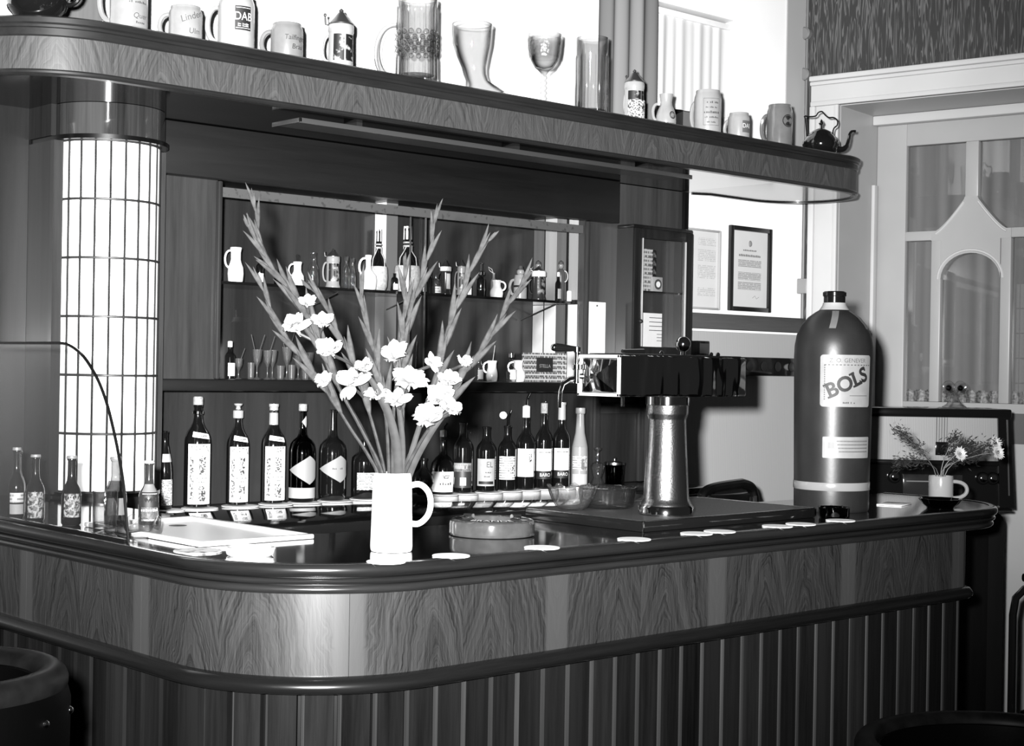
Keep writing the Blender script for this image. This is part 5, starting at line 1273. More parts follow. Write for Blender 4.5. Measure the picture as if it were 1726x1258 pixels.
# power strip behind the tap
t = thing('socket_strip', 'long black socket strip on the striped wall behind the tap', 'socket strip', (4.85, 3.894, 1.49))
part('housing', MB().box(-0.36, 0.345, -0.028, 0.0, 0, 0.074, 0.004), BLACK, t)
for x in (-0.02, 0.07, 0.16, 0.25):
    m = MB().lathe([(0.018, 0), (0.020, 0.001), (0.018, 0.002), (0, 0.0012)], 16); m.xf(Matrix.Translation((x, -0.029, 0.038)) @ Matrix.Rotation(PI / 2, 4, 'X')); part('socket', m, MATTBLACK, t)
t = thing('white_plug', 'white plug pushed into the black socket strip beside the stone bottle', 'plug', (5.135, 3.865, 1.528))
m = MB().lathe([(0.021, 0), (0.022, 0.006), (0.018, 0.026), (0.012, 0.032), (0, 0.033)], 18); m.xf(Matrix.Rotation(PI / 2, 4, 'X')); part('body', m, CERAM, t)
part('cord', MB().tube([(0.0, -0.028, -0.008), (0.012, -0.034, -0.04), (0.03, -0.02, -0.09), (0.03, -0.01, -0.25)], 0.003, 6), PAPERG, t)
t = thing('dark_tin', 'small dark tin standing on the left end of the socket strip', 'tin', (4.535, 3.872, 1.5645))
part('body', MB().box(-0.037, 0.037, -0.018, 0.018, 0, 0.056, 0.003), BLACK, t); part('label', MB().box(-0.020, 0.034, -0.0186, -0.0179, 0.008, 0.046), plain('dim label', 0.03, rough=0.5), t, smooth=False)

# ------------------------------------------------------------------ beer tap on its drip tray
CZ = 1.1408
tr_ = thing('drip_tray', 'low dark drip tray with metal edges under the beer tap', 'tray', (2.87, 2.545, CZ))
X0, X1, Y0, Y1 = -0.305, 0.33, -0.20, 0.185
part('tray_body', MB().box(X0, X1, Y0, Y1, 0, 0.0225, 0.0015), plain('black tray', 0.005, rough=0.1, coat=0.4), tr_)
PERF = blotch('perforated sheet', 0.035, 0.008, scale=160, thr=0.5, soft=0.1)
part('perforated_top', MB().box(X0 + 0.012, X1 - 0.012, Y0 + 0.012, Y1 - 0.012, 0.0226, 0.0242), PERF, tr_)
m = MB()
for a in ((X0, X1, Y0, Y0 + 0.006), (X0, X1, Y1 - 0.006, Y1), (X0, X0 + 0.006, Y0, Y1), (X1 - 0.006, X1, Y0, Y1)): m.box(a[0], a[1], a[2], a[3], 0.0226, 0.0252, 0.0008)
part('metal_rim', m, STEEL, tr_)
part('corner_strip', MB().box(X0 - 0.001, X0 + 0.002, Y0 - 0.001, Y0 + 0.002, 0, 0.0225), CHROME, tr_)

tap = thing('beer_tap', 'chrome beer tap tower with long box head on a flared round column', 'beer tap', (2.735, 2.43, CZ + 0.0243))
H0 = 1.443 - CZ - 0.0243
COLP = [(0, 0), (0.062, 0), (0.063, 0.004), (0.063, 0.022), (0.058, 0.030), (0.056, 0.034), (0.0535, 0.040), (0.0505, 0.09), (0.0465, 0.16), (0.0435, 0.222), (0.0445, 0.226), (0.0475, 0.234), (0.0485, 0.238), (0.0485, H0 - 0.0005), (0, H0 - 0.0005)]
part('column', MB().lathe(COLP, 48), STEEL, tap)
part('base_flange', MB().lathe([(0.0635, 0.001), (0.0655, 0.003), (0.0655, 0.020), (0.0635, 0.023)], 40), CHROME, tap)
part('collar', MB().lathe([(0.048, H0 - 0.022), (0.051, H0 - 0.020), (0.051, H0 - 0.002), (0.048, H0 - 0.001)], 40), CHROME, tap)
HX0, HX1, HY0, HY1, HZ0, HZ1 = -0.235, 0.205, -0.07, 0.06, H0, H0 + 0.093
HEADM = plain('tap head chrome', 0.6, rough=0.10, metal=1.0)
_nt = HEADM.node_tree; _tc = _nt.nodes.new('ShaderNodeTexCoord'); _mp = _nt.nodes.new('ShaderNodeMapping'); _mp.inputs['Scale'].default_value = (16, 16, 3.5); _mp.inputs['Rotation'].default_value = (0, 0.25, 0)
_ns = _nt.nodes.new('ShaderNodeTexNoise'); _ns.inputs['Scale'].default_value = 1.0; _ns.inputs['Detail'].default_value = 1.5; _bp = _nt.nodes.new('ShaderNodeBump'); _bp.inputs['Strength'].default_value = 1.0; _bp.inputs['Distance'].default_value = 0.035
_nt.links.new(_tc.outputs['Object'], _mp.inputs['Vector']); _nt.links.new(_mp.outputs['Vector'], _ns.inputs['Vector']); _nt.links.new(_ns.outputs['Fac'], _bp.inputs['Height']); _nt.links.new(_bp.outputs['Normal'], _nt.nodes['Principled BSDF'].inputs['Normal'])
m = MB().box(HX0, HX1, HY0, HY1, HZ0, HZ1, 0.006); part('head_box', m, HEADM, tap)
part('top_plate', MB().box(HX0 + 0.02, HX1 - 0.01, HY0 + 0.01, HY1 - 0.01, HZ1, HZ1 + 0.004, 0.0015), BLACK, tap)
m = MB()
e = 0.007
for a in ((HY0, HY1, HZ0, HZ0 + e), (HY0, HY1, HZ1 - e, HZ1), (HY0, HY0 + e, HZ0, HZ1), (HY1 - e, HY1, HZ0, HZ1)): m.box(HX0 - 0.006, HX0, a[0], a[1], a[2], a[3], 0.001)
part('end_frame', m, plain('satin white metal', 0.75, rough=0.4, metal=0.5), tap, 'bright metal rim round the end of the head')
yc, zc_ = (HY0 + HY1) / 2, (HZ0 + HZ1) / 2
m = MB(); px = HX0 - 0.016
c4 = [(HX0 - 0.001, HY0 + e, HZ0 + e), (HX0 - 0.001, HY1 - e, HZ0 + e), (HX0 - 0.001, HY1 - e, HZ1 - e), (HX0 - 0.001, HY0 + e, HZ1 - e), (px, yc, zc_)]
m.add(c4, [(0, 1, 4), (1, 2, 4), (2, 3, 4), (3, 0, 4)]); part('end_pyramid', m, HEADM, tap, smooth=False)
m = MB().lathe([(0.007, HZ1 + 0.004), (0.006, HZ1 + 0.014)], 14, (0.045, -0.005, 0)); m.sphere((0.045, -0.005, HZ1 + 0.030), 0.0185, 20, 14); part('ball_knob', m, CHROME, tap)
m = MB()
for x in (-0.075, 0.10, 0.125): m.sphere((x, -0.045, HZ1 + 0.007), 0.0055, 10, 8)
part('screw_cap', m, CHROME, tap)
m = MB().tube([(-0.19, -0.03, HZ1 + 0.009), (-0.12, -0.03, HZ1 + 0.010)], [0.004, 0.006], 8); part('cover_latch', m, BLACK, tap)
# left tap: body, spout, lever
vx = HX0 - 0.012; vy = HY1 - 0.004
m = MB().lathe([(0, HZ0 + 0.028), (0.0085, HZ0 + 0.028), (0.0085, HZ0 + 0.058), (0.011, HZ0 + 0.060), (0.011, HZ0 + 0.070), (0.0075, HZ0 + 0.072), (0.0065, HZ1 + 0.004), (0.0085, HZ1 + 0.006), (0.0085, HZ1 + 0.016), (0, HZ1 + 0.019)], 18, (vx, vy, 0))
m.tube([(vx, vy, HZ0 + 0.044), (HX0 + 0.01, vy - 0.02, HZ0 + 0.044)], 0.007, 10); part('tap_body', m, CHROME, tap)
pth = [(vx, vy, HZ0 + 0.040), (vx - 0.018, vy + 0.006, HZ0 + 0.036), (vx - 0.032, vy + 0.012, HZ0 + 0.026), (vx - 0.037, vy + 0.014, HZ0 + 0.010), (vx - 0.0385, vy + 0.0145, HZ0 - 0.028)]
part('spout', MB().tube(pth, [0.007, 0.0065, 0.0055, 0.005, 0.0045], 10), CHROME, tap)
m = MB().tube([(vx, vy, HZ1 + 0.013), (vx - 0.012, vy + 0.008, HZ1 + 0.013), (vx - 0.03, vy + 0.02, HZ1 + 0.0145), (vx - 0.042, vy + 0.028, HZ1 + 0.015)], [0.005, 0.0068, 0.0092, 0.0098], 12); part('lever_handle', m, BLACK, tap, 'black lever handle')
m = MB().sphere((vx - 0.044, vy + 0.029, HZ1 + 0.015), 0.0085, 12, 8); part('handle_tip', m, CHROME, tap)
part('drip_pipe', MB().tube([(HX0 + 0.028, HY0 + 0.02, HZ0 + 0.01), (HX0 + 0.028, HY0 + 0.02, HZ0 - 0.022)], 0.0042, 8), CHROME, tap)

bl = thing('glass_bowl', 'scalloped cut glass bowl on the left end of the drip tray', 'bowl', (2.633, 2.640, CZ + 0.0243))
sc = lambda a, z, r: 1 + (0.05 * (z / 0.055) * math.cos(10 * a) + 0.02 * math.cos(30 * a)) * (1 if z > 0.01 else 0)
pb = [(p_.x, p_.y) for p_ in catmull([(0.026, 0.0, 0), (0.036, 0.006, 0), (0.046, 0.020, 0), (0.054, 0.038, 0), (0.059, 0.055, 0)], 4)]
m = MB().lathe([(0, 0.002)] + pb + [(r - 0.003, z + (0.001 if i == 0 else 0.002)) for i, (r, z) in enumerate(pb[::-1])] + [(0, 0.005)], 120, rmod=lambda a, z, r: 1 + (0.055 * (z / 0.055) * math.cos(9 * a) + 0.022 * math.cos(36 * a)) * (1 if z > 0.004 else 0))
m.v = [(x, y, z + 0.005 * math.cos(9 * math.atan2(y, x)) * max(0, (z - 0.03) / 0.025)) for x, y, z in m.v]
part('bowl', m, CUTGLASS, bl, ang=120)
bl = thing('pressed_glass_dish', 'wide pressed glass dish between the scalloped bowl and the tap column', 'bowl', (2.755, 2.640, CZ + 0.0243))
m = MB().lathe([(0, 0.004), (0.056, 0.0), (0.064, 0.004), (0.067, 0.018), (0.071, 0.044), (0.075, 0.050), (0.071, 0.051), (0.066, 0.044), (0.060, 0.012), (0, 0.009)], 72, rmod=lambda a, z, r: 1 + 0.012 * math.cos(24 * a))
part('bowl', m, GREYGL, bl, ang=70)

# ------------------------------------------------------------------ big round ashtray
at_ = thing('round_ashtray', 'large round glazed ashtray lettered BRANDE around its rim', 'ashtray', (2.250, 2.500, CZ))
AP = [(0, 0), (0.090, 0), (0.0925, 0.0015), (0.0935, 0.005), (0.0925, 0.007), (0.0925, 0.026), (0.091, 0.031), (0.087, 0.034), (0.066, 0.0358), (0.0625, 0.034), (0.058, 0.014), (0, 0.012)]
part('body', MB().lathe(AP, 56, rmod=lambda a, z, r: 1 - (0.06 if z > 0.03 and abs(math.sin(2 * a + 0.4)) > 0.985 else 0)), plain('brown glaze', 0.042, rough=0.12, coat=0.5, var=0.2, vscale=40), at_)
m = MB().lathe([(0.0675, 0.0362), (0.081, 0.0346), (0.0815, 0.0352), (0.0675, 0.0368)], 56); part('rim_band', m, plain('dark glaze band', 0.012, rough=0.15, coat=0.5), at_)
f = MB(); vs, fs = text_geo('BRANDE', 0.0165, 0, 1.5)
out = []
for x, y in vs:
    r = 0.0745 - y * 0.9 * -1; a = F_ + x / 0.0745
    r = 0.0745 - y
    out.append((r * math.sin(a), -r * math.cos(a), 0.0372 - (r - 0.0675) * 0.12))
f.add(out, fs); part('lettering', f, INKW, at_, smooth=False)
for k in range(4):
    a = F_ + PI / 4 + k * PI / 2; dx, dy = math.sin(a), -math.cos(a)
    part('cigarette_rest', MB().tube([(dx * 0.060, dy * 0.060, 0.0358), (dx * 0.086, dy * 0.086, 0.0345)], 0.0055, 8), plain('dark glaze band', 0.012), at_)

# ------------------------------------------------------------------ beer mats along the front edge of the bar
for x, y, lb, rz in ((1.768, 2.254, 'beside the flower mug', 0.2), (1.925, 2.254, 'before the round ashtray, left of two', 0.5), (2.165, 2.254, 'before the round ashtray, right of two', 0.1), (2.437, 2.254, 'at the left corner of the drip tray', 0.3), (2.640, 2.254, 'in front of the tap column', 0.7), (2.720, 2.254, 'just right of the one before the tap column', 0.2), (2.930, 2.254, 'before the drip tray, left of two', 0.4), (3.020, 2.254, 'before the drip tray, right of two', 0.0), (3.180, 2.254, 'left of the big stone bottle', 0.3)):
    o = beer_mat(x, y, CZ, 'white beer mat on the bar edge ' + lb, 0.036, 'beer mats along the bar edge', rz=rz)
o = part('folded_paper', MB().box(-0.05, 0.05, -0.035, 0.035, 0, 0.003, 0.001), PAPER); o.location = (3.715, 2.455, CZ); o.rotation_euler.z = 0.3; tag(o, 'small folded white paper behind the dark glass dish', 'paper')

# ------------------------------------------------------------------ flower mug with gladioli
MX, MY = 1.8855, 2.388
fm = thing('flower_mug', 'plain white ceramic mug holding tall gladioli on the bar', 'mug', (MX, MY, CZ + 0.0005))
FP = [(0, 0), (0.0395, 0), (0.041, 0.003), (0.0415, 0.010), (0.0385, 0.125), (0.0375, 0.144), (0.0360, 0.1505), (0.0345, 0.1525), (0.0325, 0.151), (0.0335, 0.140), (0.0370, 0.02), (0, 0.012)]
part('body', MB().lathe(FP, 40), CERAM, fm)
m = MB(); dx, dy = math.sin(R_), -math.cos(R_)
hp = [(0.036, 0.128), (0.050, 0.131), (0.062, 0.126), (0.072, 0.113), (0.0755, 0.094), (0.072, 0.074), (0.062, 0.060), (0.050, 0.053), (0.037, 0.054)]
m.tube(catmull([(dx * d, dy * d, z) for d, z in hp], 5), 0.0059, 12); part('handle', m, CERAM, fm)

def blade(mb, path, w, side, bend=0.0):
    """a strap leaf with a fold along the middle"""
    n = len(path); vs = []; fs = []
    for i, p in enumerate(path):
        t = i / (n - 1); ww = w * (min(1, t * 6 + 0.25)) * max(0.02, (1 - t ** 2.2)) ** 0.8
        tg = (path[min(i + 1, n - 1)] - path[max(i - 1, 0)]).normalized()
        sd = (side - tg * side.dot(tg)).normalized(); nr = tg.cross(sd)
        vs += [tuple(p - sd * ww + nr * ww * 0.25), tuple(p), tuple(p + sd * ww + nr * ww * 0.25)]
    for i in range(n - 1):
        for j in range(2): fs.append((3 * i + j, 3 * i + j + 1, 3 * i + 3 + j + 1, 3 * i + 3 + j))
    return mb.add(vs, fs)
def bud_mesh(L, r):
    mb = MB()
    # two overlapping pointed sheaths
    for ph, sc_ in ((0, 1.0), (0.9, 0.8)):
        m = 9; vs = []; fs = []
        for i in range(m + 1):
            t = i / m; rr = r * sc_ * math.sin(PI * min(1, t * 0.92 + 0.08)) ** 0.8 * (1 - 0.35 * t); z = L * t * (1 if ph == 0 else 0.78)
            for k in range(8):
                a = 2 * PI * k / 8 + ph
                vs.append((rr * math.cos(a) + (0.10 * L * t * t if ph == 0 else -0.05 * L * t), rr * 0.75 * math.sin(a), z))
        for i in range(m):
            for k in range(8): fs.append((i * 8 + k, i * 8 + (k + 1) % 8, (i + 1) * 8 + (k + 1) % 8, (i + 1) * 8 + k))
        mb.add(vs, fs)
    return mb
def petal_into(mb, M4, L, W, curl, ruffle, seed):
    nu, nv = 7, 6; vs = []; fs = []
    for i in range(nu + 1):
        t = i / nu; w_ = W * (math.sin(PI * min(1.0, 0.10 + t * 0.83)) ** 0.75) * (0.45 + 0.75 * t)
        for j in range(nv + 1):
            s_ = -1 + 2 * j / nv
            y = s_ * w_; z = L * t * (1 - 0.10 * s_ * s_ * t); x = 0.15 * L * t + curl * L * t * t + ruffle * L * math.sin(s_ * 7 + seed) * t * t - 0.35 * w_ * (1 - s_ * s_)
            vs.append(tuple(M4 @ Vector((x, y, z))))
    for i in range(nu):
        for j in range(nv): fs.append((i * (nv + 1) + j, i * (nv + 1) + j + 1, (i + 1) * (nv + 1) + j + 1, (i + 1) * (nv + 1) + j))
    return mb.add(vs, fs)
def floret_mesh(r, seed):
    rnd = random.Random(seed); mb = MB()
    for i in range(6):
        a = 2 * PI * i / 6 + rnd.uniform(-.15, .15); inner_ = i % 2
        Mx = Matrix.Rotation(a, 4, 'Z') @ Matrix.Rotation(0.35 + 0.3 * inner_ + rnd.uniform(-.25, .25), 4, 'Y')
        petal_into(mb, Mx, r * rnd.uniform(1.5, 1.95), r * (0.86 if inner_ else 0.72), 0.22 + rnd.uniform(-.25, .25), 0.09, seed + i)
    mb.tube([(0, 0, -r * 0.6), (0, 0, 0.02 * r), (0, 0, r * 0.3)], [r * 0.12, r * 0.2, r * 0.3], 8, cap=False)
    for k in range(3): mb.tube([(0, 0, 0), (r * 0.2 * math.cos(k * 2.1), r * 0.2 * math.sin(k * 2.1), r * 1.0)], r * 0.035, 5)
    return mb
STEMS = {
 's1': [(1.678, 2.575, 1.821), (1.688, 2.567, 1.751), (1.701, 2.554, 1.699), (1.731, 2.526, 1.646), (1.761, 2.499, 1.585), (1.782, 2.48, 1.524), (1.811, 2.453, 1.444), (1.842, 2.424, 1.37), (1.8745, 2.402, 1.275), (1.888, 2.385, 1.175)],
 's1b': [(1.664, 2.574, 1.772), (1.684, 2.555, 1.724), (1.705, 2.537, 1.681), (1.738, 2.507, 1.629), (1.766, 2.478, 1.555), (1.794, 2.455, 1.470), (1.834, 2.42, 1.375), (1.8685, 2.394, 1.285), (1.880, 2.384, 1.175)],
 's2': [(1.69, 2.564, 1.658), (1.705, 2.55, 1.61), (1.722, 2.535, 1.566), (1.742, 2.516, 1.531), (1.769, 2.491, 1.484), (1.795, 2.467, 1.436), (1.823, 2.442, 1.378), (1.849, 2.418, 1.326), (1.8645, 2.404, 1.28), (1.872, 2.400, 1.175)],
 's3': [(1.769, 2.512, 1.653), (1.79, 2.493, 1.626), (1.81, 2.474, 1.568), (1.83, 2.455, 1.515), (1.847, 2.43, 1.437), (1.866, 2.410, 1.348), (1.879, 2.4045, 1.285), (1.884, 2.402, 1.175)],
 's4': [(1.839, 2.438, 1.653), (1.847, 2.43, 1.586), (1.853, 2.42, 1.552), (1.867, 2.407, 1.472), (1.876, 2.398, 1.392), (1.879, 2.392, 1.302), (1.882, 2.39, 1.175)],
 's5': [(1.896, 2.375, 1.707), (1.897, 2.374, 1.624), (1.895, 2.375, 1.553), (1.893, 2.378, 1.499), (1.898, 2.374, 1.416), (1.897, 2.378, 1.303), (1.892, 2.38, 1.175)],
 's6': [(1.948, 2.347, 1.795), (1.942, 2.353, 1.735), (1.927, 2.367, 1.659), (1.914, 2.378, 1.607), (1.905, 2.382, 1.553), (1.896, 2.387, 1.488), (1.889, 2.391, 1.429), (1.888, 2.392, 1.302), (1.888, 2.392, 1.175)],
 's7': [(2.019, 2.262, 1.754), (1.998, 2.281, 1.714), (1.979, 2.299, 1.643), (1.96, 2.316, 1.572), (1.951, 2.324, 1.518), (1.938, 2.336, 1.456), (1.92, 2.353, 1.371), (1.9005, 2.378, 1.284), (1.893, 2.388, 1.175)],
 's8': [(2.07, 2.215, 1.676), (2.047, 2.236, 1.627), (2.022, 2.259, 1.564), (1.984, 2.294, 1.488), (1.953, 2.323, 1.416), (1.92, 2.347, 1.354), (1.898, 2.370, 1.284), (1.886, 2.396, 1.175)]}
SLAB = {'s1': 'gladiolus stem leaning furthest left with the highest tip', 's1b': 'gladiolus stem crossing just below the highest left one', 's2': 'gladiolus stem arching low on the left', 's3': 'gladiolus stem second group from the left, tip level with the glass shelf', 's4': 'short upright gladiolus in the middle with forked buds', 's5': 'straight upright gladiolus above the mug centre', 's6': 'slim gladiolus with tall tip just right of centre', 's7': 'gladiolus leaning right with a frayed tip', 's8': 'gladiolus leaning furthest right across the showcase'}
CAMR = Vector((0.7356, -0.6772, 0)).normalized()
TOC = Vector((-0.677, -0.736, 0.0))
bud_cache = {}
FLOR = {'s1': [(1.739, 2.479, 1.625, .013), (1.765, 2.46, 1.59, .015)], 's1b': [(1.721, 2.495, 1.579, .021)], 's2': [(1.770, 2.46, 1.475, .014)], 's3': [(1.772, 2.448, 1.535, .020), (1.802, 2.42, 1.475, .022)], 's4': [(1.821, 2.403, 1.500, .015), (1.845, 2.39, 1.452, .016)], 's5': [(1.863, 2.364, 1.528, .020), (1.887, 2.342, 1.480, .024), (1.873, 2.36, 1.44, .017)], 's6': [(1.921, 2.311, 1.512, .012)], 's7': [(1.945, 2.290, 1.480, .018), (1.966, 2.27, 1.515, .013)], 's8': [(1.913, 2.318, 1.410, .024), (1.931, 2.302, 1.448, .022), (1.950, 2.286, 1.425, .017)]}
gi = 0
for kx, pts in STEMS.items():
    base = Vector(pts[-1]); rnd = random.Random(kx)
    g = thing('gladiolus', SLAB[kx], 'gladiolus', base, 0, 'white gladioli in the mug')
    path = [p - base for p in catmull(pts[::-1], 5)]; n = len(path)
    part('stem', MB().tube(path, [0.0042 - 0.0028 * i / (n - 1) for i in range(n)], 8), STEM, g)
    # sheathed buds up the stalk, alternating, tightening to the tip
    L = [0]
    for a, b in zip(path, path[1:]): L.append(L[-1] + (b - a).length)
    tot = L[-1]; s_ = tot * 0.46; side = 1; q = 0
    while s_ < tot - 0.008:
        i = max(j for j in range(n) if L[j] <= s_); i = min(i, n - 2)
        p = path[i] + (path[i + 1] - path[i]) * ((s_ - L[i]) / max(1e-6, L[i + 1] - L[i])); tg = (path[i + 1] - path[i]).normalized()
        fr_ = (s_ - tot * 0.5) / (tot * 0.5)
        bl_ = 0.100 * (1 - 0.40 * fr_) * rnd.uniform(0.9, 1.1); br = 0.0086 * (1 - 0.5 * fr_)
        zax = (tg * 1.0 + CAMR * side * 0.10 + TOC * rnd.uniform(-.05, .12)).normalized(); xax = (CAMR * side - zax * zax.dot(CAMR * side)).normalized(); yax = zax.cross(xax)
        Mx = Matrix((( xax.x, yax.x, zax.x, p.x), (xax.y, yax.y, zax.y, p.y), (xax.z, yax.z, zax.z, p.z), (0, 0, 0, 1)))
        part('bud', bud_mesh(bl_, br).xf(Mx), BUDM, g)
        s_ += 0.046 * (1 - 0.3 * fr_); side = -side; q += 1
    zax = (path[-1] - path[-3]).normalized(); xax = (CAMR - zax * zax.dot(CAMR)).normalized(); yax = zax.cross(xax); p = path[-2]
    Mx = Matrix(((xax.x, yax.x, zax.x, p.x), (xax.y, yax.y, zax.y, p.y), (xax.z, yax.z, zax.z, p.z), (0, 0, 0, 1)))
    part('bud', bud_mesh(0.03, 0.0042).xf(Mx), BUDM, g)
    for (x, y, z, r) in FLOR.get(kx, []):
        gi += 1; c = Vector((x, y, z)) - base
        # nearest stalk point, so that the flower grows from it
        pn = min(path, key=lambda p_: (p_ - c).length + 2.0 * max(0, p_.z - c.z + 0.035))
        ax = ((c - pn) * 0.7 + TOC * 0.035 + Vector((0, 0, 0.035))).normalized()
        ref = Vector((0, 0, 1)); xx = (ref - ax * ref.dot(ax)).normalized(); yy = ax.cross(xx); o_ = c - ax * r * 0.8
        Mx = Matrix(((xx.x, yy.x, ax.x, o_.x), (xx.y, yy.y, ax.y, o_.y), (xx.z, yy.z, ax.z, o_.z), (0, 0, 0, 1)))
        fl = part('floret', floret_mesh(r, gi * 3).xf(Mx), PETAL, g, 'white open floret')
        part('floret_stalk', MB().tube([pn, (pn + o_) * 0.5, o_ - ax * r * 0.3], [0.003, 0.003, 0.0035], 6), STEM, g)
    # long strap leaves
    lv = {'s4': [((1.882, 2.388, 1.18), (1.885, 2.37, 1.30), (1.868, 2.376, 1.40), (1.838, 2.396, 1.47), (1.815, 2.41, 1.50))], 's8': [((1.886, 2.392, 1.18), (1.908, 2.362, 1.30), (1.935, 2.332, 1.375), (1.965, 2.30, 1.43))], 's5': [((1.892, 2.38, 1.18), (1.892, 2.366, 1.34), (1.878, 2.37, 1.46), (1.88, 2.37, 1.56))], 's7': [((1.893, 2.386, 1.18), (1.905, 2.36, 1.32), (1.93, 2.335, 1.44), (1.95, 2.315, 1.52))]}.get(kx, [])
    for cp in lv:
        part('leaf', blade(MB(), [p_ - base for p_ in catmull(cp, 6)], 0.0095 if kx in ('s4', 's8') else 0.006, CAMR), LEAFM, g)

# ------------------------------------------------------------------ left end of the bar: glass screen, bottles, sink
gs = thing('glass_screen', 'upright curved glass screen with dark edge on the left arm of the bar', 'glass screen', (1.532, 3.3, CZ))
# outline in (y, z): straight foot, rounded front shoulder, level top
sh = [(p_.x, p_.y) for p_ in catmull([(-0.519, 0.0012, 0), (-0.508, 0.054, 0), (-0.496, 0.112, 0), (-0.475, 0.171, 0), (-0.451, 0.223, 0), (-0.425, 0.27, 0), (-0.393, 0.312, 0), (-0.359, 0.343, 0), (-0.32, 0.37, 0), (-0.28, 0.387, 0), (-0.239, 0.397, 0), (-0.198, 0.399, 0)], 3)]
sh += [(0.55, 0.399), (0.55, 0.0012)]
m = MB(); n = len(sh); m.add([(-0.0025, y, z) for y, z in sh] + [(0.0025, y, z) for y, z in sh], [tuple(range(n)), tuple(range(2 * n - 1, n - 1, -1))]); part('pane', m, SCREENG, gs, smooth=False)
part('edge', MB().tube([(0, y, z) for y, z in sh[:-1]], 0.0032, 8), BLACK, gs, 'dark ground edge of the glass')
part('foot_channel', MB().box(-0.006, 0.006, -0.512, 0.55, 0.0, 0.008, 0.001), BLACK, gs)
GREYW = plain('soda glass brown', 0.012, rough=0.08, coat=0.5)
def small_bottle(lab, x, y, R, H, mat, kind='soda', labs=(), cap=FOIL):
    t, rr = bottle(kind, lab, x, y, CZ, R, H * 0.985, mat, name='small_bottle')
    for (z0, z1, mt, nm) in labs: paper(t, rr, -1.25, 0.55, z0 * H, z1 * H, mt, nm, rows=2)
    if cap: part('crown_cap', MB().lathe([(R * 0.52, H * 0.955), (R * 0.56, H * 0.96), (R * 0.5, H * 0.995), (0, H)], 14), cap, t)
    return t, rr
GRAPE = blotch('fruit label', 0.34, 0.04, scale=150, thr=0.50)
small_bottle('brown soda bottle with two-part pale label, furthest left behind the glass screen', 1.575, 3.38, 0.0185, 0.162, GREYW, labs=((0.06, 0.20, PAPERG, 'lower_label'), (0.22, 0.36, PRINT2, 'label')))
small_bottle('brown soda bottle with fruit label, second from left behind the glass screen', 1.580, 3.295, 0.0212, 0.150, GREYW, labs=((0.05, 0.44, GRAPE, 'label'),))
small_bottle('small bottle top peeping between the two left soda bottles', 1.625, 3.48, 0.0175, 0.150, GREYW)
t, rr = small_bottle('brown soda bottle with a bunch of grapes on its label, behind the glass screen', 1.604, 3.168, 0.0215, 0.153, GREYW, labs=((0.12, 0.46, GRAPE, 'label'),))
f = MB(); scribble(f, 7, 0.0075, rr, -0.35, 0.025, 0, 0, 1, 0.0008); part('lettering', f, INKG, t, smooth=False)
t, rr = small_bottle('clear lemonade bottle with pale label in front of the lit column', 1.662, 3.077, 0.0240, 0.154, glass('pale bottle', 0.6, 0.15, rough=0.05), labs=((0.18, 0.42, plain('pale worn label', 0.22, rough=0.6), 'label'),))
part('contents', MB().lathe(prof_scale([(0, 0.02), (0.9, 0.03), (0.92, 0.46), (0.85, 0.54), (0.62, 0.66), (0, 0.66)], 0.024, 0.154), 18), glass('lemonade', 0.55, 0.3), t)
t, rr = small_bottle('small dark lemonade bottle with framed black label beside the bright sink', 1.738, 3.068, 0.0222, 0.144, plain('dark soda glass', 0.02, rough=0.08, coat=0.5), labs=((0.08, 0.50, plain('framed label', 0.35), 'label_border'), (0.105, 0.475, INK, 'label')))
paper(t, rr, -1.4, 0.6, 0.075, 0.092, plain('neck label grey', 0.12), 'neck_label')
f = MB(); scribble(f, 8, 0.0095, rr, -0.35, 0.036, 0.2, 0, 1, 0.0022); part('lettering', f, INKW, t, smooth=False)
# glass tumbler and glass ashtray
t = thing('glass_tumbler', 'plain clear tumbler behind the glass screen', 'glass', (1.588, 2.985, CZ))
body('body', [(0, 0.006), (0.022, 0), (0.024, 0.003), (0.0265, 0.088), (0.025, 0.088), (0.022, 0.010), (0, 0.008)], GREYGL, t)
t = thing('wavy_glass_ashtray', 'low wavy moulded glass ashtray behind the glass screen', 'ashtray', (1.612, 2.885, CZ))
m = MB().lathe([(0, 0.004), (0.040, 0.0), (0.047, 0.006), (0.045, 0.030), (0.040, 0.034), (0.033, 0.024), (0.028, 0.012), (0, 0.010)], 64, rmod=lambda a, z, r: 1 + 0.05 * math.cos(4 * a)); m.v = [(x, y, z * (1 + 0.28 * math.cos(4 * math.atan2(y, x) + 1) * min(1, z / 0.03))) for x, y, z in m.v]
part('body', m, GREYGL, t, ang=70)
# bright steel sink
sk = thing('steel_sink', 'bright steel drainer sink let into the corner of the bar', 'sink', (1.745, 2.885, CZ))
a0, a1, b0, b1 = -0.135, 0.14, -0.24, 0.235
part('basin', MB().box(a0 + 0.018, a1 - 0.018, b0 + 0.018, b1 - 0.018, 0.0004, 0.003), BRIGHT, sk, smooth=False)
m = MB()
for q in ((a0, a1, b0, b0 + 0.018), (a0, a1, b1 - 0.018, b1), (a0, a0 + 0.018, b0 + 0.018, b1 - 0.018), (a1 - 0.018, a1, b0 + 0.018, b1 - 0.018)): m.box(q[0], q[1], q[2], q[3], 0, 0.010, 0.003)
part('rim', m, BRIGHT, sk)
part('drain', MB().lathe([(0, 0.0036), (0.016, 0.0036), (0.020, 0.0032)], 20, (0.03, 0.12, 0)), MATTBLACK, sk)
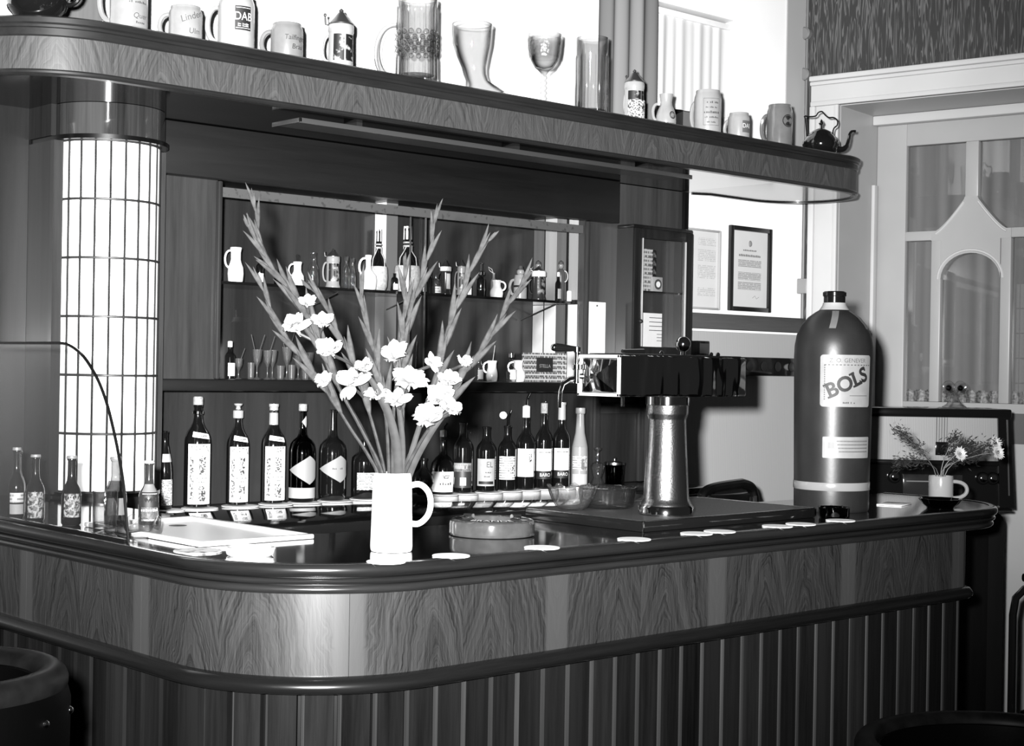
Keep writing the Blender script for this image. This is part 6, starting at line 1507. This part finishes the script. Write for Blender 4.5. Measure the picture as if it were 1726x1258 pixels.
# white ashtray and a printed mat by the corner
wa = thing('white_ashtray', 'small white notched ceramic ashtray on the rounded corner of the bar', 'ashtray', (1.622, 2.482, CZ))
m = MB().lathe([(0, 0.003), (0.040, 0), (0.044, 0.003), (0.0475, 0.014), (0.0455, 0.0165), (0.039, 0.0155), (0.034, 0.007), (0, 0.005)], 60, rmod=lambda a, z, r: 1 - (0.09 if z > 0.015 and abs(math.sin(1.5 * a + 0.6)) > 0.97 else 0))
part('body', m, CERAM, wa)
beer_mat(1.574, 2.590, CZ, 'printed pale beer mat left of the white ashtray at the bar corner', 0.046, 'beer mats at the bar corner', mat=blotch('printed mat', 0.55, 0.10, scale=45, thr=0.42))

# ------------------------------------------------------------------ the giant stone bottle
BX_, BY_ = 3.417, 2.453
sb = thing('giant_stone_bottle', 'giant brown stoneware gin bottle with a big BOLS label standing on the bar', 'bottle', (BX_, BY_, CZ))
SP = [(0, 0.002), (0.0935, 0.0), (0.097, 0.004), (0.098, 0.010), (0.0985, 0.06), (0.1005, 0.20), (0.1025, 0.34), (0.1035, 0.405), (0.1025, 0.435), (0.097, 0.465), (0.085, 0.490), (0.068, 0.511), (0.050, 0.524), (0.038, 0.531), (0.033, 0.536), (0.029, 0.542), (0.028, 0.550), (0, 0.550)]
STONEB = plain('brown salt glaze', 0.012, rough=0.38, spec=0.35, coat=0.0, var=0.18, vscale=14, bump=0.06, bscale=90)
part('body', MB().lathe(SP, 56), STONEB, sb); rs = rad_at(SP)
part('stopper', MB().lathe([(0.0285, 0.5505), (0.0285, 0.566), (0.031, 0.568), (0.031, 0.577), (0.027, 0.580), (0, 0.580)], 28), BLACK, sb)
part('neck_seal', MB().lathe([(0.0395, 0.5305), (0.035, 0.537), (0.0315, 0.543), (0.030, 0.5495)], 28), plain('pale wax', 0.22, rough=0.4), sb)
part('glaze_band', MB().lathe([(0.0992, 0.057), (0.1000, 0.059), (0.1002, 0.076), (0.0994, 0.078)], 56), plain('cream band', 0.17, rough=0.2, coat=0.4), sb)
LC = math.radians(-33)
def rpatch(mb, a0, a1, z0, z1, rad=0.008, lift=0.0006):
    n = 40; vs = []; fs = []
    for i in range(n + 1):
        s_ = 0.5 - 0.5 * math.cos(PI * i / n); a = a0 + (a1 - a0) * s_; x = (s_ - 0.5) * (a1 - a0) * 0.1; hw = (a1 - a0) * 0.05
        dd = max(0, abs(x) - (hw - rad)); cut = rad - math.sqrt(max(0, rad * rad - dd * dd))
        for j in range(5):
            z = (z0 + cut) + (z1 - z0 - 2 * cut) * j / 4; vs.append(cyl(rs(z) + lift, a, z))
    for i in range(n):
        for j in range(4): fs.append((i * 5 + j, (i + 1) * 5 + j, (i + 1) * 5 + j + 1, i * 5 + j + 1))
    return mb.add(vs, fs)
GINL = plain('gin label', 0.17, rough=0.5, var=0.08, vscale=40)
part('label', rpatch(MB(), LC - 0.70, LC + 0.74, 0.276, 0.411), GINL, sb, 'big pale label')
f = MB(); wrap_text(f, 'BOLS', 0.0535, rs, LC + 0.02, 0.338, 0.0, 0.42, 1.0, 0.0016, 0.0017)
def wrap_quads(mb, quads, a, z, tilt, lift):
    c, s_ = math.cos(tilt), math.sin(tilt)
    for x0, y0, x1, y1 in quads:
        vs = []
        for i in range(5):
            for yy in (y0, y1):
                xx = x0 + (x1 - x0) * i / 4; x2, y2 = xx * c - yy * s_, xx * s_ + yy * c; r = rs(z + y2) + lift; vs.append(cyl(r, a + x2 / r, z + y2))
        mb.add(vs, [(2 * i, 2 * i + 2, 2 * i + 3, 2 * i + 1) for i in range(4)])
tv, _ = text_geo('BOLS', 0.0535, 0.0, 1.0, 0.0017); xmin = min(v[0] for v in tv); xmax = max(v[0] for v in tv); ymin = min(v[1] for v in tv); ymax = max(v[1] for v in tv)
wd = xmax - xmin
wrap_quads(f, [(xmin - 0.005, ymin + 0.001, xmin + 0.012, ymin + 0.0065), (xmin - 0.005, ymax - 0.0065, xmin + 0.012, ymax - 0.001), (xmin + wd * 0.555, ymax - 0.0065, xmin + wd * 0.685, ymax - 0.001), (xmin + wd * 0.555, ymin + 0.001, xmin + wd * 0.72, ymin + 0.0065), (xmin + wd * 0.745, ymin + 0.001, xmin + wd * 0.78, ymin + 0.012), (xmin + wd * 0.945, ymax - 0.013, xmin + wd * 0.98, ymax - 0.001)], LC + 0.02, 0.338, 0.42, 0.0015)
part('lettering', f, INK, sb, smooth=False)
f = MB(); wrap_text(f, 'Z. O. GENEVER', 0.0155, rs, LC + 0.02, 0.396, 0, 0, 1, 0.0014)
scribble(f, 9, 0.0085, rs, LC + 0.02, 0.287, 0, 0, 1, 0.0014)
part('small_lettering', f, INKG, sb, smooth=False)
m = MB()
for i in range(16):
    z = 0.294 + i * 0.0058; patch(m, rs, LC - 0.60, LC - 0.57, z, z + 0.0036, 1, 1, 0.0012)
for i in range(14):
    a = LC - 0.60 + i * 0.095; patch(m, rs, a, a + 0.055, 0.3835, 0.3862, 2, 1, 0.0012)
patch(m, rs, LC + 0.05, LC + 0.62, 0.3045, 0.3060, 8, 1, 0.0012); part('label_border', m, INKG, sb, smooth=False, kind='stuff')
part('small_label', rpatch(MB(), LC - 0.62, LC + 0.78, 0.143, 0.198, 0.003), GINL, sb, 'small pale label')
m = MB()
for i in range(4): patch(m, rs, LC - 0.20 - 0.02 * i, LC + 0.70, 0.158 + i * 0.009, 0.1615 + i * 0.009, 10, 1, 0.0012)
patch(m, rs, LC - 0.48, LC - 0.32, 0.168, 0.184, 3, 2, 0.0012); part('small_print', m, plain('pale ink', 0.09), sb, smooth=False)
for a0 in (LC - 0.42, LC + 0.85):
    m = MB(); vs = []; fs = []
    for i in range(9):
        z = 0.480 + (0.527 - 0.480) * i / 8; aw = 0.0085 / rs(z); aa = a0 + 0.30 * (i / 8) * (1 if a0 < 0 else -1) * 0.4
        vs += [cyl(rs(z) + 0.0012, aa - aw, z), cyl(rs(z) + 0.0012, aa + aw, z)]
    for i in range(8): fs.append((2 * i, 2 * i + 1, 2 * i + 3, 2 * i + 2))
    m.add(vs, fs)
    part('paper_strip', m, plain('revenue strip', 0.085, rough=0.5), sb, 'grey paper strip over the shoulder')
t = thing('dark_glass_ashtray', 'small dark glass ashtray at the foot of the giant stone bottle', 'ashtray', (3.235, 2.315, CZ))
part('body', MB().lathe([(0, 0.004), (0.032, 0), (0.036, 0.004), (0.037, 0.026), (0.034, 0.028), (0.030, 0.010), (0, 0.008)], 32), SMOKE, t)
m = MB()
for i in range(8): m.sphere((0.0355 * math.cos(i * PI / 4), 0.0355 * math.sin(i * PI / 4), 0.027), 0.003, 8, 6)
part('rim_studs', m, CGLASS, t)

# small mug with asters and the dark dish
am = stone_mug('small pale mug with a big loop handle holding asters, right end of the bar', 3.872, 2.406, CZ, 0.0340, 0.078, plain('small mug glaze', 0.22, rough=0.15, coat=0.5), hd=R_, hout=0.042, name='aster_mug', pr=[(0, 0), (0.95, 0), (1, 0.03), (1, 0.96), (0.97, 1.0), (0.9, 1.0), (0.88, 0.95), (0.88, 0.08), (0, 0.06)])
ds = thing('dark_glass_dish', 'dark pressed glass dish in front of the aster mug', 'dish', (3.728, 2.318, CZ))
part('dish', MB().lathe([(0, 0.003), (0.034, 0), (0.036, 0.003), (0.048, 0.013), (0.057, 0.026), (0.0545, 0.027), (0.046, 0.015), (0.034, 0.007), (0, 0.006)], 60, rmod=lambda a, z, r: 1 + 0.03 * math.cos(12 * a) * (z > 0.01)), SMOKE, ds, ang=70)
part('base_bead', MB().lathe([(0.035, 0.0002), (0.038, 0.002), (0.035, 0.004)], 30, closed=True), CGLASS, ds)
FWH = Vector((0.677, 0.736, 0))
def aster(lab, tip, kind, seed, kids=1):
    rnd = random.Random(seed); base = Vector((3.872 + rnd.uniform(-.009, .009), 2.406 + rnd.uniform(-.009, .009), CZ + 0.012))
    t = thing('aster_sprig', lab, 'flower', base, 0, 'sprigs in the small pale mug')
    tip = Vector(tip) - base; ctrl = Vector((tip.x * 0.10, tip.y * 0.10, 0.085))
    pth = catmull([Vector((0, 0, 0)), ctrl, ctrl * 0.4 + tip * 0.6 + Vector((0, 0, 0.01)), tip], 5)
    part('stem', MB().tube(pth, 0.0016, 6), plain('aster stem', 0.012, rough=0.5), t)
    dirn = (pth[-1] - pth[-3]).normalized()
    if kind in ('leafy', 'both'):
        m = MB()
        for i in range(300):
            p = pth[rnd.randrange(len(pth) // 2, len(pth))] + Vector((rnd.gauss(0, .009), rnd.gauss(0, .009), rnd.gauss(0, .009)))
            d = (Vector((rnd.gauss(0, 1), rnd.gauss(0, 1), rnd.gauss(0.3, 0.8))) + dirn).normalized(); sd = d.orthogonal().normalized(); l = rnd.uniform(.008, .018)
            m.add([tuple(p), tuple(p + d * l * .5 + sd * .0017), tuple(p + d * l), tuple(p + d * l * .5 - sd * .0017)], [(0, 1, 2, 3)])
        part('foliage', m, plain('dark sprig green', 0.012, rough=0.6), t, kind='stuff', smooth=False)
    if kind in ('flower', 'both'):
        m = MB(); ax = (-FWH + dirn * 0.5 + Vector((0, 0, 0.25))).normalized(); u_ = ax.orthogonal().normalized(); v_ = ax.cross(u_)
        for ring, (n_, l, up) in enumerate(((18, 0.024, 0.25), (14, 0.018, 0.6), (10, 0.011, 1.1))):
            for i in range(n_):
                a = 2 * PI * i / n_ + ring * .2 + rnd.uniform(-.1, .1); d = (u_ * math.cos(a) + v_ * math.sin(a) + ax * up).normalized(); sd = d.cross(ax).normalized(); l2 = l * rnd.uniform(.85, 1.1)
                m.add([tuple(tip), tuple(tip + d * l2 * .6 + sd * .0040), tuple(tip + d * l2), tuple(tip + d * l2 * .6 - sd * .0040)], [(0, 1, 2, 3)])
        part('petals', m, plain('aster petal', 0.42, rough=0.5), t, 'white ray petals', smooth=False)
        part('flower_eye', MB().sphere(tip + ax * 0.004, 0.004, 10, 6), plain('aster eye', 0.12), t)
def AT(sx, z, dz=0.0):     # spot spread to the right of the mug as seen from the front of the bar, dz towards the back
    v = Vector((3.872, 2.406, 0)) + CAMR * sx + FWH * dz; return (v.x, v.y, z)
aster('dark leafy sprig rising furthest left from the small mug', AT(-0.125, 1.345), 'leafy', 1)
aster('low dark sprig drooping left over the mug rim', AT(-0.120, 1.252), 'leafy', 2)
aster('upright dark sprig just right of the mug centre', AT(0.036, 1.328), 'leafy', 3)
aster('white aster in front of the radio, middle of the bunch', AT(0.045, 1.282, -0.02), 'flower', 4)
aster('broad dark sprig right of the middle aster', AT(0.085, 1.312, 0.01), 'leafy', 5)
aster('dark sprig drooping low on the right of the bunch', AT(0.095, 1.275), 'leafy', 6)
aster('white aster furthest right, upper one of the pair', AT(0.148, 1.312, -0.01), 'both', 7)
aster('white aster furthest right, lower one of the pair', AT(0.150, 1.288, -0.025), 'flower', 8)

# ------------------------------------------------------------------ radio on its cabinet behind the end of the bar
RA = math.atan2(-0.67716, 0.73564)
rc = thing('radio_cabinet', 'tall black cabinet with a rounded shoulder standing behind the end of the bar', 'cabinet', (5.007, 3.043, 0), RA); rc.scale = (1.08, 1.08, 1)
outl = [(-0.36, 0), (0.112, 0)] + [(0.112 - 0.045 + 0.045 * math.cos(a), 0.984 + 0.045 * math.sin(a)) for a in [PI / 2 * i / 8 for i in range(9)]] + [(-0.36, 1.029)]
m = MB(); m.prism(outl, -0.15, 0.14); m.v = [(x, y, z) for x, z, y in m.v]; part('carcass', m, W_BLACK, rc)
part('top_shelf', MB().box(-0.36, 0.135, -0.16, 0.145, 1.0295, 1.039, 0.004), W_BLACK, rc)
part('front_panel', MB().box(-0.34, 0.06, -0.154, -0.1505, 0.1, 0.94, 0.001), W_BLACK, rc)
ra = thing('valve_radio', 'old black table radio with a wide pale cloth front and round knobs', 'radio', (5.007, 3.043, 1.0394), RA); ra.scale = (1.08, 1.08, 1.08)
w0, w1, h_ = -0.38, 0.150, 0.318
def slab(mb, x0, x1, xt0, xt1, y0, y1, z0, z1):
    vs = [(x0, y0, z0), (x1, y0, z0), (x1, y1, z0), (x0, y1, z0), (xt0, y0, z1), (xt1, y0, z1), (xt1, y1, z1), (xt0, y1, z1)]
    return mb.add(vs, [(0, 1, 2, 3), (7, 6, 5, 4), (0, 4, 5, 1), (1, 5, 6, 2), (2, 6, 7, 3), (3, 7, 4, 0)])
m = MB(); slab(m, w0, w1, w0 + 0.01, w1 - 0.017, -0.12, 0.13, 0.0, h_); part('case', m, BLACK, ra, smooth=False)
part('top_trim', MB().box(w0 + 0.008, w1 - 0.014, -0.135, 0.13, h_ - 0.026, h_ + 0.004, 0.006), BLACK, ra)
part('speaker_cloth', MB().box(w0 + 0.04, w1 - 0.052, -0.1245, -0.1205, 0.150, h_ - 0.026), CLOTH, ra, 'pale speaker cloth')
m = MB(); slab(m, w1 - 0.050, w1 - 0.002, w1 - 0.060, w1 - 0.019, -0.135, -0.121, 0.0, h_ - 0.02); part('side_cheek', m, BLACK, ra, smooth=False)
m = MB(); slab(m, w1 - 0.022, w1 - 0.018, w1 - 0.032, w1 - 0.028, -0.1375, -0.1355, 0.04, h_ - 0.03); part('chrome_strip', m, plain('dull strip', 0.1, rough=0.3, metal=0.6), ra, smooth=False)
part('cross_bar', MB().box(w0 + 0.03, w1 - 0.05, -0.132, -0.121, 0.135, 0.152, 0.003), BLACK, ra)
m = MB()
for i in range(5): m.box(-0.109 + i * 0.0085, -0.1065 + i * 0.0085, -0.1275, -0.1248, 0.212, h_ - 0.027)
part('grille_bars', m, plain('grey bars', 0.10, rough=0.4), ra)
part('magic_eye', MB().box(-0.111, -0.069, -0.1285, -0.1248, 0.168, 0.212, 0.002), BLACK, ra, 'dark tuning eye window')
part('dial', MB().box(-0.215, -0.02, -0.127, -0.1205, 0.03, 0.105, 0.002), plain('dial glass', 0.015, rough=0.1, coat=0.5), ra)
part('dial_line', MB().box(-0.205, -0.06, -0.1285, -0.1272, 0.080, 0.0835), plain('dial line', 0.10), ra, smooth=False)
for x in (-0.245, 0.045, 0.078):
    m = MB().lathe([(0.021, 0), (0.021, 0.012), (0.017, 0.018), (0.012, 0.019), (0, 0.019)], 20); m.xf(Matrix.Translation((x, -0.121, 0.095)) @ Matrix.Rotation(PI / 2, 4, 'X')); kn = part('knob', m, BLACK, ra)
    m = MB().lathe([(0.0125, 0.0192), (0.009, 0.0212), (0, 0.0212)], 14); m.xf(Matrix.Translation((x, -0.121, 0.095)) @ Matrix.Rotation(PI / 2, 4, 'X')); part('knob_cap', m, CHROME, kn)
gv = thing('glass_vase', 'small clear glass vase with curled lobes on top of the radio', 'vase', (5.007, 3.062, 1.0394 + 0.3222 * 1.08 + 0.0004), RA); gv.scale = (1.08, 1.08, 1.08)
part('foot', MB().lathe([(0, 0.002), (0.040, 0.0), (0.040, 0.003), (0.026, 0.012), (0.015, 0.028), (0.012, 0.045), (0.0, 0.045)], 28), CGLASS, gv)
for s_ in (-1, 1):
    m = MB(); pts = [(s_ * (0.020 + 0.017 * math.cos(2 * PI * i / 18)), 0, 0.066 + 0.018 * math.sin(2 * PI * i / 18)) for i in range(19)]
    m.tube(pts, 0.0065, 8); part('lobe', m, CUTGLASS, gv)
    m = MB().sphere((s_ * 0.020, 0, 0.066), 0.0105, 12, 8); part('dark_lobe_core', m, SMOKE, gv)

# ------------------------------------------------------------------ chairs
def tub_chair(name, lab, x, y, rz, seat, top_, R, dark):
    t = thing(name, lab, 'chair', (x, y, 0), rz)
    # open ring of padded back: thick roll sweeping round, arms dropping to the front
    def ring(mb, r0, z0, z1, th, a0, a1, n=64):
        outer_ = []; prof = [(0.0, z0), (th, z0 + 0.02), (th * 1.05, z1 - th * 0.8), (th * 0.9, z1 - th * 0.25), (th * 0.45, z1), (-th * 0.05, z1 - th * 0.25), (-th * 0.1, z1 - th * 0.9), (-0.0, z0)]
        pp = []
        for i in range(n + 1):
            a = a0 + (a1 - a0) * i / n; pp.append((r0 * math.cos(a), r0 * math.sin(a), math.cos(a), math.sin(a), r0 * (a - a0)))
        return mb.sweep(pp, prof[:-1], closed_prof=True, caps=True)
    part('back', ring(MB(), R, seat + 0.02, top_, 0.05, -0.72 * PI, 0.72 * PI), LEATHER, t)
    part('top_roll', MB().tube([((R + 0.025) * math.cos(a), (R + 0.025) * math.sin(a), top_ - 0.012) for a in [-0.72 * PI + 1.44 * PI * i / 72 for i in range(73)]], 0.024, 18), plain('lit rim leather', 0.003, rough=0.45, spec=0.05, var=0.5, vscale=25), t)  # same leather coloured paler, painting in the lit rim of the back
    m = MB().lathe([(0, -0.06), (R - 0.03, -0.06), (R - 0.01, -0.04), (R - 0.01, -0.01), (R - 0.04, 0.012), (0, 0.02)], 32, (0, 0, seat)); part('seat', m, LEATHER, t)
    m = MB()
    for i in range(9):
        a = -0.6 * PI + 1.2 * PI * i / 8; m.sphere(((R + 0.052) * math.cos(a), (R + 0.052) * math.sin(a), top_ - 0.055), 0.006, 8, 6)
    part('stud', m, CHROME, t, kind='stuff')
    for sx in (-1, 1):
        for sy in (-1, 1): part('leg', MB().tube([(sx * R * 0.6, sy * R * 0.6, seat - 0.055), (sx * R * 0.8, sy * R * 0.8, 0.0)], [0.02, 0.014], 8), W_BLACK, t)
    return t
tub_chair('bar_stool', 'dark leather tub-backed bar stool at the lower left corner', 0.905, 2.215, 0.35, 0.78, 1.045, 0.145, True)
tc = tub_chair('tub_chair', 'dark leather tub chair at the lower right, only its rounded back showing', 2.835, 1.595, math.radians(130), 0.44, 0.762, 0.255, False)
part('seat_cushion', MB().sphere((0.02, -0.02, 0.60), 0.15, 20, 12, 0.9), blotch('patterned cushion', 0.05, 0.006, scale=45, thr=0.5), tc, 'patterned cushion on the seat')
ch = thing('tubular_chair', 'black tubular steel chair at the right edge beyond the bar end', 'chair', (4.462, 2.143, 0), RA); ch.scale = (1, 1, 0.957)
TB = plain('black steel tube', 0.004, rough=0.15, coat=0.5)
for y in (-0.20, 0.20):
    part('side_frame', MB().tube([(-0.27, y, 0.0), (-0.27, y, 0.42), (-0.27, y, 0.80), (-0.262, y, 0.855), (-0.235, y, 0.885), (-0.19, y, 0.895), (0.20, y, 0.895)], 0.0125, 10), TB, ch)
    part('arm_pad', MB().box(-0.24, 0.2, y - 0.024, y + 0.024, 0.905, 0.935, 0.010), BLACK, ch)
    part('side_rail', MB().tube([(-0.27, y, 0.45), (0.22, y, 0.45)], 0.011, 8), TB, ch)
    part('rear_leg', MB().tube([(0.20, y, 0.0), (0.20, y, 0.895)], 0.0125, 10), TB, ch)
part('seat', MB().box(-0.25, 0.22, -0.19, 0.19, 0.455, 0.50, 0.012), LEATHER, ch)
part('back_rest', MB().box(0.185, 0.215, -0.187, 0.187, 0.62, 0.84, 0.010), LEATHER, ch)
bc = thing('bentwood_chair', 'dark bentwood chair behind the bar between the tap and the striped wall', 'chair', (4.0, 3.22, 0))
m = MB(); pts = [(-0.19, 0.0, 0.46), (-0.185, 0.02, 0.80), (-0.18, 0.03, 1.06)] ; 
bk = [(-0.185, 0.0, 0.45), (-0.190, 0.015, 0.95), (-0.185, 0.02, 1.085), (-0.165, 0.02, 1.115), (-0.12, 0.02, 1.128), (0.0, 0.02, 1.136), (0.03, 0.02, 1.134), (0.062, 0.02, 1.124), (0.078, 0.02, 1.10), (0.082, 0.015, 1.02), (0.085, 0.0, 0.45)]
part('back_hoop', MB().tube(catmull(bk, 4), 0.017, 10), W_BLACK, bc)
part('back_panel', MB().box(-0.155, 0.052, 0.008, 0.026, 0.80, 1.105, 0.006), W_BLACK, bc)
part('seat', MB().lathe([(0, 0), (0.185, 0), (0.195, 0.012), (0.185, 0.03), (0, 0.034)], 28, (-0.05, -0.17, 0.45)), W_BLACK, bc)
for sx, sy in ((-0.17, -0.32), (0.07, -0.32), (-0.17, -0.03), (0.07, -0.03)): part('leg', MB().tube([(sx, sy, 0.45), (sx * 1.05, sy * 1.05, 0.0)], [0.016, 0.012], 8), W_BLACK, bc)
